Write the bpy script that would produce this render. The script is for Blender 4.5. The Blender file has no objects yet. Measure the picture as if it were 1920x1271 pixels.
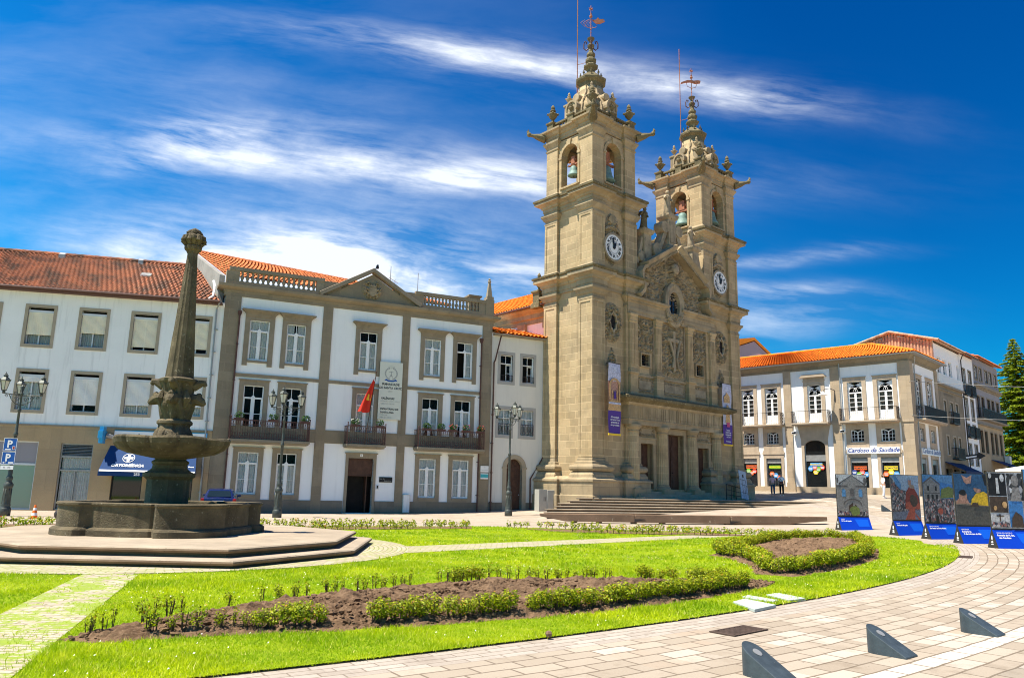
import bpy, math, random
import numpy as np
from math import sin, cos, pi, radians as R, hypot, atan2, sqrt
from mathutils import Matrix, Vector, noise as mnoise
random.seed(7)
SC = bpy.context.scene
COL = SC.collection
# ------------------------------------------------------------------ camera
cam = bpy.data.objects.new('camera', bpy.data.cameras.new('camera'))
COL.objects.link(cam)
cam.data.sensor_width = 36.0
cam.data.lens = 1430/1920*36
cam.data.clip_end = 6000
PIT, ROL = R(11.06), R(1.25)
fw = Vector((0, cos(PIT), sin(PIT)))
up0 = Vector((0, -sin(PIT), cos(PIT)))
rt = cos(ROL)*Vector((1, 0, 0))+sin(ROL)*up0
up = -sin(ROL)*Vector((1, 0, 0))+cos(ROL)*up0
cam.matrix_world = Matrix(((rt.x, up.x, -fw.x, 0), (rt.y, up.y, -fw.y, 0), (rt.z, up.z, -fw.z, 1.6), (0, 0, 0, 1)))
SC.camera = cam
# ------------------------------------------------------------------ sun, sky, exposure
SUN_EL, SUN_DIR = R(66), Vector((-0.94, -0.342, 0)).normalized()
sd = Vector((SUN_DIR.x*cos(SUN_EL), SUN_DIR.y*cos(SUN_EL), sin(SUN_EL)))
sun = bpy.data.objects.new('sun', bpy.data.lights.new('sun', 'SUN'))
COL.objects.link(sun)
sun.data.energy = 5.0
sun.data.angle = R(0.53)
sun.data.color = (1.0, 0.93, 0.80)
sun.rotation_euler = (-sd).to_track_quat('-Z', 'Y').to_euler()
SC.view_settings.view_transform = 'Standard'
SC.view_settings.look = 'None'
SC.view_settings.exposure = 0.98
SC.view_settings.gamma = 1.0
SC.cycles.filter_width = 1.05
SC.cycles.use_denoising = True
SC.cycles.sample_clamp_indirect = 4.0


class NT:
    """small helper for writing shader nodes"""
    def __init__(s, tree):
        s.t, s.n, s.l = tree, tree.nodes, tree.links

    def put(s, inp, v):
        if v is None:
            return
        if isinstance(v, bpy.types.NodeSocket):
            s.l.new(v, inp)
        else:
            if inp.type == 'RGBA' and hasattr(v, '__len__') and len(v) == 3:
                v = (*v, 1)
            inp.default_value = v

    def new(s, typ, ins=None, **k):
        n = s.n.new('ShaderNode'+typ)
        for a, b in k.items():
            setattr(n, a, b)
        for a, b in (ins or {}).items():
            s.put(n.inputs[a], b)
        return n

    def m(s, op, a, b=None, c=None, clamp=False):
        n = s.new('Math', operation=op, use_clamp=clamp)
        for i, v in enumerate((a, b, c)):
            s.put(n.inputs[i], v)
        return n.outputs[0]

    def mix(s, f, a, b, mode='MIX'):
        n = s.new('Mix', data_type='RGBA', blend_type=mode)
        s.put(n.inputs[0], f); s.put(n.inputs[6], a); s.put(n.inputs[7], b)
        return n.outputs[2]

    def comb(s, x, y, z):
        n = s.new('CombineXYZ'); s.put(n.inputs[0], x); s.put(n.inputs[1], y); s.put(n.inputs[2], z)
        return n.outputs[0]

    def sep(s, v):
        n = s.new('SeparateXYZ'); s.put(n.inputs[0], v)
        return n.outputs

    def noise(s, v, scale, detail=4, rough=.55, out=0):
        n = s.new('TexNoise', {'Scale': scale, 'Detail': detail, 'Roughness': rough})
        s.put(n.inputs['Vector'], v)
        return n.outputs[out]

    def mr(s, v, a, b, c=0., d=1.):
        n = s.new('MapRange', {1: a, 2: b, 3: c, 4: d}); s.put(n.inputs[0], v)
        return n.outputs[0]

    def vmul(s, v, k):
        n = s.new('VectorMath', operation='MULTIPLY'); s.put(n.inputs[0], v); s.put(n.inputs[1], k)
        return n.outputs[0]


# world: Nishita sky with cirrus streaks fixed to compass directions
W = bpy.data.worlds.new('World'); SC.world = W; W.use_nodes = True
w = NT(W.node_tree); w.n.clear()
sky = w.new('TexSky', sky_type='NISHITA', sun_disc=False, sun_elevation=SUN_EL, sun_rotation=R(250), air_density=1.0, dust_density=0.15, ozone_density=3.0, altitude=200)
hsv = w.new('HueSaturation', {'Hue': .508, 'Saturation': 1.42, 'Value': 1.0, 'Color': sky.outputs[0]})
tc = w.new('TexCoord').outputs['Generated']
dx, dy, dz = w.sep(tc)
dyc = w.m('MAXIMUM', dy, .05)
su, sv = w.m('DIVIDE', dx, dyc), w.m('DIVIDE', dz, dyc)
# the sky is palest on the sun's side and near the horizon, deepest away from it
pale = w.mr(w.m('SUBTRACT', w.m('MULTIPLY', su, -1.0), w.m('MULTIPLY', sv, .55)), -.75, .75, 0, 1)
skyc = w.mix(pale, w.mix(1.0, hsv.outputs[0], (.02, .58, .70, 1), 'MULTIPLY'), w.mix(1.0, hsv.outputs[0], (.34, 1.26, 1.14, 1), 'MULTIPLY'))
STREAKS = [  # centre (u, v), half length, half width, tilt, strength, noise stretch
    (.06, .592, .30, .026, -.13, .92), (.24, .560, .15, .022, -.12, .85), (-.10, .62, .25, .030, -.05, .18),
    (-.40, .478, .13, .034, .10, .85), (-.22, .44, .42, .034, -.02, .80), (-.05, .425, .22, .022, -.06, .55),
    (-.52, .425, .16, .020, .25, .25), (-.45, .54, .5, .07, 0, .10), (-.25, .29, .26, .060, .0, 2.4),
    (-.36, .26, .14, .04, .0, .8), (-.05, .275, .17, .022, -.02, .85), (.38, .315, .10, .011, .10, .75),
    (.36, .265, .12, .014, -.03, .6), (.33, .225, .14, .022, .03, .45), (.10, .40, .13, .022, -.12, .45), (-.6, .34, .35, .04, .05, .12)]
warp = w.noise(w.comb(w.m('MULTIPLY', su, 3.0), w.m('MULTIPLY', sv, 7.0), 1.7), 1.0, 3, .5)
wv = w.m('ADD', sv, w.m('MULTIPLY', w.m('SUBTRACT', warp, .5), .06))
tot = None
for (cu, cv, hl, hw, ti, st) in STREAKS:
    a = w.m('SUBTRACT', su, cu); b = w.m('SUBTRACT', wv, cv)
    p = w.m('DIVIDE', w.m('ADD', w.m('MULTIPLY', a, cos(ti)), w.m('MULTIPLY', b, sin(ti))), hl)
    q = w.m('DIVIDE', w.m('SUBTRACT', w.m('MULTIPLY', b, cos(ti)), w.m('MULTIPLY', a, sin(ti))), hw)
    g = w.m('MULTIPLY', w.m('POWER', 2.718, w.m('MULTIPLY', w.m('ADD', w.m('MULTIPLY', p, p), w.m('MULTIPLY', q, q)), -1.0)), st)
    tot = g if tot is None else w.m('ADD', tot, g)
fib = w.noise(w.comb(w.m('MULTIPLY', su, 4.0), w.m('ADD', w.m('MULTIPLY', wv, 26.0), w.m('MULTIPLY', su, 3.4)), .3), 1.0, 7, .62)
puf = w.noise(w.comb(w.m('MULTIPLY', su, 5.5), w.m('MULTIPLY', wv, 10.0), 4.4), 1.0, 6, .6)
cl = w.m('MULTIPLY', tot, w.m('MULTIPLY', w.mr(fib, .36, .66, .10, 1.15), w.mr(puf, .32, .64, .20, 1.15)))
veil = w.m('MULTIPLY', w.mr(w.noise(w.comb(w.m('MULTIPLY', su, 2.2), w.m('MULTIPLY', wv, 8.0), 9.1), 1.0, 6, .6), .42, .8), w.mr(su, .30, -.5, .0, .13))
cl = w.m('ADD', cl, veil, clamp=True)
front = w.mr(dy, .05, .3)
cl = w.m('MULTIPLY', w.m('MULTIPLY', cl, front), .80, clamp=True)
cloudy = w.mix(cl, skyc, (7.2, 7.5, 7.9, 1))
bg = w.new('Background', {'Color': cloudy, 'Strength': 0.085})
w.l.new(bg.outputs[0], w.new('OutputWorld').inputs[0])

# ------------------------------------------------------------------ materials
MATS = {}


def newmat(name):
    m = bpy.data.materials.new(name); m.use_nodes = True
    t = NT(m.node_tree); t.n.clear()
    bs = t.new('BsdfPrincipled'); out = t.new('OutputMaterial')
    t.l.new(bs.outputs[0], out.inputs[0])
    MATS[name] = m
    return m, t, bs


def mat(name, col, rough=.8, var=.12, scale=2.5, bump=0., bscale=None, metal=0., spec=.35, streak=0., speck=None):
    """plain material: base colour broken up by two noises, optional rain streaks and specks"""
    m, t, bs = newmat(name)
    o = t.new('TexCoord').outputs['Object']
    n1 = t.noise(o, scale, 6, .6)
    c = t.mix(t.mr(n1, .3, .7), tuple(max(0, x*(1-var)) for x in col), tuple(x*(1+var) for x in col))
    if streak:
        n2 = t.noise(t.vmul(o, (3.0, 3.0, .22)), 1.3, 5, .65)
        c = t.mix(t.mr(n2, .52, .75, 0, streak), c, tuple(x*.45 for x in col))
    if speck:
        n3 = t.noise(o, speck[0], 3, .6)
        c = t.mix(t.mr(n3, speck[1], speck[1]+.08), c, speck[2])
    t.put(bs.inputs['Base Color'], c)
    bs.inputs['Roughness'].default_value = rough; bs.inputs['Metallic'].default_value = metal
    bs.inputs['Specular IOR Level'].default_value = spec
    if bump:
        b = t.new('Bump', {'Strength': bump, 'Distance': .03, 'Height': t.noise(o, bscale or scale*6, 5, .65)})
        t.l.new(b.outputs[0], bs.inputs['Normal'])
    return m


def ashlar(name, col, bw, bh, mort=1.25, var=.13, ms=.012, dark=.55, warm=(1, 1, 1)):
    """dressed stone blocks laid along the wall's own length and height"""
    m, t, bs = newmat(name)
    o = t.new('TexCoord').outputs['Object']
    x, y, z = t.sep(o)
    v = t.comb(t.m('ADD', x, y), z, 0)
    br = t.new('TexBrick', {'Vector': v, 'Color1': tuple(c*(1-var) for c in col), 'Color2': tuple(c*(1+var) for c in col), 'Mortar': tuple(min(1, c*mort) for c in col),
                            'Scale': 1.0, 'Mortar Size': ms, 'Mortar Smooth': .4, 'Bias': 0., 'Brick Width': bw, 'Row Height': bh}, offset=.43)
    n0 = t.noise(v, .37, 2, .5)
    c = t.mix(t.mr(n0, .35, .65, 0, .6), br.outputs[0], tuple(a*b for a, b in zip(col, (1.12, 1.05, .9))))
    n1 = t.noise(o, .9, 6, .65)
    c = t.mix(t.mr(n1, .45, .75, 0, dark), c, (col[0]*.5, col[1]*.5, col[2]*.5))
    n2 = t.noise(t.vmul(o, (2.6, 2.6, .16)), 1.2, 5, .65)
    c = t.mix(t.mr(n2, .55, .78, 0, dark*.9), c, (col[0]*.4, col[1]*.42, col[2]*.42))
    n3 = t.noise(o, 22, 3, .6)
    c = t.mix(t.mr(n3, .25, .75, 0, .28), c, (col[0]*.55, col[1]*.55, col[2]*.55))
    t.put(bs.inputs['Base Color'], c)
    bs.inputs['Roughness'].default_value = .88; bs.inputs['Specular IOR Level'].default_value = .25
    h = t.m('ADD', t.m('MULTIPLY', br.outputs[1], -.6), t.m('MULTIPLY', n3, .5))
    b = t.new('Bump', {'Strength': .45, 'Distance': .02, 'Height': h}); t.l.new(b.outputs[0], bs.inputs['Normal'])
    return m


def tilemat(name, col, dirt, amount):
    m, t, bs = newmat(name)
    o = t.new('TexCoord').outputs['Object']
    isl = t.new('NewGeometry').outputs['Random Per Island']
    c = t.mix(isl, tuple(a*.72 for a in col), tuple(a*1.2 for a in col))
    n = t.noise(o, 1.1, 6, .7)
    c = t.mix(t.mr(n, .42, .62, 0, amount), c, dirt)
    n = t.noise(o, 9, 4, .7)
    c = t.mix(t.mr(n, .5, .7, 0, amount*.8), c, tuple(a*.6 for a in dirt))
    t.put(bs.inputs['Base Color'], c); bs.inputs['Roughness'].default_value = .85
    return m


def glassmat(name, tint, trans, rough=.03):
    m, t, bs = newmat(name)
    bs.inputs['Base Color'].default_value = (*tint, 1); bs.inputs['Roughness'].default_value = rough
    bs.inputs['Specular IOR Level'].default_value = .7
    tr = t.new('BsdfTransparent', {'Color': (.93, .95, .95, 1)})
    fr = t.new('Fresnel', {'IOR': 1.45})
    k = t.m('MULTIPLY', t.m('SUBTRACT', 1.0, fr.outputs[0]), trans)
    mx = t.new('MixShader'); t.put(mx.inputs[0], k); t.l.new(bs.outputs[0], mx.inputs[1]); t.l.new(tr.outputs[0], mx.inputs[2])
    out = [n for n in t.n if n.type == 'OUTPUT_MATERIAL'][0]; t.l.new(mx.outputs[0], out.inputs[0])
    return m


def leafmat(name, dark, light, warm=None, trans=.35, patch=None):
    m, t, bs = newmat(name)
    o = t.new('TexCoord').outputs['Object']
    isl = t.new('NewGeometry').outputs['Random Per Island']
    c = t.mix(isl, dark, light)
    n = t.noise(o, .8, 4, .6)
    c = t.mix(t.mr(n, .35, .7, 0, .5), c, tuple(a*.7 for a in light))
    if patch:
        c = t.mix(t.mr(t.noise(o, .55, 5, .65), .42, .62, .75, 0), c, patch)
        c = t.mix(t.mr(t.noise(t.vmul(o, (1, 1, 0)), 1.7, 4, .7), .58, .72, 0, .7), c, (.74, .70, .10))
    if warm:
        c = t.mix(t.mr(isl, .93, .96), c, warm)
    t.put(bs.inputs['Base Color'], c); bs.inputs['Roughness'].default_value = .55; bs.inputs['Specular IOR Level'].default_value = .25
    tl = t.new('BsdfTranslucent'); t.put(tl.inputs[0], t.mix(1., c, (1.25, 1.3, .5, 1), 'MULTIPLY'))
    mx = t.new('MixShader', {0: trans}); t.l.new(bs.outputs[0], mx.inputs[1]); t.l.new(tl.outputs[0], mx.inputs[2])
    out = [k for k in t.n if k.type == 'OUTPUT_MATERIAL'][0]; t.l.new(mx.outputs[0], out.inputs[0])
    return m


def pic(name, col, **k):
    return mat(name, col, rough=.45, var=k.pop('var', .08), scale=k.pop('scale', 6), **k)


mat('plaster', (.90, .90, .89), .9, .03, .6, bump=.05, bscale=30, streak=.16)
mat('plaster_old', (.88, .87, .84), .9, .05, .5, bump=.06, bscale=25, streak=.40)
mat('plaster_warm', (.74, .71, .64), .9, .05, .5, bump=.05, bscale=25, streak=.2)
mat('plaster_pink', (.62, .40, .36), .9, .05, .5)
mat('plaster_grey', (.30, .29, .31), .9, .06, .5, streak=.2)
mat('concrete', (.30, .29, .26), .92, .15, 1.2, bump=.1, streak=.75)
ashlar('granite', (.285, .238, .172), .75, .5, 1.2, .14, .014, .42)
ashlar('granite_dark', (.24, .205, .155), .8, .38, 1.15, .12, .008, .5)
mat('granite_plain', (.285, .235, .168), .88, .14, 1.6, bump=.15, bscale=35, streak=.4)
mat('granite_light', (.46, .365, .265), .88, .12, 1.6, bump=.15, bscale=35, streak=.3)
ashlar('granite_light_blocks', (.44, .35, .25), .75, .5, .8, .12, .012, .35)
ashlar('church_stone', (.455, .345, .203), .88, .46, 1.40, .22, .028, .62)
ashlar('church_trim', (.40, .315, .20), 1.3, .9, .72, .22, .020, .85)
mat('church_carved', (.34, .27, .175), .9, .28, 2.2, bump=.3, bscale=25, streak=.7, speck=(5, .62, (.17, .135, .085)))
mat('church_moss', (.155, .125, .065), .95, .35, 1.3, bump=.3, bscale=18, speck=(9, .6, (.34, .28, .16)))
mat('clad_stone', (.43, .325, .20), .85, .14, .8, bump=.1, bscale=30)
ashlar('clad_blocks', (.43, .325, .20), 1.55, 1.02, .72, .08, .008, .3)
mat('surround', (.39, .325, .235), .85, .10, 2, bump=.1, bscale=40)
mat('surround_grey', (.40, .39, .37), .85, .08, 2)
mat('cabinet_paint', (.40, .39, .35), .6, .06, 3, streak=.2)
mat('white_paint', (.84, .84, .83), .45, .03, 3)
mat('alu', (.62, .64, .66), .35, .05, 3, spec=.5)
mat('curtain', (.90, .90, .89), .9, .10, 5)
mat('shutter', (.90, .84, .66), .6, .05, 3)
mat('shutter_pale', (.88, .87, .82), .6, .05, 3)
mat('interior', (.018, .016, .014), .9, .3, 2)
mat('iron', (.045, .035, .032), .5, .2, 6, metal=.3)
mat('iron_brown', (.10, .045, .035), .6, .25, 6)
mat('lamp_metal', (.075, .085, .075), .5, .3, 7, metal=.35, bump=.1)
mat('lamp_glass', (.62, .60, .50), .25, .08, 5)
mat('rust', (.34, .13, .07), .7, .3, 8)
mat('wood_dark', (.085, .038, .022), .55, .3, 5, bump=.2, bscale=30)
mat('zinc', (.34, .34, .33), .5, .15, 4, metal=.4)
mat('bronze_green', (.17, .27, .235), .6, .25, 5)
mat('clock_white', (.80, .80, .78), .5, .03, 3)
mat('black', (.012, .012, .013), .5, .2, 3)
mat('lettering_dark', (.05, .055, .06), .6, .05, 3)
mat('lettering_white', (.82, .82, .82), .6, .03, 3)
mat('lettering_grey', (.38, .39, .36), .6, .03, 3)
mat('fountain_stone', (.115, .090, .052), .95, .55, 1.6, bump=.8, bscale=26, streak=.8, speck=(11, .63, (.23, .20, .14)))
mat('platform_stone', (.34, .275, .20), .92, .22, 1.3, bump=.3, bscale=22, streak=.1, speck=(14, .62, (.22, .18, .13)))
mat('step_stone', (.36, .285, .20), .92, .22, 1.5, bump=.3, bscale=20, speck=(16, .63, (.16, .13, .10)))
mat('riser_shaded', (.20, .135, .085), .92, .28, 1.6, bump=.3, bscale=20, speck=(16, .63, (.10, .075, .05)))  # darkened step stone: shade on fronts and under nosings put into the colour
mat('bench_stone', (.19, .12, .075), .9, .22, 1.3, bump=.3, bscale=20, speck=(7, .66, (.40, .32, .22)))
mat('cream', (.70, .70, .60), .7, .03, 2)
mat('flag_red', (.62, .035, .015), .8, .12, 4)
mat('yellow', (.82, .55, .03), .6, .06, 3)
mat('orange', (.85, .17, .02), .55, .06, 4)
mat('sign_blue', (.015, .09, .36), .4, .05, 3)
mat('awning_blue', (.005, .042, .15), .8, .10, 2)
mat('awning_navy', (.012, .03, .10), .8, .12, 2)
mat('cyan', (.06, .42, .47), .5, .05, 3)
mat('cross_blue', (.03, .32, .62), .4, .08, 4)
mat('base_blue', (.004, .045, .46), .38, .03, 2, spec=.4)
mat('base_blue_pale', (.006, .10, .62), .38, .03, 2, spec=.4)
mat('panel_dark', (.035, .033, .03), .6, .1, 4)
mat('purple', (.085, .04, .26), .75, .06, 2)
mat('bollard_metal', (.060, .078, .088), .5, .25, 9, metal=.25, bump=.12, speck=(28, .71, (.5, .5, .48)))
mat('car_paint', (.006, .014, .075), .18, .1, 2, spec=.7)
mat('car_glass', (.012, .02, .022), .05, .1, 2, spec=.8)
mat('tyre', (.015, .015, .015), .8, .1, 3)
mat('red_plastic', (.35, .01, .012), .25, .1, 3)
mat('grate', (.085, .055, .04), .7, .3, 9)
mat('plate_grey', (.42, .47, .43), .7, .12, 5)
mat('trunk', (.09, .06, .035), .9, .3, 4, bump=.5)
mat('terracotta', (.32, .12, .06), .8, .15, 5)
mat('canvas_white', (.72, .71, .66), .8, .04, 2)
mat('skin', (.52, .30, .21), .5, .04, 8)
mat('hair', (.035, .02, .012), .5, .2, 20)
mat('hair_brown', (.13, .06, .03), .5, .2, 20)
mat('cloth_pink', (.80, .48, .50), .85, .08, 8)
mat('cloth_white', (.86, .87, .9), .85, .05, 8)
mat('cloth_black', (.015, .015, .02), .85, .1, 8)
mat('denim', (.055, .09, .15), .85, .15, 9)
mat('leather', (.10, .02, .02), .5, .1, 8)
tilemat('tile_old', (.42, .135, .055), (.055, .038, .026), .92)
tilemat('tile_orange', (.70, .21, .055), (.33, .12, .05), .45)
tilemat('tile_bright', (.92, .255, .010), (.66, .17, .015), .25)
tilemat('tile_hung', (.62, .37, .22), (.30, .19, .12), .5)
glassmat('pane', (.02, .025, .03), .95)
glassmat('pane_dark', (.015, .018, .02), .25)
glassmat('pane_green', (.24, .33, .27), .15, .12)
leafmat('box_leaf', (.05, .09, .004), (.48, .53, .010), (.50, .24, .03), .28)
leafmat('box_leaf_dark', (.025, .055, .008), (.11, .16, .015), (.4, .2, .03), .3)
leafmat('pot_leaf', (.012, .045, .010), (.06, .14, .025), None, .3)
leafmat('fir_leaf', (.04, .085, .010), (.36, .43, .018), None, .3)
leafmat('grass_blade', (.33, .42, .003), (.74, .78, .010), (.75, .66, .22), .45, (.17, .33, .004))
mat('petal_red', (.65, .04, .06), .7, .1, 9)
mat('petal_white', (.8, .78, .76), .7, .1, 9)
mat('petal_violet', (.16, .07, .42), .7, .1, 9)


def lawnmat():
    m, t, bs = newmat('lawn')
    o = t.new('TexCoord').outputs['Object']
    n1, n2, n3 = t.noise(o, .55, 5, .6), t.noise(o, 3.2, 5, .65), t.noise(o, 60, 3, .7)
    c = t.mix(t.mr(n2, .35, .68), (.24, .37, .006), (.48, .58, .010))
    c = t.mix(t.mr(n1, .45, .70, 0, .55), c, (.60, .62, .03))
    c = t.mix(t.mr(n3, .38, .66, 0, .6), (.16, .23, .006), c)
    t.put(bs.inputs['Base Color'], c); bs.inputs['Roughness'].default_value = .9; bs.inputs['Specular IOR Level'].default_value = .1
    b = t.new('Bump', {'Strength': .6, 'Distance': .03, 'Height': n3}); t.l.new(b.outputs[0], bs.inputs['Normal'])


def soilmat():
    m, t, bs = newmat('soil')
    o = t.new('TexCoord').outputs['Object']
    n1, n2 = t.noise(o, 3.0, 6, .7), t.noise(o, 26, 5, .7)
    c = t.mix(t.mr(n1, .3, .7), (.105, .062, .035), (.235, .15, .088))
    c = t.mix(t.mr(n2, .52, .74, 0, .7), c, (.34, .23, .15))
    c = t.mix(t.mr(n2, .46, .25, 0, .8), c, (.06, .034, .02))
    t.put(bs.inputs['Base Color'], c); bs.inputs['Roughness'].default_value = .95; bs.inputs['Specular IOR Level'].default_value = .1
    b = t.new('Bump', {'Strength': .8, 'Distance': .04, 'Height': n2}); t.l.new(b.outputs[0], bs.inputs['Normal'])


def brickcol(t, v, c1, c2, mo, bw, bh, ms, off=.5):
    return t.new('TexBrick', {'Vector': v, 'Color1': c1, 'Color2': c2, 'Mortar': mo, 'Scale': 1., 'Mortar Size': ms, 'Mortar Smooth': .3, 'Bias': 0., 'Brick Width': bw, 'Row Height': bh}, offset=off)


LC, LR = (-28.24, 47.29), 48.02     # centre and radius of the lawn's curved edge


def pavemat():
    """sandstone setts: courses that follow the lawn's curve, straight courses on the square behind"""
    m, t, bs = newmat('paving')
    o = t.new('TexCoord').outputs['Object']
    x, y, z = t.sep(o)
    ax, ay = t.m('SUBTRACT', x, LC[0]), t.m('SUBTRACT', y, LC[1])
    r = t.m('SQRT', t.m('ADD', t.m('MULTIPLY', ax, ax), t.m('MULTIPLY', ay, ay)))
    wob = t.m('MULTIPLY', t.m('SUBTRACT', t.noise(o, 1.5, 2, .5), .5), .05)
    rr = t.m('ADD', t.m('SUBTRACT', r, LR), wob)
    th = t.m('MULTIPLY', t.m('ARCTAN2', ax, t.m('MULTIPLY', ay, -1.)), LR+2)
    pv = t.comb(th, rr, 0)
    tan1, tan2, jo = (.33, .275, .212), (.42, .358, .285), (.19, .15, .11)
    big = brickcol(t, pv, tan1, tan2, jo, .50, .235, .014, .37)
    sm = brickcol(t, pv, (.36, .31, .26), (.43, .38, .325), (.22, .18, .14), .42, .13, .010, .45)
    # paler single stones scattered among the setts and one pale course
    cellx = t.m('FLOOR', t.m('DIVIDE', th, .50)); celly = t.m('FLOOR', t.m('DIVIDE', rr, .235))
    wn = t.new('TexWhiteNoise', {'Vector': t.comb(cellx, celly, 3.)}, noise_dimensions='3D').outputs[0]
    bigc = t.mix(t.m('MULTIPLY', t.m('SUBTRACT', 1., big.outputs[1]), t.mr(wn, .86, .88, 0, .45)), big.outputs[0], (.58, .52, .45))
    bigc = t.mix(t.m('MULTIPLY', t.m('SUBTRACT', 1., big.outputs[1]), t.mr(wn, .12, .05, 0, .4)), bigc, (.40, .30, .22))
    pale = t.m('MULTIPLY', t.m('GREATER_THAN', rr, 2.82), t.m('LESS_THAN', rr, 3.055))
    bigc = t.mix(t.m('MULTIPLY', pale, t.m('SUBTRACT', .85, t.m('MULTIPLY', big.outputs[1], .85))), bigc, (.60, .55, .48))
    outer = t.m('GREATER_THAN', rr, 3.525)
    bigc = t.mix(t.m('MULTIPLY', outer, .55), bigc, t.mix(1., bigc, (.72, .74, .76, 1), 'MULTIPLY'))
    pc = t.mix(t.m('LESS_THAN', rr, .52), bigc, sm.outputs[0])
    # square behind
    a = R(66)
    lx = t.m('ADD', t.m('MULTIPLY', x, sin(a)), t.m('MULTIPLY', y, cos(a)))
    ly = t.m('SUBTRACT', t.m('MULTIPLY', y, sin(a)), t.m('MULTIPLY', x, cos(a)))
    sq = brickcol(t, t.comb(lx, ly, 0), (.36, .30, .235), (.43, .365, .295), (.28, .22, .165), 1.1, .55, .012, .5)
    mask = t.m('MULTIPLY', t.m('GREATER_THAN', rr, -.5), t.m('LESS_THAN', t.m('ADD', rr, t.m('MULTIPLY', y, .0)), 7.))
    c = t.mix(mask, sq.outputs[0], pc)
    n1 = t.noise(o, .45, 5, .6)
    c = t.mix(t.mr(n1, .45, .75, 0, .35), c, t.mix(1., c, (.72, .66, .60, 1), 'MULTIPLY'))
    n2 = t.noise(o, 45, 3, .7)
    c = t.mix(t.mr(n2, .3, .8, 0, .35), c, t.mix(1., c, (.62, .58, .52, 1), 'MULTIPLY'))
    n4 = t.noise(o, 6, 5, .7)
    c = t.mix(t.mr(n4, .6, .75, 0, .3), c, t.mix(1., c, (.60, .52, .45, 1), 'MULTIPLY'))
    n5 = t.noise(o, 1.6, 6, .72)
    c = t.mix(t.mr(n5, .54, .70, 0, .45), c, t.mix(1., c, (.52, .47, .42, 1), 'MULTIPLY'))
    vs_ = t.new('TexVoronoi', {'Vector': o, 'Scale': 5.5}); c = t.mix(t.m('MULTIPLY', t.m('LESS_THAN', vs_.outputs[0], .05), t.mr(n1, .4, .6)), c, (.12, .10, .085))
    t.put(bs.inputs['Base Color'], c); bs.inputs['Roughness'].default_value = .9; bs.inputs['Specular IOR Level'].default_value = .2
    h = t.m('ADD', t.m('MULTIPLY', t.mix(mask, sq.outputs[1], big.outputs[1]), -.7), t.m('MULTIPLY', n2, .35))
    b = t.new('Bump', {'Strength': .5, 'Distance': .02, 'Height': h}); t.l.new(b.outputs[0], bs.inputs['Normal'])


def settmat(name, polar, grassy):
    """small setts of the garden paths with grass growing in the joints"""
    m, t, bs = newmat(name)
    o = t.new('TexCoord').outputs['Object']
    x, y, z = t.sep(o)
    if polar:
        r = t.m('SQRT', t.m('ADD', t.m('MULTIPLY', x, x), t.m('MULTIPLY', y, y)))
        v = t.comb(t.m('MULTIPLY', t.m('ARCTAN2', x, y), 5.6), r, 0)
    else:
        v = o
    br = brickcol(t, v, (.36, .295, .22), (.48, .405, .315), (.20, .18, .09), .30, .115, .016)
    n1, n2 = t.noise(o, 2.0, 5, .7), t.noise(o, 12, 4, .7)
    n3 = t.m('ADD', t.m('MULTIPLY', n1, .6), t.m('MULTIPLY', n2, .4))
    g = t.m('MULTIPLY', t.mr(n3, .47, .53), grassy)
    g = t.m('MAXIMUM', g, t.m('MULTIPLY', t.m('MULTIPLY', br.outputs[1], t.mr(n1, .42, .5)), min(1, grassy*1.3)))
    c = t.mix(g, br.outputs[0], t.mix(n2, (.14, .22, .012), (.30, .36, .03)))
    t.put(bs.inputs['Base Color'], c); bs.inputs['Roughness'].default_value = .92
    b = t.new('Bump', {'Strength': .5, 'Distance': .02, 'Height': t.m('ADD', t.m('MULTIPLY', br.outputs[1], -.6), n2)}); t.l.new(b.outputs[0], bs.inputs['Normal'])


def crowdmat(name, cols, scale):
    """printed picture of a crowd: small cells of clothing colours"""
    m, t, bs = newmat(name)
    o = t.new('TexCoord').outputs['Object']
    vo = t.new('TexVoronoi', {'Vector': t.vmul(o, (1., 1., .7)), 'Scale': scale})
    h = t.sep(vo.outputs['Color'])[0]
    cr = t.new('ValToRGB'); cr.color_ramp.interpolation = 'CONSTANT'
    e = cr.color_ramp.elements
    for i, c in enumerate(cols):
        el = e[i] if i < 2 else e.new(i/len(cols))
        el.position = i/len(cols); el.color = (*c, 1)
    t.l.new(h, cr.inputs[0]); t.l.new(cr.outputs[0], bs.inputs['Base Color']); bs.inputs['Roughness'].default_value = .45


lawnmat(); soilmat(); pavemat(); settmat('setts_round', True, .35); settmat('setts_straight', False, 1.0); settmat('setts_pale', False, .3)
crowdmat('crowd_dark', [(.03, .03, .04), (.30, .25, .24), (.05, .05, .08), (.32, .12, .10), (.10, .09, .09), (.45, .42, .42), (.02, .02, .03), (.16, .13, .12)], 17)
crowdmat('crowd_bw', [(.02, .02, .02), (.35, .35, .36), (.06, .06, .06), (.12, .12, .13), (.55, .55, .56), (.03, .03, .03)], 8)
for nm, c in dict(pic_sky=(.33, .42, .52), pic_blue=(.05, .20, .48), pic_deep=(.03, .10, .20), pic_grey=(.24, .225, .21), pic_grey_dark=(.11, .10, .095), pic_pale=(.50, .50, .50), pic_red=(.24, .035, .022),
                  pic_red_lit=(.42, .09, .05), pic_skin=(.45, .24, .17), pic_brown=(.07, .045, .03), pic_water=(.10, .095, .08), pic_yellow=(.70, .45, .02), pic_green=(.16, .20, .05), pic_black=(.012, .012, .014),
                  pic_tan=(.34, .25, .18), pic_gold=(.55, .33, .14), pic_lilac=(.50, .50, .62), pic_rose=(.50, .05, .16), pic_window=(.10, .25, .45), pic_path=(.16, .18, .24)).items():
    pic(nm, c, var=.42, scale=13)
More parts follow.
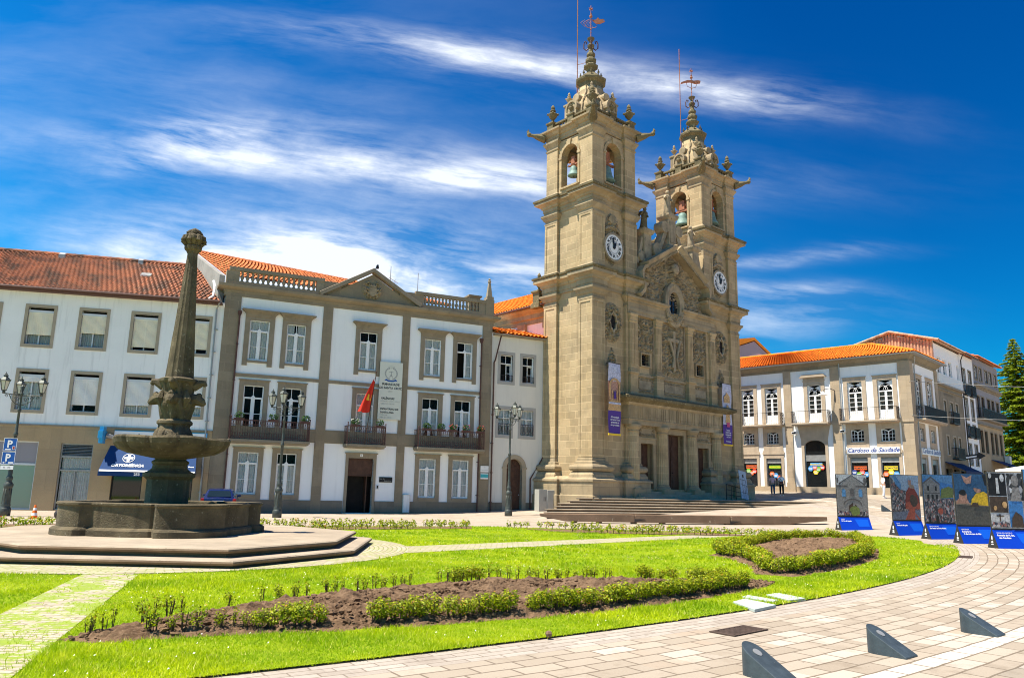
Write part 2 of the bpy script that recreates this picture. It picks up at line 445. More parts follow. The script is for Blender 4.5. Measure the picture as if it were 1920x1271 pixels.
for nm, c in dict(promo_orange=(.75, .13, .02), promo_yellow=(.85, .62, .03), promo_green=(.20, .45, .03), promo_pink=(.65, .04, .20), promo_blue=(.08, .32, .68), promo_red=(.65, .06, .03), promo_navy=(.05, .08, .30)).items():
    pic(nm, c, var=.03)
# ------------------------------------------------------------------ mesh helpers
def off_poly(P, o):
    """offset a counter-clockwise polygon outward by o, mitred"""
    n = len(P); out = []
    for i in range(n):
        a, b, c = P[i-1], P[i], P[(i+1) % n]
        d1, d2 = (b[0]-a[0], b[1]-a[1]), (c[0]-b[0], c[1]-b[1])
        l1, l2 = hypot(*d1), hypot(*d2)
        n1, n2 = (d1[1]/l1, -d1[0]/l1), (d2[1]/l2, -d2[0]/l2)
        k = 1+n1[0]*n2[0]+n1[1]*n2[1]
        k = max(k, .25)
        out.append((b[0]+o*(n1[0]+n2[0])/k, b[1]+o*(n1[1]+n2[1])/k))
    return out


def rect(x0, x1, y0, y1):
    return [(x0, y0), (x1, y0), (x1, y1), (x0, y1)]


def arc(cx, cz, r, a0, a1, n, ry=None):
    ry = ry or r
    return [(cx+r*cos(R(a0+(a1-a0)*i/n)), cz+ry*sin(R(a0+(a1-a0)*i/n))) for i in range(n+1)]


class MB:
    def __init__(s, M=None):
        s.v, s.f, s.mi, s.M, s.cur = [], [], [], M, 0

    def add(s, vs, fs):
        b = len(s.v)
        if s.M is not None:
            vs = [tuple(s.M @ Vector(v)) for v in vs]
        s.v += [tuple(v) for v in vs]
        s.f += [tuple(i+b for i in f) for f in fs]
        s.mi += [s.cur]*len(fs)
        return s

    def box(s, x0, x1, y0, y1, z0, z1):
        return s.add([(x0, y0, z0), (x1, y0, z0), (x1, y1, z0), (x0, y1, z0), (x0, y0, z1), (x1, y0, z1), (x1, y1, z1), (x0, y1, z1)],
                     [(0, 3, 2, 1), (4, 5, 6, 7), (0, 1, 5, 4), (1, 2, 6, 5), (2, 3, 7, 6), (3, 0, 4, 7)])

    def quad(s, *p):
        return s.add(p, [tuple(range(len(p)))])

    def prism(s, P, a, b, axis='y'):
        """polygon P extruded from a to b; axis y: P holds (x, z); axis z: (x, y); axis x: (y, z)"""
        n = len(P)
        f = {'y': lambda p, t: (p[0], t, p[1]), 'z': lambda p, t: (p[0], p[1], t), 'x': lambda p, t: (t, p[0], p[1])}[axis]
        vs = [f(p, a) for p in P]+[f(p, b) for p in P]
        return s.add(vs, [tuple(range(n)), tuple(range(2*n-1, n-1, -1))]+[(i, i+n, (i+1) % n+n, (i+1) % n) for i in range(n)])

    def rings(s, rs, closed=True, cap0=True, cap1=True):
        n = len(rs[0]); vs = [p for r in rs for p in r]; fs = []
        m = n if closed else n-1
        for k in range(len(rs)-1):
            for i in range(m):
                j = (i+1) % n
                fs.append((k*n+i, k*n+j, (k+1)*n+j, (k+1)*n+i))
        if cap0:
            fs.append(tuple(range(n-1, -1, -1)))
        if cap1:
            fs.append(tuple((len(rs)-1)*n+i for i in range(n)))
        return s.add(vs, fs)

    def mould(s, P, prof, cap0=True, cap1=True):
        return s.rings([[(x, y, z) for x, y in off_poly(P, o)] for o, z in prof], True, cap0, cap1)

    def lathe(s, prof, n=16, cx=0, cy=0, a0=0., sq=None):
        """profile of (radius, height); sq makes the turning square-ish or lobed through a radius function"""
        rs = []
        for r, z in prof:
            rs.append([(cx+r*(sq(a0+2*pi*i/n) if sq else 1)*cos(a0+2*pi*i/n), cy+r*(sq(a0+2*pi*i/n) if sq else 1)*sin(a0+2*pi*i/n), z) for i in range(n)])
        return s.rings(rs)

    def tube(s, pts, r, n=6, caps=True):
        pts = [Vector(p) for p in pts]; rs = []
        for i, p in enumerate(pts):
            d = (pts[min(i+1, len(pts)-1)]-pts[max(i-1, 0)]).normalized()
            u = d.cross(Vector((0, 0, 1)) if abs(d.z) < .9 else Vector((1, 0, 0))).normalized(); v = d.cross(u)
            rad = r[i] if hasattr(r, '__len__') else r
            rs.append([tuple(p+u*rad*cos(2*pi*k/n)+v*rad*sin(2*pi*k/n)) for k in range(n)])
        return s.rings(rs, True, caps, caps)

    def sweep(s, path, sec):
        """section sec of (out, y) pairs swept along a path of (x, z) in the wall plane"""
        rs = []
        for i, p in enumerate(path):
            a, b = path[max(i-1, 0)], path[min(i+1, len(path)-1)]
            d = (b[0]-a[0], b[1]-a[1]); l = hypot(*d) or 1; nx, nz = -d[1]/l, d[0]/l
            rs.append([(p[0]+nx*o, y, p[1]+nz*o) for o, y in sec])
        return s.rings(rs)

    def sphere(s, c, r, n=10, m=6, sc=(1, 1, 1)):
        prof = [(max(1e-4, sin(pi*k/m)), -cos(pi*k/m)) for k in range(m+1)]
        return s.rings([[(c[0]+r*sc[0]*q*cos(2*pi*i/n), c[1]+r*sc[1]*q*sin(2*pi*i/n), c[2]+r*sc[2]*z) for i in range(n)] for q, z in prof])

    def part(s):
        s.marks = getattr(s, 'marks', []) + [(len(s.v), len(s.f))]

    def build_each(s, name, m, parent=None, **k):
        """one object for every stretch between part() marks"""
        mk = getattr(s, 'marks', [])+[(len(s.v), len(s.f))]; v0 = f0 = 0; out = []
        for v1, f1 in mk:
            if f1 > f0:
                q = MB(); q.v = s.v[v0:v1]; q.f = [tuple(i-v0 for i in f) for f in s.f[f0:f1]]; q.mi = s.mi[f0:f1]; out.append(q.build(name, m, parent, **k))
            v0, f0 = v1, f1
        return out

    def build(s, name, m, parent=None, smooth=False, bevel=0., label=None):
        me = bpy.data.meshes.new(name)
        V = np.array(s.v, dtype=np.float32).reshape(-1, 3)
        me.vertices.add(len(V)); me.vertices.foreach_set('co', V.ravel())
        ln = np.array([len(f) for f in s.f], dtype=np.int32)
        st = np.concatenate(([0], np.cumsum(ln)[:-1])).astype(np.int32)
        li = np.fromiter((i for f in s.f for i in f), dtype=np.int32, count=int(ln.sum()))
        me.loops.add(len(li)); me.loops.foreach_set('vertex_index', li)
        me.polygons.add(len(ln)); me.polygons.foreach_set('loop_start', st); me.polygons.foreach_set('loop_total', ln)
        for k in (m if isinstance(m, (list, tuple)) else [m]):
            me.materials.append(MATS[k])
        if any(s.mi):
            me.polygons.foreach_set('material_index', np.array(s.mi, dtype=np.int32))
        me.polygons.foreach_set('use_smooth', np.full(len(ln), bool(smooth)))
        me.update(calc_edges=True); me.validate()
        o = bpy.data.objects.new(name, me); COL.objects.link(o)
        if parent is not None:
            o.parent = parent
        if bevel:
            b = o.modifiers.new('edge', 'BEVEL'); b.width = bevel; b.segments = 2; b.limit_method = 'ANGLE'
        if label:
            o['label'] = label
        return o


def raw_mesh(name, V, F, m, parent=None):
    """fast path: V (n,3) and F (k,3 or 4) numpy arrays"""
    me = bpy.data.meshes.new(name); k = F.shape[1]
    me.vertices.add(len(V)); me.vertices.foreach_set('co', V.astype(np.float32).ravel())
    me.loops.add(F.size); me.loops.foreach_set('vertex_index', F.astype(np.int32).ravel())
    me.polygons.add(len(F)); me.polygons.foreach_set('loop_start', np.arange(0, F.size, k, dtype=np.int32)); me.polygons.foreach_set('loop_total', np.full(len(F), k, dtype=np.int32))
    me.polygons.foreach_set('use_smooth', np.full(len(F), name == 'ground'))
    me.materials.append(MATS[m]); me.update(calc_edges=True)
    o = bpy.data.objects.new(name, me); COL.objects.link(o)
    if parent is not None:
        o.parent = parent
    return o


def tag(o, label=None, cat=None, group=None, kind=None):
    if label: o['label'] = label
    if cat: o['category'] = cat
    if group: o['group'] = group
    if kind: o['kind'] = kind
    return o


def thing(name, label, cat, loc=(0, 0, 0), rz=0., group=None):
    o = bpy.data.objects.new(name, None); COL.objects.link(o)
    o.location = loc; o.rotation_euler = (0, 0, rz); o.empty_display_size = .3
    return tag(o, label, cat, group)


def copy_tree(o, parent=None, **kw):
    c = o.copy(); COL.objects.link(c)
    if parent is not None:
        c.parent = parent
    for ch in list(o.children):
        copy_tree(ch, c)
    return c


def text_geo(txt, size, align='CENTER', bold=0., shear=0.):
    """outline letters as flat polygons in the xz plane, facing -y"""
    cu = bpy.data.curves.new('t', 'FONT'); cu.body = txt; cu.size = size; cu.align_x = align; cu.offset = bold; cu.shear = shear; cu.resolution_u = 2
    ob = bpy.data.objects.new('t', cu); COL.objects.link(ob)
    dg = bpy.context.evaluated_depsgraph_get(); dg.update()
    me = ob.evaluated_get(dg).to_mesh()
    vs = [(v.co.x, 0., v.co.y) for v in me.vertices]; fs = [tuple(p.vertices) for p in me.polygons]
    ob.evaluated_get(dg).to_mesh_clear(); bpy.data.objects.remove(ob); bpy.data.curves.remove(cu)
    return vs, fs


def text(mb, txt, size, x, z, y, align='CENTER', bold=0., shear=0.):
    vs, fs = text_geo(txt, size, align, bold, shear)
    mb.add([(a+x, y, c+z) for a, b, c in vs], fs)


def wall(mb, x0, x1, z0, z1, holes, y=0., depth=.25, back=None):
    """front wall face with rectangular openings, their reveals, and (in mb back) the dark rooms behind"""
    xs = sorted({x0, x1, *[h[0] for h in holes], *[h[1] for h in holes]}); zs = sorted({z0, z1, *[h[2] for h in holes], *[h[3] for h in holes]})
    for i in range(len(xs)-1):
        for j in range(len(zs)-1):
            cx, cz = (xs[i]+xs[i+1])/2, (zs[j]+zs[j+1])/2
            if any(h[0] < cx < h[1] and h[2] < cz < h[3] for h in holes):
                continue
            mb.quad((xs[i], y, zs[j]), (xs[i+1], y, zs[j]), (xs[i+1], y, zs[j+1]), (xs[i], y, zs[j+1]))
    for a, b, c, d in holes:
        e = y+depth
        mb.quad((a, y, c), (a, y, d), (a, e, d), (a, e, c)); mb.quad((b, y, c), (b, e, c), (b, e, d), (b, y, d))
        mb.quad((a, y, d), (b, y, d), (b, e, d), (a, e, d)); mb.quad((a, y, c), (a, e, c), (b, e, c), (b, y, c))
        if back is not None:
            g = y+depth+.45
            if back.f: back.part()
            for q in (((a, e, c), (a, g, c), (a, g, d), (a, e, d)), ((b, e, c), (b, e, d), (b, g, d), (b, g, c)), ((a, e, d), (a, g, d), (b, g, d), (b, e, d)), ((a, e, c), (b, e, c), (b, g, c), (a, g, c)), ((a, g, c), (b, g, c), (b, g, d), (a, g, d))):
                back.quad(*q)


def tile_roof(p00, p10, p01, p11, tw=.24, th=.36, lift=.07):
    """barrel tiles on a roof plane: p00-p10 the eave, p01-p11 the ridge"""
    p00, p10, p01, p11 = map(Vector, (p00, p10, p01, p11))
    wid = max((p10-p00).length, (p11-p01).length); hei = ((p01-p00).length+(p11-p10).length)/2
    nc, nr = max(1, int(wid/tw)), max(1, int(hei/th))
    nrm = (p10-p00).cross(p01-p00).normalized()
    if nrm.z < 0: nrm = -nrm
    V, F = [], []
    prof = [(0, 0), (.08, .55), (.24, 1), (.42, 1), (.58, .55), (.66, 0), (.83, -.25), (1., 0)]
    rnd = random.Random(3)

    def P(u, v):
        a = p00.lerp(p10, u); b = p01.lerp(p11, u)
        return a.lerp(b, v)
    for j in range(nr):
        for i in range(nc):
            b = len(V); jit = rnd.uniform(-.006, .006)
            for k, (t, h) in enumerate(prof):
                lo = P((i+t)/nc, max(-.02, (j-.12)/nr)); hi = P((i+t)/nc, (j+1)/nr)
                V.append(lo+nrm*(lift*h+.055+jit)); V.append(hi+nrm*(lift*h*.85+jit))
            for k in range(len(prof)-1):
                F.append((b+2*k, b+2*k+2, b+2*k+3, b+2*k+1))
    mb = MB(); mb.v = [tuple(v) for v in V]; mb.f = F; mb.mi = [0]*len(F)
    # boarding just under the tiles closes the gaps
    q = [tuple(p-nrm*.03) for p in (p00, p10, p11, p01)]
    mb.add(q, [(0, 1, 2, 3)])
    return mb


def ridge_caps(mb, a, b, r=.11, n=None):
    a, b = Vector(a), Vector(b); n = n or max(2, int((b-a).length/.38))
    for i in range(n):
        p, q = a.lerp(b, i/n), a.lerp(b, (i+1.08)/n)
        mb.tube([p, q], [r*1.08, r*.94], 8)


def leaf_cloud(n, c, rad, size, seed, fill=.55, up=.25, asp=.55):
    """n small leaf faces spread through an ellipsoid, denser to the outside"""
    g = np.random.default_rng(seed)
    d = g.normal(size=(n, 3)); d /= np.linalg.norm(d, axis=1)[:, None]
    rr = (fill+(1-fill)*g.random(n))[:, None]**.8
    ctr = np.array(c)+d*rr*np.array(rad)
    nrm = d+g.normal(size=(n, 3))*.7+np.array([0, 0, up]); nrm /= np.linalg.norm(nrm, axis=1)[:, None]
    t = np.cross(nrm, g.normal(size=(n, 3))); t /= np.linalg.norm(t, axis=1)[:, None]
    b = np.cross(nrm, t); s = (size*(.6+.8*g.random(n)))[:, None]
    V = np.stack([ctr-t*s, ctr-b*s*asp, ctr+t*s, ctr+b*s*asp], 1).reshape(-1, 3)
    return V, np.arange(4*n).reshape(n, 4)


# ------------------------------------------------------------------ the ground
def gz(x, y):
    q = .03*x+.05*y-2.19
    a = .08*math.log1p(math.exp(min(40, q/.08)))
    return a if a < 1.6 else 1.6+.7*math.tanh((a-1.6)/.7)


def terrain():
    xs = list(np.arange(-40, 66, 1.0)); ys = list(np.arange(-8, 100, 1.0))
    xs = [-2500, -600, -200, -90, -60]+xs+[80, 110, 200, 600, 2500]; ys = [-2500, -500, -100, -30]+ys+[120, 180, 300, 800, 3000]
    V = np.array([(x, y, gz(x, y) if abs(x) < 300 and y < 400 else 2.0*(y > 0 and x > -100)) for y in ys for x in xs])
    n = len(xs)
    F = np.array([(j*n+i, j*n+i+1, (j+1)*n+i+1, (j+1)*n+i) for j in range(len(ys)-1) for i in range(n-1)])
    return tag(raw_mesh('ground', V, F, 'paving'), 'sandstone paving of the square', None, None, 'structure')


terrain()
# lawn outline: curved front edge from the circle, back edge along the hedge rows
arcpts = [(LC[0]+LR*sin(R(a)), LC[1]-LR*cos(R(a))) for a in np.arange(8, 62.6, 1.5)]
LAWN = [(-40, -1.6)]+arcpts+[(14.6, 27.6), (15.35, 29.2), (14.95, 31.2), (13.2, 32.0), (10.5, 31.9), (4, 32.3), (-1.5, 32.6), (-8.8, 29.0), (-14, 27.0), (-40, 17)]
FC = (-8.45, 19.3)       # fountain centre


def inside(p, P):
    c = False; n = len(P)
    for i in range(n):
        a, b = P[i], P[i-1]
        if (a[1] > p[1]) != (b[1] > p[1]) and p[0] < (b[0]-a[0])*(p[1]-a[1])/(b[1]-a[1])+a[0]:
            c = not c
    return c


def flat(name, P, z, m, label, kind='structure'):
    from mathutils.geometry import tessellate_polygon
    mb = MB(); mb.add([(x, y, z) for x, y in P], [t if Vector((P[t[1]][0]-P[t[0]][0], P[t[1]][1]-P[t[0]][1], 0)).cross(Vector((P[t[2]][0]-P[t[0]][0], P[t[2]][1]-P[t[0]][1], 0))).z > 0 else t[::-1] for t in tessellate_polygon([[Vector((x, y, 0)) for x, y in P]])])
    return tag(mb.build(name, m), label, None, None, kind)


lawn_o = flat('lawn', LAWN, .020, 'lawn', 'bright green lawn of the garden')
PATH_L = [(-7.35, 14.0), (-6.20, 13.6), (-4.28, 6.80), (-3.3, 4.7), (-4.4, 4.2), (-6.0, 9.53)]
PATH_L = [(-7.30, 13.9), (-6.25, 13.5), (-3.75, 5.90), (-4.45, 5.2), (-5.1, 6.7)]
PATH_R = [(-3.6, 20.2), (-3.0, 18.45), (7.3, 28.1), (11.9, 32.2), (11.0, 32.6), (6.6, 29.1)]
flat('path', PATH_L, .026, 'setts_straight', 'grassy path of small setts running from the fountain towards the front')
flat('path', PATH_R, .026, 'setts_pale', 'pale path of small setts crossing the lawn behind the flower bed')
pr = flat('path', [(0+6.05*cos(2*pi*i/72), 6.05*sin(2*pi*i/72)) for i in range(72)], .030, 'setts_round', 'ring of setts around the fountain platform')
pr.location = (FC[0]-.05, FC[1], 0)


BED1 = [(-4.45, 8.05), (-3.62, 9.95), (-2.55, 11.55), (-.55, 13.4), (1.86, 14.1), (3.3, 14.0), (4.3, 14.55), (4.85, 14.3), (4.2, 13.35), (2.5, 11.6), (1.2, 10.5), (-.25, 9.65), (-1.85, 8.85), (-3.0, 8.45), (-4.1, 7.95)]
BED2 = [(5.2, 20.3), (6.75, 23.0), (9.1, 26.9), (11.2, 28.75), (12.45, 27.8), (11.25, 23.9), (9.5, 20.2), (7.55, 17.5), (5.65, 15.5), (4.95, 15.8), (5.35, 17.4), (5.45, 18.9)]
SOIL3 = [[(-9.3, 29.0), (-8.5, 26.7), (-1.4, 30.5), (-1.5, 32.1)], [(.1, 31.7), (2.2, 29.2), (7.0, 29.3), (10.2, 29.45), (8.2, 31.1), (5.3, 31.5)], [(-24, 22.0), (-15.9, 27.6), (-14.8, 25.9), (-24, 19.5)]]


def soil_bed(P, peak, label, res, seed):
    xs = np.arange(min(p[0] for p in P)-.2, max(p[0] for p in P)+.2, res); ys = np.arange(min(p[1] for p in P)-.2, max(p[1] for p in P)+.2, res)
    segs = [(np.array(P[i-1]), np.array(P[i])) for i in range(len(P))]
    idx, V, F = {}, [], []

    def dist(x, y):
        p = np.array((x, y)); best = 9
        for a, b in segs:
            t = np.clip(((p-a)@(b-a))/((b-a)@(b-a)), 0, 1); best = min(best, np.linalg.norm(p-a-t*(b-a)))
        return best
    for j, y in enumerate(ys):
        for i, x in enumerate(xs):
            s = dist(x, y)*(1 if inside((x, y), P) else -1)
            if s < -.12: continue
            q = Vector((x*1.0, y*1.0, seed))
            n1 = mnoise.fractal(q*2.2, 1., 2., 4); n2 = mnoise.noise(q*9.); n3 = mnoise.noise(q*21.)
            z = .012+peak*(1-math.exp(-max(0, s)/.55))*(1+.5*n1)+(.055*abs(n2)+.035*n3+.05*max(0, n1))*min(1, max(0, s+.1)/.25)
            idx[i, j] = len(V); V.append((x, y, z if s > -.08 else .012))
    for (i, j) in idx:
        k = [idx.get(c) for c in ((i, j), (i+1, j), (i+1, j+1), (i, j+1))]
        if None not in k: F.append(k)
    return tag(raw_mesh('soil', np.array(V), np.array(F), 'soil'), label, None, None, 'stuff')


soil_bed(BED1, .15, 'freshly dug brown soil of the long flower bed', .05, 1.0)
soil_bed(BED2, .12, 'dug brown soil of the flower bed on the right', .07, 5.0)


for P in SOIL3: flat('soil', P, .034, 'soil', 'strip of brown soil between the box hedges at the back of the lawn', 'stuff')


def clods(P, n, seed, zc):
    g = np.random.default_rng(seed); mb = []; Vs, Fs = [], []
    ico = [(0, 0, -1), (.72, -.53, -.45), (-.28, -.85, -.45), (-.89, 0, -.45), (-.28, .85, -.45), (.72, .53, -.45), (.28, -.85, .45), (-.72, -.53, .45), (-.72, .53, .45), (.28, .85, .45), (.89, 0, .45), (0, 0, 1)]
    icf = np.array([(0, 1, 2), (1, 0, 5), (0, 2, 3), (0, 3, 4), (0, 4, 5), (1, 5, 10), (2, 1, 6), (3, 2, 7), (4, 3, 8), (5, 4, 9), (1, 10, 6), (2, 6, 7), (3, 7, 8), (4, 8, 9), (5, 9, 10), (6, 10, 11), (7, 6, 11), (8, 7, 11), (9, 8, 11), (10, 9, 11)])
    ico = np.array(ico)
    x0, x1 = min(p[0] for p in P), max(p[0] for p in P); y0, y1 = min(p[1] for p in P), max(p[1] for p in P)
    k = 0
    while k < n:
        p = (g.uniform(x0, x1), g.uniform(y0, y1))
        if not inside(p, P): continue
        r = .010+.042*g.random()**3
        v = ico*(r*(1+.45*g.normal(size=(12, 1))*.6))*np.array([1.2, 1, .75])
        a = g.uniform(0, 6.28); v = v@np.array([[cos(a), -sin(a), 0], [sin(a), cos(a), 0], [0, 0, 1]])
        s_ = min(np.linalg.norm(np.array(p)-np.array(a)-np.clip(((np.array(p)-np.array(a))@(np.array(b)-np.array(a)))/((np.array(b)-np.array(a))@(np.array(b)-np.array(a))), 0, 1)*(np.array(b)-np.array(a))) for a, b in zip(P, P[1:]+P[:1]))
        Vs.append(v+np.array([p[0], p[1], .02+zc*(1-math.exp(-s_/.5))+g.uniform(0, .02)])); Fs.append(icf+12*k); k += 1
    return np.concatenate(Vs), np.concatenate(Fs)


V, F = clods(BED1, 3000, 4, .15); tag(raw_mesh('soil', V, F, 'soil'), 'loose clods lying on the long flower bed', None, None, 'stuff')
V, F = clods(BED2, 1100, 5, .12); tag(raw_mesh('soil', V, F, 'soil'), 'loose clods lying on the right flower bed', None, None, 'stuff')


# grass blades: dense near the camera, thinning with distance
def grass(n, seed, y0, y1, h, wd):
    g = np.random.default_rng(seed)
    yy = y0+(y1-y0)*g.random(n)**1.0; xx = (g.random(n)*1.55-.78)*yy*1.02+.0
    P = np.array(LAWN); ok = np.zeros(n, bool)

    def pin(Pg):
        c = np.zeros(n, bool)
        for i in range(len(Pg)):
            (ax, ay), (bx, by) = Pg[i], Pg[i-1]
            cond = ((ay > yy) != (by > yy))
            with np.errstate(divide='ignore', invalid='ignore'):
                c ^= cond & (xx < (bx-ax)*(yy-ay)/(by-ay if by != ay else 1e-9)+ax)
        return c
    edge = g.normal(size=n)*.035
    r = np.hypot(xx-LC[0], yy-LC[1])
    ok = (pin(LAWN) | ((r > LR-.5) & (r < LR+abs(edge)*.8) & (yy < 27) & (xx > -20))) & ~pin(BED1) & ~pin(BED2)
    worn = np.sin(xx*.9+2*np.sin(yy*.7))*np.sin(yy*1.1+1.3*np.sin(xx*.6)); ok &= ~((worn > .78) & (g.random(n) < .45)); wig = .10*np.sin(xx*5.1+yy*3.3)+.07*np.sin(yy*9.7)
    d0 = np.hypot(xx-FC[0]+.05, yy-FC[1])
    ok &= d0 > 6.03+edge*.7

    def band(Pg, grow):
        c = np.mean(Pg, 0); return pin([(c[0]+(p[0]-c[0])*grow, c[1]+(p[1]-c[1])) for p in Pg])
    ok &= ~(pin(PATH_L) & (g.random(n) > .06)); ok &= ~(pin(PATH_R) & (g.random(n) > .01))
    tall = .75+.5*np.sin(xx*1.3+1.7*np.sin(yy*.9))*np.sin(yy*1.9)+.35*np.sin(xx*4.1)*np.sin(yy*3.7)
    xx, yy, tall = xx[ok], yy[ok], np.clip(tall[ok], .45, 1.6); k = len(xx)
    a = g.random(k)*6.283; hh = h*(.5+g.random(k))*tall; ww = wd*(.6+.8*g.random(k))
    ln = g.normal(size=(k, 2))*.45*hh[:, None]
    b = np.stack([xx, yy, np.full(k, .018)], 1); s = np.stack([np.cos(a)*ww, np.sin(a)*ww, np.zeros(k)], 1)
    tip = b+np.concatenate([ln, hh[:, None]], 1)
    V = np.stack([b-s, b+s, tip], 1).reshape(-1, 3)
    return V, np.arange(3*k).reshape(k, 3)


parts = [grass(230000, 1, 5.2, 10, .040, .0045), grass(200000, 2, 10, 17, .042, .0075), grass(170000, 3, 17, 33, .045, .014)]
V = np.concatenate([p[0] for p in parts]); F = np.concatenate([p[1]+sum(len(q[0]) for q in parts[:i]) for i, p in enumerate(parts)])
tag(raw_mesh('grass', V, F, 'grass_blade'), 'short mown grass blades of the lawn', 'grass', None, 'stuff')
# daisies and clover heads
g = np.random.default_rng(9); Vs, Fs = [], []
k = 0
while k < 420:
    y = 6+g.random()*22; x = (g.random()*1.4-.7)*y
    if not inside((x, y), LAWN) or inside((x, y), BED1) or inside((x, y), BED2) or hypot(x-FC[0], y-FC[1]) < 6.2 or inside((x, y), PATH_L) or inside((x, y), PATH_R) or mnoise.noise(Vector((x*.5, y*.5, 3))) < -.05: continue
    r, z = .005+.005*g.random(), .045+.015*g.random()
    Vs.append(np.array([(x-r, y, z), (x, y-r, z), (x+r, y, z+.006), (x, y+r, z+.012)])); Fs.append(np.arange(4)+4*k); k += 1
tag(raw_mesh('grass', np.concatenate(Vs), np.array(Fs), 'petal_white'), 'tiny white clover heads scattered through the lawn', 'clover', None, 'stuff')
# ------------------------------------------------------------------ windows shared by the white buildings
def drape(mb, x0, x1, z0, z1, y, n=None, amp=.022, seed=0):
    """hanging cloth with vertical folds"""
    rnd = random.Random(seed+int(x0*100)); n = n or max(8, int((x1-x0)/.022))
    ph = rnd.random()*6; f = rnd.uniform(5.5, 7.5)/max(.3, (x1-x0))*(x1-x0)*9
    P = []
    for i in range(n+1):
        t = i/n; x = x0+(x1-x0)*t
        P.append((x, y+amp*sin(f*x+ph)+amp*.5*sin(2.3*f*x+1)))
    vs = [(x, yy, z0) for x, yy in P]+[(x, yy*.5+y*.5, z1) for x, yy in P]
    mb.add(vs, [(i, i+1, n+2+i, n+1+i) for i in range(n)])


def bars(mb, x0, x1, z0, z1, t, y0, y1):
    mb.box(x0, x0+t, y0, y1, z0, z1); mb.box(x1-t, x1, y0, y1, z0, z1)
    mb.box(x0+t, x1-t, y0, y1, z1-t, z1); mb.box(x0+t, x1-t, y0, y1, z0, z0+t)


def sash(root, x0, x1, z0, z1, y, curt='full', seed=0, glass='pane', low=None, gap=0., open_leaf=False, label=None):
    """tall window of two leaves under a transom light; low = height of a white panelled foot (french door)"""
    f = MB(); a, b = y, y+.06; w = x1-x0; h = z1-z0; xm = (x0+x1)/2
    bars(f, x0, x1, z0, z1, .055, a, b)
    zt = z1-.27*h if low is None else z1-.235*h
    f.box(x0+.055, x1-.055, a-.02, b+.01, zt-.045, zt+.045)
    f.prism([(xm-.12, zt+.045), (xm+.12, zt+.045), (xm+.05, zt+.12), (xm, zt+.17), (xm-.05, zt+.12)], a-.015, b-.02)
    zf = z0+.055+(low or 0)
    if not open_leaf:
        f.box(xm-.055, xm+.055, a-.015, b+.005, z0+.055, zt-.045)
    else:
        f.box(xm+.0, xm+.10, a-.015, b+.005, z0+.055, zt-.045)
    f.box(xm-.014, xm+.014, a+.012, b-.012, zt+.045, z1-.055)
    zb = zf+(zt-zf)*.46
    if not open_leaf:
        f.box(x0+.055, xm-.055, a+.012, b-.012, zb-.016, zb+.016)
    f.box(xm+.055, x1-.055, a+.012, b-.012, zb-.016, zb+.016)
    for xa, xb in ((x0+.055, xm-.055), (xm+.055, x1-.055)):
        if open_leaf and xa < xm: continue
        f.box(xa, xa+.045, a+.005, b-.005, z0+.055, zt-.045); f.box(xb-.045, xb, a+.005, b-.005, z0+.055, zt-.045)
        if low:
            f.box(xa+.045, xb-.045, a+.01, b-.005, z0+.055, zf); f.box(xa+.10, xb-.10, a-.006, a+.01, z0+.16, zf-.10)
        else:
            f.box(xa+.045, xb-.045, a+.005, b-.005, z0+.055, z0+.10)
    fo = f.build('window', 'white_paint', root, label=label)
    p = MB(); 
    if open_leaf:
        p.quad((xm, a+.03, z0), (x1, a+.03, z0), (x1, a+.03, zt), (xm, a+.03, zt)); p.quad((x0, a+.03, zt), (x1, a+.03, zt), (x1, a+.03, z1), (x0, a+.03, z1))
    else:
        p.quad((x0, a+.03, z0), (x1, a+.03, z0), (x1, a+.03, z1), (x0, a+.03, z1))
    p.build('pane', glass, fo)
    c = MB(); yc = b+.045
    if curt in ('full', 'low'):
        top = z1 if curt == 'full' else zt
        drape(c, x0+.02, xm-gap, z0, top, yc, seed=seed); drape(c, xm+gap, x1-.02, z0, top, yc, seed=seed+5)
    elif curt == 'tied':
        for sgn, xe in ((1, x0+.03), (-1, x1-.03)):
            n = 10; vs = []
            for k in range(n+1):
                t = k/n; z = z0+(zt-z0)*t; wd = w*.46*(.35+.65*abs(t-.30)**.7/.78)
                for q in range(7):
                    vs.append((xe+sgn*wd*q/6, yc+.02*sin(q*2.6+t), z))
            c.add(vs, [(k*7+q, k*7+q+1, k*7+q+8, k*7+q+7) for k in range(n) for q in range(6)])
    elif curt == 'right':
        drape(c, xm+.02, x1-.02, z0, z1, yc, seed=seed)
    if c.f: c.build('curtain', 'curtain', fo)
    return fo


def surround_m(root_or_win, x0, x1, z0, z1, m='granite_plain', t=.26, head=.26, feet=0., proud=.05, hood=None, y=0., sill=True, cap=True):
    s = MB()
    s.box(x0-t, x0, y-proud, y+.12, z0-(feet or .0), z1); s.box(x1, x1+t, y-proud, y+.12, z0-(feet or .0), z1)
    s.box(x0-t, x1+t, y-proud-.002, y+.12, z1, z1+head)
    if sill:
        s.box(x0, x1, y-proud-.045, y+.12, z0-.12, z0); 
        if not feet: s.box(x0-t, x1+t, y-proud+.002, y+.10, z0-.27, z0-.002)
    if hood:
        n = 7
        for k in range(n):
            u = k/(n-1); e = .02+.17*u**2.2; d = .05+.22*u**2.0
            s.box(x0-t-e+.03, x1+t+e-.03, y-proud-d, y+.05, z1+head+hood*k/n, z1+head+hood*(k+1)/n)
        s.box(x0-t-.22, x1+t+.22, y-proud-.31, y+.05, z1+head+hood, z1+head+hood+.06)
    elif cap:
        s.box(x0-t-.05, x1+t+.05, y-proud-.08, y+.05, z1+head, z1+head+.06)
    return s.build('window_surround', m, root_or_win)


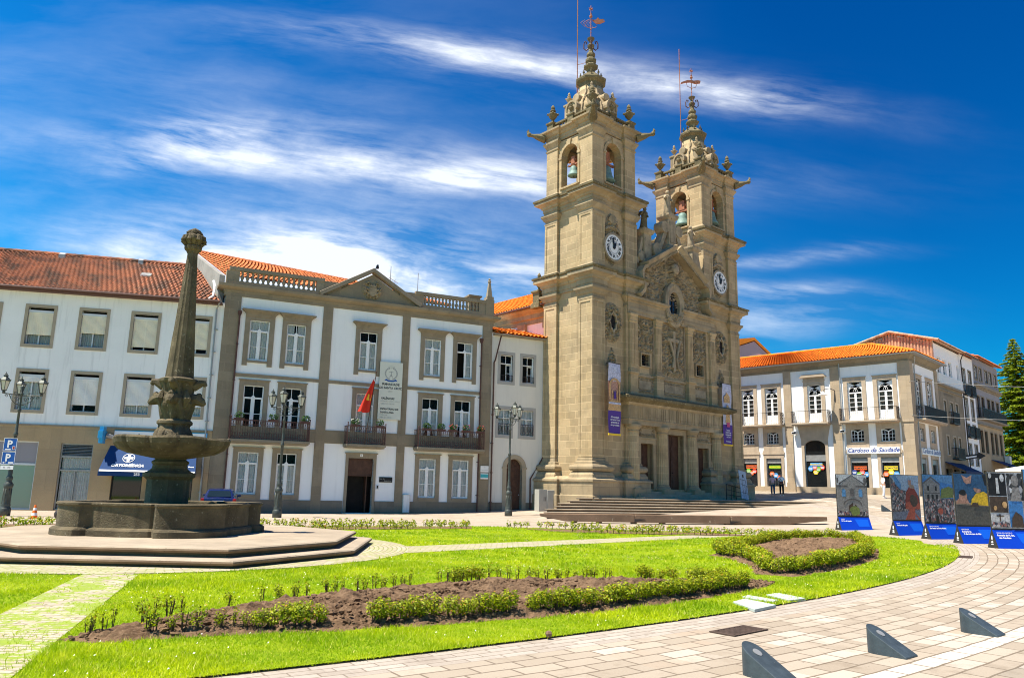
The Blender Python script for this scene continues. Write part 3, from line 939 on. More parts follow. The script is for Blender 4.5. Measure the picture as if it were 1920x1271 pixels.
def railing(root, x0, x1, d, z0, z1, m='iron_brown', infill=True):
    """balcony of forged bars between a slab at z0 and a handrail at z1, standing d in front of the wall"""
    r = MB(); y = -d
    r.box(x0, x1, y-.02, y+.02, z1-.04, z1); r.box(x0, x1, y-.012, y+.012, z0+.08, z0+.11); r.box(x0, x1, y-.01, y+.01, z1-.30, z1-.28)
    n = int((x1-x0)/.125)
    for i in range(n+1):
        x = x0+(x1-x0)*i/n
        r.box(x-.009, x+.009, y-.009, y+.009, z0, z1-.04)
        if i < n:
            xm = x+(x1-x0)/n/2; q = (x1-x0)/n*.42
            pts = [(xm+q*cos(t), y, z1-.16+.10*sin(t)) for t in np.linspace(0, 2*pi, 9)]
            r.tube(pts, .009, 4, False)
            pts = [(xm+q*cos(t), y, z0+.26+.13*sin(t)) for t in np.linspace(0, 2*pi, 9)]
            r.tube(pts, .008, 4, False)
    for xs in (x0, x1):
        r.box(xs-.022, xs+.022, y-.022, y+.022, z0, z1+.12); r.sphere((xs, y, z1+.15), .04)
        m_ = int(d/.13)
        for k in range(m_+1):
            yy = y+d*k/m_; r.box(xs-.009, xs+.009, yy-.009, yy+.009, z0, z1-.04)
        r.box(xs-.015, xs+.015, y, 0, z1-.04, z1); r.box(xs-.01, xs+.01, y, 0, z0+.08, z0+.11)
    return r.build('railing', m, root)


def pot_plant(x, y, z, root_rz, org, seed, label, flower=None, w=.26, group='potted plants on the balconies'):
    p = Vector((org[0]+x*cos(root_rz)-y*sin(root_rz), org[1]+x*sin(root_rz)+y*cos(root_rz), z))
    t = thing('potted_plant', label, 'potted plant', p, root_rz, group)
    MB().box(-w, w, -.09, .09, 0, .12).build('pot', 'iron_brown', t)
    V, F = leaf_cloud(170, (0, 0, .27), (w*1.05, .17, .20), .045, seed); raw_mesh('foliage', V, F, 'pot_leaf', t)
    if flower:
        V, F = leaf_cloud(34, (0, -.04, .34), (w*1.1, .17, .14), .035, seed+50, .85); raw_mesh('blossom', V, F, flower, t)
    return t


# ------------------------------------------------------------------ the white brotherhood building with the pediment
MO, MA = (-15.057, 41.492), R(90-64.4)
M = thing('white_building', 'white three-storey building with stone pilasters, balustraded roofline and a triangular pediment', 'building', (*MO, 0), MA)
GC, TC_, MC = [.97, 3.02, 11.25, 13.38], [1.0, 3.02, 7.24, 11.28, 13.42], [.97, 3.02, 7.24, 11.27, 13.38]
HW = .53
holes = [(c-HW, c+HW, .98 if c < 5 else .93, 3.22) for c in GC]+[(c-HW, c+HW, 3.90, 6.86) for c in MC]+[(c-HW, c+HW, 8.24, 10.52) for c in TC_]+[(6.46, 7.94, .04, 3.10)]
wl, bk = MB(), MB()
wall(wl, -.12, 14.62, 0, 11.85, holes, 0, .24, bk)
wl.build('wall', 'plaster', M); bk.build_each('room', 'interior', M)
for a, b in ((-.95, -.10), (4.47, 5.02), (9.28, 9.76), (14.60, 15.26)):
    q = MB(); q.box(a, b, -.065, .3, -.05, 11.76)
    q.build('pilaster', 'granite', M)
q = MB()
for a, b in ((-.10, 4.47), (5.02, 6.25), (8.12, 9.28), (9.76, 14.60)): q.box(a, b, -.06, .2, -.05, .70); q.part()
q.build_each('plinth', 'granite_dark', M)
q = MB()
for a, b in ((-.10, 4.47), (5.02, 9.28), (9.76, 14.60)): q.box(a, b, -.045, .1, 3.88, 4.62); q.part()
q.build_each('stone_belt', 'granite', M)
q = MB()
for a, b in ((-.10, 4.47), (5.02, 9.28), (9.76, 14.60)): q.box(a, b, -.06, .1, 7.30, 7.44); q.box(a, b, -.09, .1, 7.44, 7.48); q.part()
q.build_each('string_course', 'granite_plain', M)
CP = rect(-.97, 15.28, 0, 3)
MB().mould(CP, [(.06, 11.765), (.06, 11.98), (.10, 12.0), (.10, 12.08), (.22, 12.12), (.40, 12.22), (.42, 12.36), (.02, 12.42)]).build('cornice', 'granite', M)
# parapet: pedestals, rails and turned balusters left and right of the pediment
q = MB()
for a, b in ((-.86, 4.40), (10.0, 14.72)):
    q.box(a, b, -.10, .16, 12.40, 12.62); q.box(a, b, -.13, .19, 13.22, 13.42)
    for s in ((a, a+.55), (b-.45, b)): q.box(s[0], s[1], -.08, .14, 12.62, 13.22)
q.box(4.4, 5.4, -.06, .16, 12.40, 13.30); q.box(9.0, 10.0, -.06, .16, 12.40, 13.30); q.box(5.4, 9.0, 0.02, .2, 12.4, 13.3); q.box(14.72, 15.32, -.12, .5, 12.40, 13.5); q.box(-1.0, -.86, -.08, .5, 12.4, 13.2)
bal = q.build('balustrade', 'granite', M)
bp = [(.10, 0), (.10, .05), (.055, .08), (.06, .12), (.105, .22), (.095, .30), (.05, .42), (.06, .46), (.10, .50), (.05, .54), (.09, .60), (.09, .605)]
b0 = MB().lathe(bp, 10).build('baluster', 'granite_plain', bal, True)
first = True
for a, b, n in ((-.31, 3.95, 15), (10.55, 14.27, 16)):
    for i in range(n):
        o = b0 if first else b0.copy()
        if not first: COL.objects.link(o); o.parent = bal
        first = False; o.location = (a+(b-a)*(i+.5)/n, .03, 12.615)
# pediment
q = MB(); q.prism([(4.55, 12.42), (9.92, 12.42), (7.24, 14.08)], -.08, .5)
pe = q.build('pediment', 'granite', M)
q = MB()
sec = [(-.02, -.34), (.20, -.34), (.22, -.30), (.22, .2), (-.02, .2)]
q.sweep([(4.22, 12.40), (7.24, 14.22), (10.26, 12.40)], sec); q.build('raking_cornice', 'granite_plain', pe)


def carved(mb, x0, x1, z0, z1, y, amp, seed, mask=None, nx=36, nz=48, f=2.6, sym=True):
    """relief: mirrored ridged scrolls raised from the wall plane"""
    xc = (x0+x1)/2; vs = []
    for j in range(nz+1):
        for i in range(nx+1):
            u, v = i/nx*2-1, j/nz*2-1
            x, z = x0+(x1-x0)*i/nx, z0+(z1-z0)*j/nz
            a = abs(x-xc) if sym else x
            p = Vector((a*f*1.25, z*f*1.25, seed))
            p2 = p+Vector((mnoise.noise(p*1.3+Vector((7, 0, 0))), mnoise.noise(p*1.3+Vector((0, 9, 0))), 0))*.9
            h = 1-min(1, abs(mnoise.noise(p2*1.15))*3.6); h = h*h*(3-2*h); amp_ = amp*1.35
            h = .75*h+.45*max(0, mnoise.noise(p*.6+Vector((0, 0, 4))))
            e = min(1, (1-abs(u))*6, (1-abs(v))*6)
            k = mask(u, v) if mask else 1
            vs.append((x, y-amp_*h*e*k+(.06*(1-min(1, k*4)) if mask else 0), z))
    mb.add(vs, [(j*(nx+1)+i, j*(nx+1)+i+1, (j+1)*(nx+1)+i+1, (j+1)*(nx+1)+i) for j in range(nz) for i in range(nx)])


q = MB(); carved(q, 6.62, 7.86, 12.52, 13.72, -.10, .20, 3., lambda u, v: max(0, min(1, (1-u*u-v*v*.9)*3)), 30, 30, 3.2)
q.prism([(7.02, 12.80), (7.24, 12.66), (7.46, 12.80), (7.48, 13.22), (7.0, 13.22)], -.30, -.10)
q.box(7.04, 7.44, -.28, -.10, 13.26, 13.34)
for k in range(5): q.prism([(7.04+.1*k-.03, 13.34), (7.04+.1*k+.03, 13.34), (7.04+.1*k, 13.50)], -.26, -.12)
q.build('crest', 'church_carved', pe)
# windows of the three floors
curts = ['full', 'low', 'full', 'full']
for i, c in enumerate(GC):
    z0 = .98 if c < 5 else .93
    wn = sash(M, c-HW, c+HW, z0, 3.22, .06, 'full' if i != 1 else 'low', i, gap=.03 if i < 2 else 0)
    surround_m(wn, c-HW, c+HW, z0, 3.22, t=.26, head=.22)
for i, c in enumerate(MC):
    wn = sash(M, c-HW, c+HW, 3.90, 6.86, .06, ['none', 'none', 'full', 'tied', 'tied'][i], i+7, low=.62)
    surround_m(wn, c-HW, c+HW, 3.90, 6.86, t=.26, head=.26, sill=False)
for i, c in enumerate(TC_):
    wn = sash(M, c-HW, c+HW, 8.24, 10.52, .06, ['full', 'full', 'low', 'full', 'right'][i], i+20, gap=[0, .09, .02, 0, 0][i], open_leaf=(i == 4), label='window with its left leaf standing open' if i == 4 else None)
    surround_m(wn, c-HW, c+HW, 8.24, 10.52, t=.27, head=.20, feet=.30, hood=.30)
# entrance door
q = MB(); q.box(6.30, 6.46, -.07, .2, .04, 3.12); q.box(7.94, 8.10, -.07, .2, .04, 3.12); q.box(6.30, 8.10, -.072, .2, 3.10, 3.36); q.box(6.24, 8.16, -.13, .1, 3.36, 3.42)
q.build('door_surround', 'granite_plain', M)
q = MB(); q.box(6.47, 7.93, .14, .20, 2.16, 3.09); q.box(6.47, 7.93, .10, .22, 2.10, 2.16)
d = q.build('door', 'wood_dark', M)
q = MB(); q.box(7.60, 7.66, .2, .95, .06, 2.09); q.box(7.62, 7.72, .30, .36, 1.0, 1.04); q.build('door_leaf', 'wood_dark', d)
for a, b in ((-.20, 4.05), (6.08, 8.38), (10.30, 14.62)):
    q = MB(); q.box(a, b, -.86, .1, 3.74, 3.87); q.box(a+.05, b-.05, -.78, .1, 3.66, 3.74)
    bo = q.build('balcony', 'granite_plain', M)
    railing(bo, a+.05, b-.05, .80, 3.87, 4.92)
for x, z0, z1 in ((-.13, .05, 10.8), (14.50, .1, 10.75)):
    q = MB(); q.tube([(x, -.13, z0), (x, -.13, z1)], .045, 8); q.box(x-.10, x+.10, -.2, -.02, z1, z1+.14); q.prism([(x-.05, z1-.14), (x+.05, z1-.14), (x+.10, z1), (x-.10, z1)], -.19, -.04)
    for k in range(5): q.box(x-.06, x+.06, -.18, 0, z0+1+2*k, z0+1.05+2*k)
    q.build('downpipe', 'iron_brown', M)
# roof behind the parapet and the grey party wall on its left
rf = tile_roof((-1.0, .9, 13.15), (12.5, .9, 13.0), (-2.45, 5.6, 15.55), (7.2, 5.6, 15.0), .26, .40)
ridge_caps(rf, (-2.45, 5.6, 15.60), (7.2, 5.6, 15.05)); ridge_caps(rf, (7.2, 5.6, 15.05), (12.5, .9, 13.05))
rf.build('roof', 'tile_orange', M)
q = MB(); q.rings([[(-1.02, .5, 10.5), (-1.0, .9, 13.08), (-2.45, 5.6, 15.45), (-2.6, 5.6, 10.5)], [(-1.32, .5, 10.5), (-1.3, .9, 13.12), (-2.75, 5.6, 15.5), (-2.9, 5.6, 10.5)]])
q.build('party_wall', 'concrete', M)
q = MB(); q.box(-.95, 15.2, .72, 5.6, 0, 12.35); q.build('body', 'plaster', M)
# a pale rolled sheet lies behind the balusters, an obelisk and a low chimney stand on the right end
q = MB(); q.box(13.9, 14.62, .6, 1.3, 12.4, 13.75); q.box(13.8, 14.72, .5, 1.4, 13.75, 13.85); q.build('chimney', 'granite', M)
q = MB(); q.box(14.82, 15.28, -.1, .4, 13.5, 13.72); q.rings([[(15.05+s*dx_, .15+s*dy_, z) for dx_, dy_ in ((-1, -1), (1, -1), (1, 1), (-1, 1))] for s, z in ((.16, 13.72), (.16, 13.78), (.07, 14.65), (.05, 14.68))]); q.lathe([(.05, 14.66), (.11, 14.72), (.12, 14.8), (.05, 14.86), (.09, 14.92), (.02, 15.0)], 10, 15.05, .15)
q.build('obelisk', 'granite_plain', M)
pots = [(.25, 'fern-green potted plant at the left end of the left balcony rail', None), (2.02, 'spreading potted plant in the middle of the left balcony rail', None), (3.75, 'drooping potted plant at the right end of the left balcony rail', None),
        (6.55, 'potted plant with white blossom on the small middle balcony', 'petal_white'), (7.98, 'small green potted plant right of the flag on the middle balcony', None),
        (10.85, 'dark green potted plant first from the left on the right balcony', None), (11.75, 'dark green potted plant in front of the tied curtain on the right balcony', None), (12.5, 'tall pink-flowered pot between the two doors of the right balcony', 'petal_red'), (13.35, 'red geranium before the right-hand door of the right balcony', 'petal_red'), (14.3, 'bushy red geranium at the right end of the right balcony', 'petal_red')]
for i, (x, lb, fl) in enumerate(pots): pot_plant(x, -.80, 4.86, MA, MO, 30+i, lb, fl)
# flag on its pole
t = thing('flag', 'red flag hanging from a leaning pole on the middle balcony', 'flag', (MO[0]+7.12*cos(MA)+.8*sin(MA), MO[1]+7.12*sin(MA)-.8*cos(MA), 3.87), MA)
q = MB(); q.tube([(0, 0, 0), (.42, -.22, 4.15)], .022, 8); q.sphere((.42, -.22, 4.18), .045); q.build('pole', 'wood_dark', t)
q = MB(); n = 16; vs = []
for j in range(n+1):
    v = j/n; px = .385-.19*v; pz = 3.62-1.75*v
    for i in range(13):
        s = i/12; L_ = (.10+.62*v**.9)
        vs.append((px-s*L_+.02*sin(9*s), -.20+.09*v+.075*sin(s*11+v*2.5)*(.3+v), pz+.10*s-.18*s*v-.05*sin(s*5)))
q.add(vs, [(j*13+i, j*13+i+1, (j+1)*13+i+1, (j+1)*13+i) for j in range(n) for i in range(12)])
fo = q.build('cloth', 'flag_red', t, True)
q = MB(); q.add([(a, b-.012, c) for a, b, c in (vs[7*13+3], vs[7*13+8], vs[10*13+8], vs[10*13+3])], [(0, 1, 2, 3)]); q.build('emblem', 'yellow', fo)
# banner, plaque, intercom, number, small signs
def wall_thing(name, label, cat, org, rz, x, y, z):
    return thing(name, label, cat, (org[0]+x*cos(rz)-y*sin(rz), org[1]+x*sin(rz)+y*cos(rz), z), rz)


t = wall_thing('banner', 'tall cream banner reading IRMANDADE DE SANTA CRUZ on the white facade', 'banner', MO, MA, 8.68, -.16, 5.42)
q = MB(); q.box(-.70, .70, -.01, .01, 0, 3.42); q.build('cloth', 'cream', t)
q = MB()
for s_, z, a_, x_, b_ in (('IRMANDADE', .235, 'CENTER', 0, .006), ('DE SANTA CRUZ', .225, 'CENTER', 0, .006), ('VALÊNCIAS', .20, 'LEFT', -.55, .006), ('INFANTÁRIO DE', .185, 'LEFT', -.56, .006), ('SANTA ANA', .185, 'LEFT', -.56, .006)):
    zz = {'IRMANDADE': 2.02, 'DE SANTA CRUZ': 1.80, 'VALÊNCIAS': 1.18, 'INFANTÁRIO DE': .56, 'SANTA ANA': .36}[s_]
    text(q, s_, z*.80, x_, zz, -.016, a_, b_)
q.build('lettering', 'lettering_dark', t)
q = MB()
for s_, sz, x_, zz, a_ in (('IPSS', .15, 0, 1.60, 'CENTER'), ('• CENTRO SANTA CRUZ', .11, -.60, 1.03, 'LEFT'), ('• CENTRO DE DIA', .11, -.60, .88, 'LEFT'), ('• CRECHE', .11, -.60, .22, 'LEFT'), ('• PRÉ-ESCOLAR', .11, -.60, .08, 'LEFT')):
    text(q, s_, sz, x_, zz, -.016, a_)
for sg in (-1, 1):
    for k in range(9):
        a = R(-70+k*17); cx, cz = sg*.36*cos(a), 2.72+.34*sin(a)
        q.prism([(cx-.05, cz-.03), (cx+.03, cz-.05), (cx+.05, cz+.04), (cx-.03, cz+.05)], -.016, -.0125)
for a in np.linspace(0, 2*pi, 20):
    q.prism([(.19*cos(a), 3.12+.055*sin(a)), (.19*cos(a+.34), 3.12+.055*sin(a+.34)), (.165*cos(a+.34), 3.12+.04*sin(a+.34)), (.165*cos(a), 3.12+.04*sin(a))], -.016, -.0125)
for p_ in ([(-.02, 2.55), (.02, 2.55), (.02, 2.86), (-.02, 2.86)], [(-.13, 2.80), (.13, 2.80), (.13, 2.83), (-.13, 2.83)], [(-.11, 2.50), (-.07, 2.50), (.02, 2.68), (-.02, 2.68)], [(.07, 2.50), (.11, 2.50), (.02, 2.68), (-.02, 2.68)]):
    q.prism(p_, -.016, -.0125)
q.build('emblem', 'lettering_grey', t)
q = MB(); q.prism([(-.40, 2.30), (-.30, 2.40), (-.15, 2.33), (.15, 2.33), (.30, 2.40), (.40, 2.28), (.28, 2.29), (.15, 2.24), (-.15, 2.24), (-.28, 2.29)], -.016, -.0125); q.build('ribbon', 'sign_blue', t)
t = wall_thing('plaque', 'dark plaque with pale lettering beside the entrance of the white building', 'plaque', MO, MA, 8.72, -.03, 1.78)
q = MB(); q.box(-.39, .39, -.012, .02, 0, .30); q.build('board', 'black', t); q = MB(); text(q, 'Lar de', .10, -.34, .17, -.02, 'LEFT'); text(q, 'Santa Cruz', .10, .34, .05, -.02, 'RIGHT'); q.build('lettering', 'lettering_grey', t)
t = wall_thing('intercom', 'small white intercom box below the plaque by the entrance', 'intercom', MO, MA, 8.24, -.03, 1.38)
q = MB(); q.box(-.07, .07, -.03, .03, 0, .24); q.build('case', 'alu', t); q = MB(); q.box(-.045, .045, -.036, -.03, .05, .2); q.build('keypad', 'black', t)
t = wall_thing('number_plate', 'small white house number plate above the entrance', 'house number', MO, MA, 7.2, -.075, 3.20)
q = MB(); q.box(-.08, .08, -.012, .0, 0, .15); q.build('board', 'white_paint', t); q = MB(); text(q, '5', .13, 0, .03, -.016); q.build('lettering', 'lettering_dark', t)
t = wall_thing('wall_sign', 'white sign over a turquoise one on the right-hand pilaster', 'sign', MO, MA, 14.95, -.115, 2.12)
q = MB(); q.box(-.27, .27, -.012, .01, .42, .80); q.box(-.26, .26, -.012, .01, 0, .36); q.build('board', 'white_paint', t)
q = MB(); q.box(-.255, .255, -.016, -.0125, .09, .30); q.build('print', 'cyan', t); q = MB(); text(q, 'LAR', .07, 0, .68, -.016); text(q, 'SANTA CRUZ', .07, 0, .52, -.016); q.build('lettering', 'lettering_grey', t)
# aerials, floodlight
for x, y, z0, z1, lb in ((9.0, 2.2, 13.9, 15.45, 'rooftop television aerial with short rods right of the pediment'), (10.95, 2.5, 13.8, 15.35, 'bare thin mast standing behind the right balustrade')):
    t = wall_thing('antenna', lb, 'antenna', MO, MA, x, y, z0); q = MB(); q.tube([(0, 0, -1), (0, 0, z1-z0)], .022, 6)
    if x < 10:
        q.tube([(-.1, -.1, .75), (.55, .2, .55)], .012, 5)
        for k in range(6): s = k/5; q.tube([(-.1+.65*s, -.1+.3*s-.16, .75-.2*s), (-.1+.65*s, -.1+.3*s+.16, .75-.2*s)], .008, 4)
        q.tube([(.2, 0, .2), (.35, 0, .75)], .01, 4)
    q.build('mast', 'zinc', t)
t = wall_thing('floodlight', 'small black floodlight on the peak of the pediment', 'floodlight', MO, MA, 7.38, -.2, 14.30)
q = MB(); q.tube([(-.12, 0, 0), (.05, 0, .2)], .02, 6); q.prism([(-.02, .16), (.16, .16), (.12, .38), (.04, .38)], -.1, .1); q.build('lamp_body', 'black', t)
t = wall_thing('wall_cabinet', 'small pale cabinet at the foot of the third pilaster', 'cabinet', MO, MA, 9.98, -.12, .06)
q = MB(); q.box(-.20, .20, -.1, .12, 0, 1.05); q.build('case', 'plaster_warm', t, bevel=.01); q = MB(); q.box(-.16, .16, -.106, -.1, .06, .98); q.build('door', 'plaster_old', t)

# ------------------------------------------------------------------ small white house between it and the church
HO = (MO[0]+15.3*cos(MA), MO[1]+15.3*sin(MA))
Hs = thing('white_house', 'narrow white house with an arched door wedged between the pedimented building and the church', 'house', (*HO, 0), MA)
hw = [(.62, 1.48, 8.3, 10.02), (2.2, 3.02, 8.3, 10.02), (.56, 1.42, 4.9, 6.52), (2.14, 3.04, 4.9, 6.52)]
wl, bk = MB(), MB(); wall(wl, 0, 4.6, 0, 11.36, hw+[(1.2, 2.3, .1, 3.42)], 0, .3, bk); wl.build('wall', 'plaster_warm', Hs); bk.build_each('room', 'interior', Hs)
MB().box(0.02, 4.55, .78, 5, 0, 11.3).build('body', 'plaster_warm', Hs)
for i, (a, b, c, d_) in enumerate(hw):
    up_ = i < 2; f = MB(); y = .14
    bars(f, a, b, c, d_, .05, y, y+.06); zt = d_-.56
    f.box(a+.05, b-.05, y-.01, y+.06, zt-.03, zt+.03); f.box((a+b)/2-.015, (a+b)/2+.015, y+.01, y+.05, zt+.03, d_-.05)
    if not up_:
        f.box((a+b)/2-.035, (a+b)/2+.035, y-.01, y+.06, c+.05, zt-.03); f.box(a+.05, b-.05, y+.015, y+.045, c+.62, c+.65)
    else:
        # leaf swung inwards
        x2 = b-.06
        for z0_, z1_ in ((c+.05, c+.11), (zt-.09, zt-.03), (c+.55, c+.58)): f.box(x2-.30, x2, y+.10, y+.13, z0_, z1_)
        f.box(x2-.32, x2-.27, y+.10, y+.14, c+.05, zt-.03); f.box(x2-.03, x2+.02, y+.10, y+.14, c+.05, zt-.03)
    wn = f.build('window', 'white_paint', Hs, label='window with an open casement' if up_ else None)
    q = MB()
    if up_: q.quad((a, y+.03, zt), (b, y+.03, zt), (b, y+.03, d_), (a, y+.03, d_)); q.quad((b-.36, y+.115, c), (b-.06, y+.115, c), (b-.06, y+.115, zt), (b-.36, y+.115, zt))
    else: q.quad((a, y+.03, c), (b, y+.03, c), (b, y+.03, d_), (a, y+.03, d_))
    q.build('pane', 'pane', wn)
    if not up_:
        q = MB(); drape(q, a, b, c, d_, y+.14, seed=i); q.build('curtain', 'curtain', wn)
    s = MB()
    for bx in ((a-.19, a, c-.2, d_+.2), (b, b+.17, c-.2, d_+.2)): s.box(bx[0], bx[1], -.02, .13, bx[2], bx[3])
    s.box(a, b, -.02, .13, d_, d_+.2); s.box(a, b, -.021, .13, c-.2, c); s.build('window_surround', 'surround_grey', wn)
    r = MB(); z1 = c+.72 if not up_ else c+.42
    r.box(a, b, -.05, -.03, z1-.03, z1); r.box(a, b, -.05, -.03, c+.06, c+.08)
    for k in range(9): x = a+(b-a)*k/8; r.box(x-.008, x+.008, -.048, -.032, c+.04, z1)
    if not up_:
        for k in range(4):
            xm = a+(b-a)*(k+.5)/4
            r.tube([(xm+.085*cos(t_), -.04, c+.4+.22*sin(t_)) for t_ in np.linspace(0, 2*pi, 10)], .011, 4, False)
    r.build('window_rail', 'iron', wn)
q = MB()
pts = arc(1.75, 2.87, .55, 180, 0, 14); po = arc(1.75, 2.87, .82, 180, 0, 14)
for k in range(14): q.rings([[(pts[k][0], y, pts[k][1]), (po[k][0], y, po[k][1]), (po[k+1][0], y, po[k+1][1]), (pts[k+1][0], y, pts[k+1][1])] for y in (-.05, .25)])
q.box(.93, 1.2, -.05, .25, .1, 2.87); q.box(2.3, 2.57, -.05, .25, .1, 2.87); q.box(.88, 1.22, -.08, .2, 2.80, 2.92); q.box(2.28, 2.62, -.08, .2, 2.80, 2.92)
q.prism([(1.2, 3.42), (1.2, 2.87)]+arc(1.75, 2.87, .55, 180, 90, 8), -.001, .2); q.prism(arc(1.75, 2.87, .55, 90, 0, 8)+[(2.3, 2.87), (2.3, 3.42)], -.001, .2)
q.build('door_surround', 'surround', Hs)
q = MB(); q.prism([(1.2, .1), (2.3, .1), (2.3, 2.87)]+arc(1.75, 2.87, .55, 0, 180, 14), .26, .32)
for k in range(7): q.box(1.24+.16*k, 1.25+.16*k, .245, .26, .15, 2.8)
q.box(1.2, 2.3, .24, .26, 2.82, 2.9)
for k in range(7):
    a = R(15+k*25); q.tube([(1.75+.12*cos(a), .25, 2.92+.12*sin(a)), (1.75+.5*cos(a), .25, 2.92+.5*sin(a))], .015, 4)
dd = q.build('door', 'wood_dark', Hs); MB().sphere((2.2, .23, 1.2), .03).build('handle', 'alu', dd)
q = MB(); q.box(0.0, .93, -.04, .1, 0, .72); q.part(); q.box(2.57, 3.9, -.04, .1, 0, .72); q.build_each('plinth', 'granite_dark', Hs)
rf = tile_roof((0.05, -.35, 11.36), (4.55, -.35, 11.36), (.05, 4.0, 12.6), (4.55, 4.0, 12.6), .27, .4, .07); rf.build('roof', 'tile_bright', Hs)
MB().box(0.05, 4.5, -.30, .1, 11.22, 11.33).build('eave_board', 'granite_plain', Hs)
for pts in ([(.12, -.1, .1), (.12, -.1, 9.45), (.2, -.1, 9.6), (.45, -.28, 11.0), (.5, -.3, 11.2)], [(3.78, -.1, 3.65), (3.78, -.1, 11.2)], [(3.78, -.1, 3.66), (2.85, -.1, 2.2), (2.85, -.1, .3)]):
    q = MB(); q.tube(pts, .05, 8)
    for k in range(4):
        z = pts[0][2]+.6+k*1.8
        if len(pts) != 3 and z < 9: q.box(pts[0][0]-.07, pts[0][0]+.07, -.16, 0, z, z+.05)
    q.build('downpipe', 'iron_brown', Hs)
t = wall_thing('utility_cabinet', 'pale grey double utility cabinet at the corner of the church', 'cabinet', HO, MA, 3.55, -1.5, .12)
q = MB(); q.box(-.95, -.38, -.3, .3, 0, 1.45); q.box(-.38, .35, -.34, .34, 0, 1.42); q.build('case', 'cabinet_paint', t, bevel=.015)
q = MB(); q.box(-.90, -.43, -.306, -.3, .3, 1.4); q.box(-.33, .3, -.346, -.34, .08, 1.36); d_ = q.build('door', 'cabinet_paint', t)
q = MB(); q.box(-.62, -.60, -.325, -.306, .75, 1.0); q.box(-.50, -.48, -.325, -.306, .75, 1.0); q.build('handle', 'black', d_)
q = MB(); q.box(.36, .85, -.3, .4, 0, 1.38); q.build('wing_wall', 'church_trim', t)

# ------------------------------------------------------------------ apartment block on the left
LO, LA = (-15.914, 41.082), R(90-76.3)
Lb = thing('apartment_building', 'long white apartment block with tiled roof, roller shutters and tan stone ground floor', 'building', (*LO, 0), LA)
xs = [-11.52, -8.97, -6.43, -3.9, -1.3]
wins = [(x-.6, x+.6, z0, z0+1.95) for x in xs for z0 in (8.38, 5.0)]
wl, bk = MB(), MB(); wall(wl, -19, 0.0, 4.2, 11.3, wins, 0, .26, bk); wl.build('wall', 'plaster_old', Lb)
shops = [(-10.5, -8.22, .04, 3.42), (-7.18, -5.68, .04, 3.38), (-4.66, -3.2, .04, 3.0), (-2.9, -.75, .04, 3.0)]
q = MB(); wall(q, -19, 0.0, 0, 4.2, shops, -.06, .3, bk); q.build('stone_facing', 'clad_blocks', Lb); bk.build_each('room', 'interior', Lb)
MB().box(-19, 0, -.10, .02, 4.2, 4.28).build('ledge', 'granite_plain', Lb)
MB().box(-19, 0, .80, 8, 0, 11.2).build('body', 'plaster_old', Lb)
drop = {(-11.52, 0): .5, (-8.97, 0): .70, (-6.43, 0): .56, (-3.9, 0): .90, (-1.3, 0): .86, (-8.97, 1): .16, (-6.43, 1): .80, (-3.9, 1): .74, (-1.3, 1): .72, (-11.52, 1): .6}
for x in xs:
    for r_, z0 in ((0, 8.38), (1, 5.0)):
        a, b, z1 = x-.6, x+.6, z0+1.95
        f = MB(); bars(f, a+.01, b-.01, z0, z1-.25, .05, .16, .21); f.box(x-.03, x+.03, .15, .21, z0+.05, z1-.25); f.box(a, b, .05, .22, z1-.25, z1-.13)
        wn = f.build('window', 'alu', Lb)
        q = MB(); q.quad((a, .185, z0), (b, .185, z0), (b, .185, z1-.2), (a, .185, z1-.2)); q.build('pane', 'pane', wn)
        s = MB()
        for bx in ((a-.15, a, z0-.16, z1+.16), (b, b+.15, z0-.16, z1+.16)): s.box(bx[0], bx[1], -.035, .15, bx[2], bx[3])
        s.box(a, b, -.036, .15, z1, z1+.16); s.box(a, b, -.05, .15, z0-.16, z0); s.build('window_surround', 'surround', wn)
        h = (1.70)*drop[x, r_]; zt = z1-.25; q = MB(); n = max(2, int(h/.05))
        for k in range(n): q.prism([(.065, zt-h*k/n), (.065, zt-h*(k+1)/n+.006), (.055, zt-h*(k+1)/n+.01), (.048, zt-h*(k+.5)/n), (.055, zt-h*k/n-.005)], a+.02, b-.02, 'x')
        q.build('roller_shutter', 'shutter' if r_ == 0 else 'shutter_pale', wn)
        if drop[x, r_] < .75:
            q = MB(); drape(q, a, b, z0, z1-.3, .27, seed=int(x*9)); q.build('curtain', 'curtain' if r_ else 'alu', wn)
# shop fronts of the ground floor
q = MB(); bars(q, -10.5, -8.22, .04, 3.42, .06, .05, .12); q.box(-10.4, -8.28, .04, .12, 2.22, 2.32); f = q.build('shop_window', 'alu', Lb)
q = MB(); q.quad((-10.5, .09, .04), (-8.22, .09, .04), (-8.22, .09, 2.3), (-10.5, .09, 2.3)); q.build('pane', 'pane_green', f); q = MB(); q.box(-10.46, -8.26, .085, .095, 2.3, 3.38); q.build('panel', 'plaster_grey', f)
q = MB(); bars(q, -7.18, -5.68, .04, 3.38, .06, .05, .12); q.box(-7.12, -5.74, .04, .12, 1.98, 2.06); q.box(-7.12, -5.74, .04, .12, 2.66, 2.74); q.box(-6.45, -6.40, .05, .12, .1, 1.98)
for k in range(8): q.prism([(.06, 2.76+k*.075), (.13, 2.80+k*.075), (.13, 2.81+k*.075), (.06, 2.77+k*.075)], -7.12, -5.74, 'x')
f = q.build('glass_door', 'zinc', Lb); q = MB(); q.quad((-7.18, .09, .04), (-5.68, .09, .04), (-5.68, .09, 2.7), (-7.18, .09, 2.7)); q.build('pane', 'pane', f)
q = MB(); drape(q, -7.1, -5.76, .1, 2.66, .2, amp=.03); q.build('curtain', 'curtain', f)
q = MB(); bars(q, -4.66, -3.2, .04, 3.0, .06, .05, .12); bars(q, -2.9, -.75, .04, 3.0, .06, .05, .12); q.box(-1.85, -1.79, .05, .12, .1, 2.95); f = q.build('shop_window', 'black', Lb)
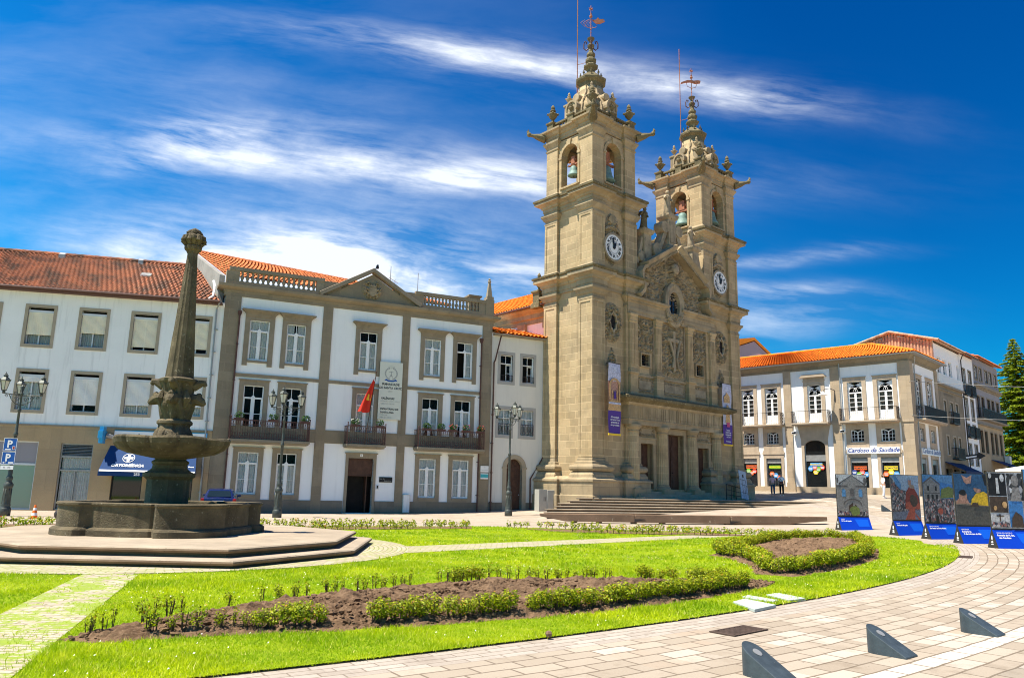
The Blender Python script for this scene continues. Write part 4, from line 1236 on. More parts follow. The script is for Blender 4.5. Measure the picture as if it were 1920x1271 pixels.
q = MB(); q.quad((-4.66, .09, .04), (-3.2, .09, .04), (-3.2, .09, 3.), (-4.66, .09, 3.)); q.quad((-2.9, .09, .04), (-.75, .09, .04), (-.75, .09, 3.), (-2.9, .09, 3.)); q.build('pane', 'pane_dark', f)
q = MB(); q.box(-.95, -.80, -.066, -.06, 1.72, 1.86); q.build('sticker', 'yellow', f)
rf = tile_roof((-19, -.45, 11.32), (-.25, -.45, 11.32), (-19, 4.1, 14.32), (-2.3, 4.1, 14.32), .25, .37); ridge_caps(rf, (-19, 4.1, 14.36), (-2.2, 4.1, 14.36), .13)
rf.build('roof', 'tile_old', Lb)
q = MB(); q.tube([(-19, -.50, 11.26), (-.2, -.50, 11.26)], .085, 8); q.box(-19, -.1, -.42, .05, 11.14, 11.24); q.build('gutter', 'iron_brown', Lb)
q = MB(); q.tube([(-.2, -.5, 11.2), (-.38, -.12, 10.9), (-.30, -.12, .1)], .05, 8)
for k in range(8): q.box(-.42, -.24, -.18, 0, 1+k*1.25, 1.04+k*1.25)
q.build('downpipe', 'zinc', Lb)
q = MB(); q.tube([(-.75, .4, 12.6), (-.62, .1, 12.2), (-.62, -.2, 11.6), (-.8, -.45, 11.35)], .07, 8); q.build('downpipe', 'plaster', Lb)
def on_roof(x, t, w, h, up, nm, mt):
    y, z = -.45+4.55*t, 11.32+3*t; q = MB(); k = 3/4.55
    q.rings([[(x, y, z+.05), (x+w, y, z+.05), (x+w, y+h, z+h*k+.05), (x, y+h, z+h*k+.05)], [(x, y, z+up), (x+w, y, z+up), (x+w, y+h, z+h*k+up), (x, y+h, z+h*k+up)]]); return q.build(nm, mt, Lb)
on_roof(-4.9, .52, .55, .30, .14, 'skylight', 'zinc'); on_roof(-9.7, .88, .32, .22, .3, 'roof_vent', 'zinc'); on_roof(-5.5, .90, .26, .2, .3, 'roof_vent', 'zinc')
# pharmacy signs and awning
t = wall_thing('awning', 'sloping blue awning lettered ORTOMÉDICA over the shop entrance', 'awning', LO, LA, -2.78, -.07, 1.8)
q = MB(); q.rings([[(-2.1, 0, 1.52), (2.1, 0, 1.52), (2.28, -1.05, .2), (-2.28, -1.05, .2)], [(-2.1, 0, 1.49), (2.1, 0, 1.49), (2.28, -1.05, .17), (-2.28, -1.05, .17)]]); q.box(-2.28, 2.28, -1.06, -1.05, -.02, .2)
for sx in (-1, 1): q.add([(sx*2.11, 0, 1.5), (sx*2.285, -1.05, .18), (sx*2.285, -1.05, -.02), (sx*2.11, 0, -.02)], [(0, 1, 2, 3)])
q.build('canvas', 'awning_blue', t)
sl = Matrix.Translation((0, -1.06, .2)) @ Matrix.Rotation(-atan2(1.05, 1.30), 4, 'X')
q = MB(sl); q.box(-2.24, 2.24, -.015, -.006, .0, .10); text(q, 'ORTOMÉDICA', .235, -1.78, .32, -.014, 'LEFT', .010, .2); text(q, 'de Braga', .12, 2.15, .36, -.014, 'RIGHT', .004)
for bx in ((-1.12, -.98, .68, 1.10), (-1.26, -1.12, .82, .96), (-.98, -.84, .82, .96)): q.box(bx[0], bx[1], -.016, -.008, bx[2], bx[3])
q.build('lettering', 'lettering_white', t)
q = MB(); text(q, '253', .19, -.62, .02, -1.066, 'LEFT', .008); q.build('telephone_number', 'lettering_white', t)
q = MB(sl); q.rings([[(-1.05+.29*cos(a), -.020, .89+.29*sin(a)), (-1.05+.265*cos(a), -.020, .89+.265*sin(a)), (-1.05+.265*cos(a), -.006, .89+.265*sin(a)), (-1.05+.29*cos(a), -.006, .89+.29*sin(a))] for a in np.linspace(0, 2*pi, 24)]); q.build('emblem', 'lettering_white', t)
t = wall_thing('shop_sign', 'white fascia sign with the letters omb and a blue edge above the awning', 'sign', LO, LA, -2.5, -.07, 3.42)
q = MB(); q.box(-2.25, 2.22, -.08, 0, 0, .66); q.build('board', 'white_paint', t); q = MB(); q.box(-2.25, 2.22, -.09, .0, .66, .70); q.box(2.22, 2.27, -.09, 0, 0, .7); q.build('edge', 'cross_blue', t)
q = MB(); text(q, 'o m b', .52, -2.1, .20, -.086, 'LEFT'); text(q, 'é', .22, 1.7, .3, -.086); q.build('lettering', 'lettering_dark', t)
t = wall_thing('pharmacy_cross', 'bright blue cross-shaped sign projecting from the wall beside the shop sign', 'sign', LO, LA, -5.2, -.06, 3.40)
q = MB(); q.box(-.10, .10, -.75, -.25, 0, .84); q.box(-.11, .11, -.92, -.08, .24, .62); q.build('cross', 'cross_blue', t, bevel=.01); q = MB(); q.tube([(0, -.3, .42), (0, 0, .42)], .03, 6); q.tube([(.1, -.3, .42), (.4, -.1, .35)], .12, 8); q.build('bracket', 'zinc', t)
# ------------------------------------------------------------------ the baroque church
CO, CA = (4.977, 46.4), R(90-48.8)
CH = thing('church', 'baroque stone church with twin bell towers, carved gable and three dark doors', 'church', (*CO, 0), CA)
TW = 4.35


def notched(w, p, r):
    q = w-p
    return [(0, 0), (p, 0), (p, r), (q, r), (q, 0), (w, 0), (w, p), (w-r, p), (w-r, q), (w, q), (w, w), (q, w), (q, w-r), (p, w-r), (p, w), (0, w), (0, q), (r, q), (r, p), (0, p)]


def shift(P, x, y=0):
    return [(a+x, b+y) for a, b in P]


def arch_wall(mb, w, z0, z1, a0, a1, zb, zs, th):
    """slab in the local plane y 0..th with a round-headed opening"""
    r = (a1-a0)/2; cx = (a0+a1)/2
    mb.box(0, a0, 0, th, z0, z1); mb.box(a1, w, 0, th, z0, z1); mb.box(a0, a1, 0, th, z0, zb)
    P = arc(cx, zs, r, 180, 0, 14)
    vs, fs = [], []
    for x, z in P:
        vs += [(x, 0, z), (x, 0, z1), (x, th, z1), (x, th, z)]
    for i in range(14):
        b = 4*i
        fs += [(b, b+4, b+5, b+1), (b+3, b+2, b+6, b+7), (b, b+3, b+7, b+4)]
    mb.add(vs, fs)


def urn(mb, x, y, z, h, r):
    r *= .85
    p = [(.55, 0), (.55, .06), (.30, .10), (.26, .18), (.50, .24), (.85, .36), (1.0, .46), (.95, .50), (.55, .54), (.42, .60), (.60, .64), (.62, .68), (.35, .73), (.45, .82), (.30, .92), (.02, 1.)]
    mb.lathe([(a*r, z+b*h) for a, b in p], 10, x, y)
    for k in range(4):
        a = pi/4+k*pi/2; mb.sphere((x+r*1.02*cos(a), y+r*1.02*sin(a), z+.48*h), r*.26, 6, 4)


def clock_text():
    q = MB()
    for k, s in enumerate(('XII', 'I', 'II', 'III', 'IIII', 'V', 'VI', 'VII', 'VIII', 'IX', 'X', 'XI')):
        a = -2*pi*k/12; vs, fs = text_geo(s, .27, 'CENTER', .012)
        vs = [(x, 0, z-.09+.61) for x, y, z in vs]
        q.add([(x*cos(a)-z*sin(a), -.012, x*sin(a)+z*cos(a)) for x, y, z in vs], fs)
    return q


def tower(ox, seed):
    S = lambda P: shift(P, ox)
    t = MB(); sq = rect(.18, TW-.18, .18, TW-.18)
    t.mould(S(sq), [(0, .1), (0, 14.3)]); t.mould(S(sq), [(0, 15.3), (0, 20.0)])
    root = t.build('tower', 'church_stone', CH)
    # pedestal, four corner pilasters with moulded bases and capitals, entablature
    q = MB()
    q.mould(S(notched(TW, 1.35, .22)), [(.62, .1), (.62, 1.25), (.55, 1.3), (.55, 2.08), (.62, 2.10), (.62, 2.22), (.48, 2.30), (.30, 2.42)]); q.build('pedestal', 'church_trim', root)
    b0, b1, c0, c1 = MB(), MB(), MB(), MB()
    for (x, y) in ((0, 0), (TW-1.15, 0), (0, TW-1.15), (TW-1.15, TW-1.15)):
        P = S(rect(x, x+1.15, y, y+1.15))
        b0.mould(P, [(.44, 2.25), (.40, 2.5), (.30, 2.66), (.22, 2.70), (.34, 2.74), (.42, 2.86), (.42, 2.98), (.34, 3.10), (.18, 3.13), (.16, 3.28), (.06, 3.32), (.05, 3.48), (0, 3.55)])
        b1.mould(P, [(0, 3.5), (0, 13.42)], False, False); b1.mould(P, [(0, 15.62), (0, 19.2)], False, False)
        c0.mould(P, [(0, 13.40), (.05, 13.44), (.05, 13.54), (0, 13.58), (0, 13.74), (.08, 13.80), (.15, 13.96), (.26, 14.08), (.27, 14.20), (.02, 14.24)])
        c0.part(); c0.mould(P, [(0, 19.16), (.05, 19.19), (.05, 19.27), (0, 19.30), (0, 19.42), (.08, 19.48), (.15, 19.62), (.23, 19.74), (.23, 19.86), (.02, 19.9)]); c0.part(); b0.part()
        c1.mould(P, [(.14, 15.55), (.14, 15.66), (.04, 15.74), (0, 15.80)]); c1.part()
        # sunk panels: raised borders on the two outward faces
        for (za, zb) in ((3.75, 13.25), (15.95, 19.05)):
            for fy in ((y-.035, y) if y == 0 else (y+1.15, y+1.185),):
                for bx in ((.0, .16, za-.2, zb+.15), (.99, 1.15, za-.2, zb+.15), (.16, .99, za-.2, za), (.16, .99, zb, zb+.15)): b1.box(ox+x+bx[0], ox+x+bx[1], fy[0], fy[1], bx[2], bx[3])
            for fx in ((x-.035, x) if x == 0 else (x+1.15, x+1.185),):
                for by in ((-.033, .16, za-.2, zb+.15), (.99, 1.15, za-.2, zb+.15), (.16, .99, za-.2, za), (.16, .99, zb, zb+.15)): b1.box(ox+fx[0], ox+fx[1], y+by[0], y+by[1], by[2], by[3])
        b1.part()
    b0.build_each('pilaster_base', 'church_trim', root); b1.build_each('pilaster', 'church_stone', root); c0.build_each('capital', 'church_trim', root); c1.build_each('pilaster_base', 'church_trim', root)
    N = S(notched(TW, 1.15, .20))
    q = MB(); q.mould(N, [(.02, 14.18), (.10, 14.22), (.10, 14.40), (.13, 14.42), (.13, 14.72), (.20, 14.76), (.24, 14.90), (.42, 15.02), (.55, 15.06), (.56, 15.26)]); q.build('entablature', 'church_trim', root)
    q = MB(); q.mould(N, [(.50, 15.27), (.62, 15.33), (.64, 15.44), (.30, 15.52), (.05, 15.66)]); q.build('cornice', 'church_moss', root)
    q = MB(); q.mould(N, [(.02, 19.84), (.08, 19.88), (.08, 20.06), (.12, 20.08), (.12, 20.28), (.20, 20.32), (.24, 20.44), (.42, 20.54), (.55, 20.58), (.56, 20.72)]); q.build('entablature', 'church_trim', root)
    q = MB(); q.mould(N, [(.50, 20.73), (.62, 20.78), (.63, 20.92), (.30, 20.98), (.05, 21.05)]); q.build('cornice', 'church_moss', root)
    # belfry: four arched walls, corner piers, capitals
    b = MB(); c = TW/2
    for k in range(4):
        M4 = Matrix.Translation((ox+c, c, 0)) @ Matrix.Rotation(k*pi/2, 4, 'Z') @ Matrix.Translation((-c, -c, 0))
        b.M = M4
        i = .14+(.001 if k % 2 else 0)
        b.M = M4 @ Matrix.Translation((.15+(.5 if k % 2 else 0), i, 0))
        wq = TW-.30-(1. if k % 2 else 0); o5 = .5 if k % 2 else 0
        arch_wall(b, wq, 20.95, 25.0, 1.27-o5, 2.77-o5, 21.5, 23.75, .5)
        b.M = M4
        for xx in (.04, TW-1.09):
            b.box(xx, xx+1.05, .02, .20, 21.0, 24.5)
        b.M = M4 @ Matrix.Translation((.15, .14, 0))
        pts = arc(2.02, 23.75, .75, 180, 0, 14); po = arc(2.02, 23.75, .93, 180, 0, 14)
        for s in range(14): b.rings([[(pts[s][0], y, pts[s][1]), (po[s][0], y, po[s][1]), (po[s+1][0], y, po[s+1][1]), (pts[s+1][0], y, pts[s+1][1])] for y in (-.06, .02)])
        b.box(1.09, 1.27, -.06, .02, 21.5, 23.75); b.box(2.77, 2.95, -.06, .02, 21.5, 23.75)
        b.box(1.02, 1.30, -.10, .3, 23.62, 23.78); b.box(2.74, 3.02, -.10, .3, 23.62, 23.78); b.box(1.20, 2.84, -.12, .3, 21.44, 21.56)
        b.prism([(1.90, 24.45), (2.14, 24.45), (2.20, 24.85), (1.84, 24.85)], -.14, .0)
    b.M = None
    b.build('belfry', 'church_stone', root)
    q = MB()
    for (x, y) in ((0.02, 0.02), (TW-1.11, .02), (.02, TW-1.11), (TW-1.11, TW-1.11)):
        P = S(rect(x, x+1.09, y, y+1.09)); q.mould(P, [(0, 24.46), (.05, 24.5), (.05, 24.58), (0, 24.62), (.02, 24.75), (.10, 24.9), (.18, 25.02), (.19, 25.14), (0, 25.18)]); q.part(); q.mould(P, [(.10, 20.99), (.10, 21.2), (.03, 21.3), (0, 21.34)]); q.part()
    q.build_each('capital', 'church_trim', root)
    q = MB(); N2 = S(notched(TW-.1, 1.1, .16)); N2 = shift(N2, .05, .05)
    q.mould(N2, [(0, 25.12), (.06, 25.16), (.06, 25.34), (.10, 25.36), (.10, 25.52), (.20, 25.58), (.30, 25.74), (.46, 25.80), (.47, 25.92), (.20, 26.0), (.05, 26.06)]); q.build('entablature', 'church_trim', root)
    for k, (sx, sy) in enumerate(((-1, -1), (1, -1), (1, 1), (-1, 1))):
        cx, cy = ox+c+sx*(c-.1), c+sy*(c-.1); q = MB(); d = Vector((sx, sy, 0)).normalized()
        P = [Vector((cx, cy, 25.60))+d*a+Vector((0, 0, h)) for a, h in ((.2, -.02), (.75, .14), (1.08, .24), (1.30, .28))]
        q.tube(P, [.34, .24, .13, .12], 8); e = P[-1]; q.sphere(e+d*.06+Vector((0, 0, .04)), .17, 8, 6); q.tube([e+d*.05, e+d*.16+Vector((0, 0, .30)), e+d*.10+Vector((0, 0, .42))], [.13, .09, .03], 6)
        q.build('gargoyle', 'church_moss', root)
        q = MB(); x0, y0 = ox+c+sx*(c-.30), c+sy*(c-.30)
        q.mould(rect(x0-.28, x0+.28, y0-.28, y0+.28), [(.05, 25.98), (.05, 26.1), (0, 26.14), (0, 26.56), (.07, 26.62), (.07, 26.72), (-.1, 26.78)]); urn(q, x0, y0, 26.74, 1.42, .40); q.build('pinnacle', 'church_moss', root)
    q = MB()
    for k in range(4):
        q.M = Matrix.Translation((ox+c, c, 0)) @ Matrix.Rotation(k*pi/2, 4, 'Z') @ Matrix.Translation((-c, -c, 0))
        q.box(.6, TW-.6, .20, .42, 26.04, 26.14); q.box(.6, TW-.6, .18, .44, 26.50, 26.62)
        for j in range(9): q.lathe([(.09, 26.14), (.05, 26.2), (.10, 26.3), (.05, 26.4), (.09, 26.5)], 6, 1.0+j*(TW-2.0)/8, .31)
        q.mould(rect(c-.26, c+.26, .10, .55), [(0, 26.0), (0, 26.62), (.06, 26.66), (.06, 26.74)]); urn(q, c, .32, 26.74, 1.0, .27)
    q.M = None; q.build('parapet', 'church_moss', root)
    # bell-shaped roof, four round dormers, lantern and finial
    oct8 = lambda a: 1/max(abs(cos(((a+pi/8) % (pi/4))-pi/8)), .5)
    q = MB(); q.lathe([(1.75, 26.0), (1.75, 26.7), (1.71, 27.1), (1.58, 27.5), (1.38, 27.9), (1.14, 28.25), (.98, 28.55), (.90, 28.9), (.88, 29.2)], 24, ox+c, c); q.build('dome', 'church_stone', root, True)
    q = MB()
    for k in range(8):
        a = pi/4*k+pi/8
        q.tube([(ox+c+r*cos(a), c+r*sin(a), z) for r, z in ((1.78, 26.7), (1.74, 27.1), (1.61, 27.5), (1.41, 27.9), (1.17, 28.25), (1.01, 28.55), (.93, 28.9))], .085, 5)
    for k in range(4):
        q.M = Matrix.Translation((ox+c, c, 0)) @ Matrix.Rotation(k*pi/2, 4, 'Z')
        q.prism([(-.42, 26.7), (.42, 26.7)]+arc(0, 27.2, .42, 0, 180, 10), -1.92, -1.2)
        q.prism([(-.52, 27.05), (-.42, 26.98), (-.42, 27.2)]+arc(0, 27.2, .42, 180, 0, 10)+[(.42, 26.98), (.52, 27.05)]+arc(0, 27.22, .54, 0, 180, 10), -1.99, -1.3)
        q.rings([[(.31*cos(s), y, 28.12+.31*sin(s)) for s in np.linspace(0, 2*pi, 17)[:-1]] for y in (-1.50, -.9)]); q.rings([[(.22*cos(s), -1.52, 28.12+.22*sin(s)) for s in np.linspace(0, 2*pi, 17)[:-1]], [(.31*cos(s), -1.50, 28.12+.31*sin(s)) for s in np.linspace(0, 2*pi, 17)[:-1]]])
    for k in range(4):
        a = pi/4+k*pi/2; q.M = Matrix.Translation((ox+c+1.52*cos(a), c+1.52*sin(a), 0))
        q.mould(rect(-.22, .22, -.22, .22), [(0, 26.6), (0, 27.9), (.07, 27.98), (.07, 28.1)]); urn(q, 0, 0, 28.1, 1.0, .26)
    q.M = None; q.build('dormer', 'church_trim', root)
    q = MB(); q.lathe([(.90, 29.0), (.90, 29.55), (.96, 29.6), (1.10, 29.72), (1.13, 29.84), (1.10, 29.92), (.98, 29.98), (.80, 30.1), (.58, 30.36), (.48, 30.42), (.34, 30.5), (.28, 30.72), (.34, 30.82), (.52, 30.96), (.54, 31.06), (.36, 31.2), (.30, 31.3), (.40, 31.42), (.41, 31.56), (.28, 31.72), (.24, 31.8), (.33, 31.92), (.30, 32.06), (.18, 32.2), (.15, 32.45), (.24, 32.6), (.27, 32.72), (.12, 32.86), (.10, 33.0), (.26, 33.22), (.28, 33.28), (.05, 33.3)], 8, ox+c, c, pi/8)
    for k in range(8):
        a = pi/4*k; urn(q, ox+c+.72*cos(a), c+.72*sin(a), 30.15, .45, .10)
    q.build('lantern', 'church_moss', root)
    q = MB()
    for k in range(4):
        a = pi/4+k*pi/2; P = [(.16, 32.5), (.34, 32.35), (.50, 32.5), (.50, 32.85), (.42, 33.05), (.30, 33.0), (.34, 32.85)]
        q.tube([(ox+c+r*cos(a), c+r*sin(a), z) for r, z in P], .045, 6)
    q.build('iron_crown', 'iron_brown', root)
    q = MB(); X, Y = ox+c, c
    q.tube([(X, Y, 33.2), (X, Y, 35.9)], .03, 6); q.sphere((X, Y, 34.05), .07); q.sphere((X, Y, 33.75), .05); q.sphere((X, Y, 35.05), .12, 8, 6); q.sphere((X, Y, 35.24), .07)
    q.box(X-.19, X+.19, Y-.02, Y+.02, 35.62, 35.67); q.box(X-.02, X+.02, Y-.16, Y+.16, 35.62, 35.67)
    va = R(-38) if seed == 0 else R(150)
    Mv = Matrix.Translation((X, Y, 0)) @ Matrix.Rotation(va, 4, 'Z'); q.M = Mv
    q.tube([(0, 0, 34.1), (.35, 0, 34.2), (.45, 0, 34.45), (.28, 0, 34.7), (0, 0, 34.85)], .022, 5); q.tube([(0, 0, 34.1), (-.35, 0, 34.2), (-.45, 0, 34.45), (-.28, 0, 34.7), (0, 0, 34.85)], .022, 5)
    if seed == 0:
        for k in range(4):
            q.tube([(-.75+.2*k, 0, 34.5), (-.45+.2*k, 0, 34.75)], .014, 4); q.tube([(-.75+.2*k, 0, 34.5), (-.45+.2*k, 0, 34.22)], .014, 4)
        q.prism([(.12, 34.72), (.35, 34.52), (.65, 34.50), (.95, 34.66), (1.02, 34.72), (.8, 34.76), (.95, 34.86), (.62, 34.84), (.5, 34.98), (.38, 34.80)], -.05, .05)
    else:
        q.prism([(-.75, 34.62), (-.35, 34.52), (.1, 34.60), (.5, 34.52), (.95, 34.34), (.9, 34.50), (.35, 34.76), (-.2, 34.78), (-.55, 34.86), (-.8, 34.84)], -.05, .05)
    q.M = None; q.build('weather_vane', 'rust', root)
    q = MB(); lx, ly = X-.72, Y+.63; q.tube([(lx, ly, 27.2), (lx, ly, 37.6)], .035, 6); q.tube([(lx, ly, 31.2), (X, Y, 31.5)], .018, 4); q.build('lightning_rod', 'rust', root)
    # ornate openings and clock on the front face; the face lies at y = .18
    y = .18; cx = ox+c-.18*(1 if seed == 0 else 1)
    cm = lambda u, v: max(0, min(1, (1-u*u-v*v)*2.2))*max(0, min(1, (u*u*2.6+v*v*2.6-.28)*3))
    q = MB(); carved(q, cx-.98, cx+.98, 10.75, 13.55, y, .26, 2.+seed, cm, 34, 44, 3.4); q.build('window_ornament', 'church_carved', root)
    q = MB(); P = [(.0, .62), (.18, .45), (.34, .40), (.40, .12), (.55, 0), (.40, -.12), (.34, -.40), (.18, -.45), (0, -.62)]; P = P+[(-a, b_) for a, b_ in P[-2:0:-1]]
    q.rings([[(cx+a*.62*k, yy, 12.2+b_*.95*k) for a, b_ in P[::-1]] for k, yy in ((1.3, y+.02), (1.3, y-.22), (1., y-.20), (1., y-.04))], True, False, False); q.build('window_frame', 'church_carved', root)
    q = MB(); q.prism([(cx+a*.62, 12.2+b_*.95) for a, b_ in P], y-.06, y-.05); q.build('window_opening', 'interior', root)
    q = MB()
    for k in (-.15, .05, .2): q.box(cx+k-.012, cx+k+.012, y-.085, y-.065, 11.75, 12.65)
    for k in (-.2, .1): q.box(cx-.3, cx+.3, y-.085, y-.065, 12.2+k-.012, 12.2+k+.012)
    q.build('window_grille', 'iron', root)
    q = MB(); carved(q, cx-.62, cx+.62, 9.15, 10.55, y, .20, 6.+seed, lambda u, v: max(0, min(1, (1-abs(u)*1.35-v*.55-.15)*3)), 26, 26, 3.6); q.prism([(cx-.42, 8.7), (cx+.42, 8.7), (cx+.35, 9.3), (cx, 9.65), (cx-.35, 9.3)], y-.012, y-.004); q.build('niche_ornament', 'church_carved', root)
    q = MB(); carved(q, cx-.92, cx+.92, 15.9, 19.55, y, .22, 9.+seed, lambda u, v: max(0, min(1, (1-u*u*(1.1+.9*abs(v))-v*v*.9)*2.4)), 36, 54, 3.0)
    for k in range(9):
        a = R(20+k*17.5); q.tube([(cx, y-.16, 18.75), (cx+.44*cos(a), y-.14, 18.85+.52*sin(a))], [.05, .10], 6)
    for sx in (-1, 1): q.tube([(cx+sx*(.75-.02*k)*cos(R(k*14)), y-.15, 18.15+.42*sin(R(k*14))) for k in range(12)], .09, 6)
    q.build('clock_ornament', 'church_carved', root)
    q = MB(); zc = 17.15; q.rings([[(cx+r*cos(s), yy, zc+r*sin(s)) for s in np.linspace(0, 2*pi, 41)[:-1]] for r, yy in ((.98, y), (.98, y-.26), (.86, y-.28), (.86, y-.24))], True, False, False); q.build('clock_surround', 'church_carved', root)
    q = MB(); q.rings([[(cx+.86*cos(s), yy, zc+.86*sin(s)) for s in np.linspace(0, 2*pi, 41)[:-1]] for yy in (y-.1, y-.25)]); q.build('clock_face', 'clock_white', root)
    q = clock_text(); q.v = [(a+cx, b_+y-.25, c_+zc) for a, b_, c_ in q.v]
    for r in (.45, .40, .83): q.rings([[(cx+rr*cos(s), yy, zc+rr*sin(s)) for rr, yy in ((r, y-.256), (r+.012, y-.256), (r+.012, y-.251), (r, y-.251))] for s in np.linspace(0, 2*pi, 41)], True, False, False)
    q.build('clock_numerals', 'black', root)
    q = MB()
    for ang, L, wd in ((29, .40, .085), (-12, .64, .06)):
        a = R(ang); dx_, dz_ = sin(a), cos(a)
        q.prism([(cx-dx_*.12-dz_*wd, zc-dz_*.12+dx_*wd), (cx-dx_*.12+dz_*wd, zc-dz_*.12-dx_*wd), (cx+dx_*L*.6+dz_*wd*1.3, zc+dz_*L*.6-dx_*wd*1.3), (cx+dx_*L, zc+dz_*L), (cx+dx_*L*.6-dz_*wd*1.3, zc+dz_*L*.6+dx_*wd*1.3)], y-.30+abs(ang)*.0004, y-.275)
    q.prism(arc(cx, zc, .12, 0, 340, 14), y-.31, y-.28); q.build('clock_hands', 'black', root)
    return root


tl = tower(0, 0); tl['label'] = 'left bell tower, nearer, its long flank in full sun'
tr = tower(12.1, 1); tr['label'] = 'right bell tower beside the white corner shop'


def bell(x, y, z, rz, label, s=1.):
    p = (CO[0]+x*cos(CA)-y*sin(CA), CO[1]+x*sin(CA)+y*cos(CA), z)
    t = thing('bell', label, 'bell', p, CA+rz, 'bells in the church towers')
    q = MB(); q.lathe([(r*s, h*s) for r, h in ((.50, 0), (.52, .03), (.44, .16), (.36, .34), (.31, .56), (.28, .76), (.20, .86), (.05, .90))], 20)
    q.rings([[(.46*s*cos(a), .46*s*sin(a), .03*s) for a in np.linspace(0, 2*pi, 21)[:-1]], [(.25*s*cos(a), .25*s*sin(a), .7*s) for a in np.linspace(0, 2*pi, 21)[:-1]]], True, False, True); q.build('bell_body', 'bronze_green', t, True)
    q = MB(); q.box(-.62*s, .62*s, -.07, .07, .98*s, 1.10*s); q.box(-.22*s, .22*s, -.10, .10, 1.10*s, 1.75*s); q.box(-.30*s, .30*s, -.08, .08, 1.35*s, 1.5*s); q.tube([(-.7*s, 0, 1.04*s), (.7*s, 0, 1.04*s)], .04, 6)
    for k in (-.15, 0, .15): q.tube([(k*s, 0, .86*s), (k*s, 0, 1.0*s)], .035, 5)
    q.build('yoke', 'rust', t); MB().tube([(0, 0, .6*s), (0, 0, -.05*s)], [.03, .07*s], 6).build('clapper', 'iron', t)


c = TW/2
bell(.55, c+.05, 22.35, pi/2, 'small pale-green bell in the left-facing arch of the left tower', .80); bell(c-.05, .75, 21.95, 0, 'large dark bronze bell in the front arch of the left tower', 1.25)
bell(12.1+.55, c, 21.85, pi/2, 'pale-green bell in the left-facing arch of the right tower', 1.15); bell(12.1+c, .75, 22.0, 0, 'dark bell in shade in the front arch of the right tower', 1.2)

# ------------------------------------------------ central front between and before the towers
FX0, FX1, FC_ = 3.15, 13.30, 8.22
fr = MB(); bk = MB()
dh = [(4.5, 5.75, 1.75, 4.62), (7.34, 9.06, 1.75, 5.34), (10.68, 11.94, 1.75, 4.62)]
wall(fr, FX0, FX1, .8, 7.3, dh, 0.0, .55, None); fr.box(FX0, FX1, .6, 1.2, .8, 7.3)
wall(fr, 3.3, 13.15, 7.3, 14.4, [(4.78, 5.62, 9.72, 10.5), (10.86, 11.70, 9.72, 10.5)], .12, .3, bk); fr.box(3.3, 13.15, .9, 1.3, 7.3, 14.4)
front = fr.build('facade', 'church_stone', CH); bk.build_each('room', 'interior', front)
for i, (a, b, z0, z1) in enumerate(dh):
    q = MB(); q.box(a, b, .40, .50, z0, z1); n = 2; w2 = (b-a)/2
    for s in range(2):
        x0 = a+s*w2+.06; x1 = a+(s+1)*w2-.06
        for k in range(4): h = (z1-z0)/4; q.box(x0+.06, x1-.06, .36, .41, z0+k*h+.10, z0+(k+1)*h-.08); q.box(x0+.14, x1-.14, .345, .37, z0+k*h+.2, z0+(k+1)*h-.18)
    q.box((a+b)/2-.04, (a+b)/2+.04, .34, .40, z0, z1)
    d = q.build('door', 'wood_dark', front); MB().sphere(((a+b)/2+.12, .33, z0+1.1), .045).build('handle', 'iron', d)
    q = MB(); q.box(a-.30, a, -.10, .2, z0-.05, z1+.3); q.box(b, b+.30, -.10, .2, z0-.05, z1+.3); q.box(a, b, -.101, .2, z1, z1+.3); q.box(a-.36, b+.36, -.16, .1, z1+.3, z1+.38)
    q.build('door_surround', 'church_trim', front)
    q = MB(); carved(q, a-.28, b+.28, z1+.45, 5.80 if i != 1 else 6.0, -.02, .14, 20.+i, lambda u, v: max(0, min(1, (max(abs(u), abs(v))-.48)*5)), 34, 26, 4.2)
    q.box(a+.05, b-.05, -.05, .05, z1+.62, 5.58 if i != 1 else 5.86); q.build('inscription_panel', 'church_carved', front)
    if i != 1:
        q = MB()
        for k in range(3): text(q, ('AVE CRUX', 'SPES VNICA', 'SALVE')[k], .17, (a+b)/2, z1+.96-.22*k+.16, -.056)
        q.build('inscription', 'church_trim', front)
# fluted columns, engaged
def flute(a):
    return 1-.07*abs(cos(a*10))**.6


for i, x in enumerate((3.66, 6.60, 9.86, 12.80)):
    q = MB(); q.box(x-.55, x+.55, -.72, .1, .8, 1.72); q.lathe([(.56, 1.72), (.56, 1.80), (.52, 1.86), (.46, 1.9), (.47, 1.98), (.42, 2.02)], 24, x, -.12); q.part()
    q.lathe([(.37, 5.28), (.42, 5.32), (.38, 5.36), (.39, 5.42), (.52, 5.56), (.54, 5.60), (.56, 5.61), (.56, 5.74), (.1, 5.742)], 24, x, -.12); co = q.build_each('column', 'church_trim', front)[0]
    q = MB(); q.lathe([(.42, 2.0), (.425, 3.2), (.40, 4.3), (.365, 5.3)], 80, x, -.12, 0, flute); q.build('shaft', 'church_stone', co)
q = MB(); P = rect(2.95, 13.5, -.42, .5)
q.mould(P, [(0, 5.74), (0, 6.02), (.04, 6.04), (.04, 6.10), (0, 6.12), (0, 6.95), (.10, 7.02), (.16, 7.14)])
for k in range(52):
    x = 3.02+k*.202
    if k % 4 != 3: q.box(x, x+.10, -.455, -.40, 6.14, 6.92)
q.build('entablature', 'church_trim', front)
q = MB(); q.mould(rect(2.45, 14.0, -.62, .4), [(-.05, 7.12), (.10, 7.2), (.34, 7.32), (.36, 7.46), (.30, 7.52), (.05, 7.62)]); q.build('ledge', 'church_moss', front)
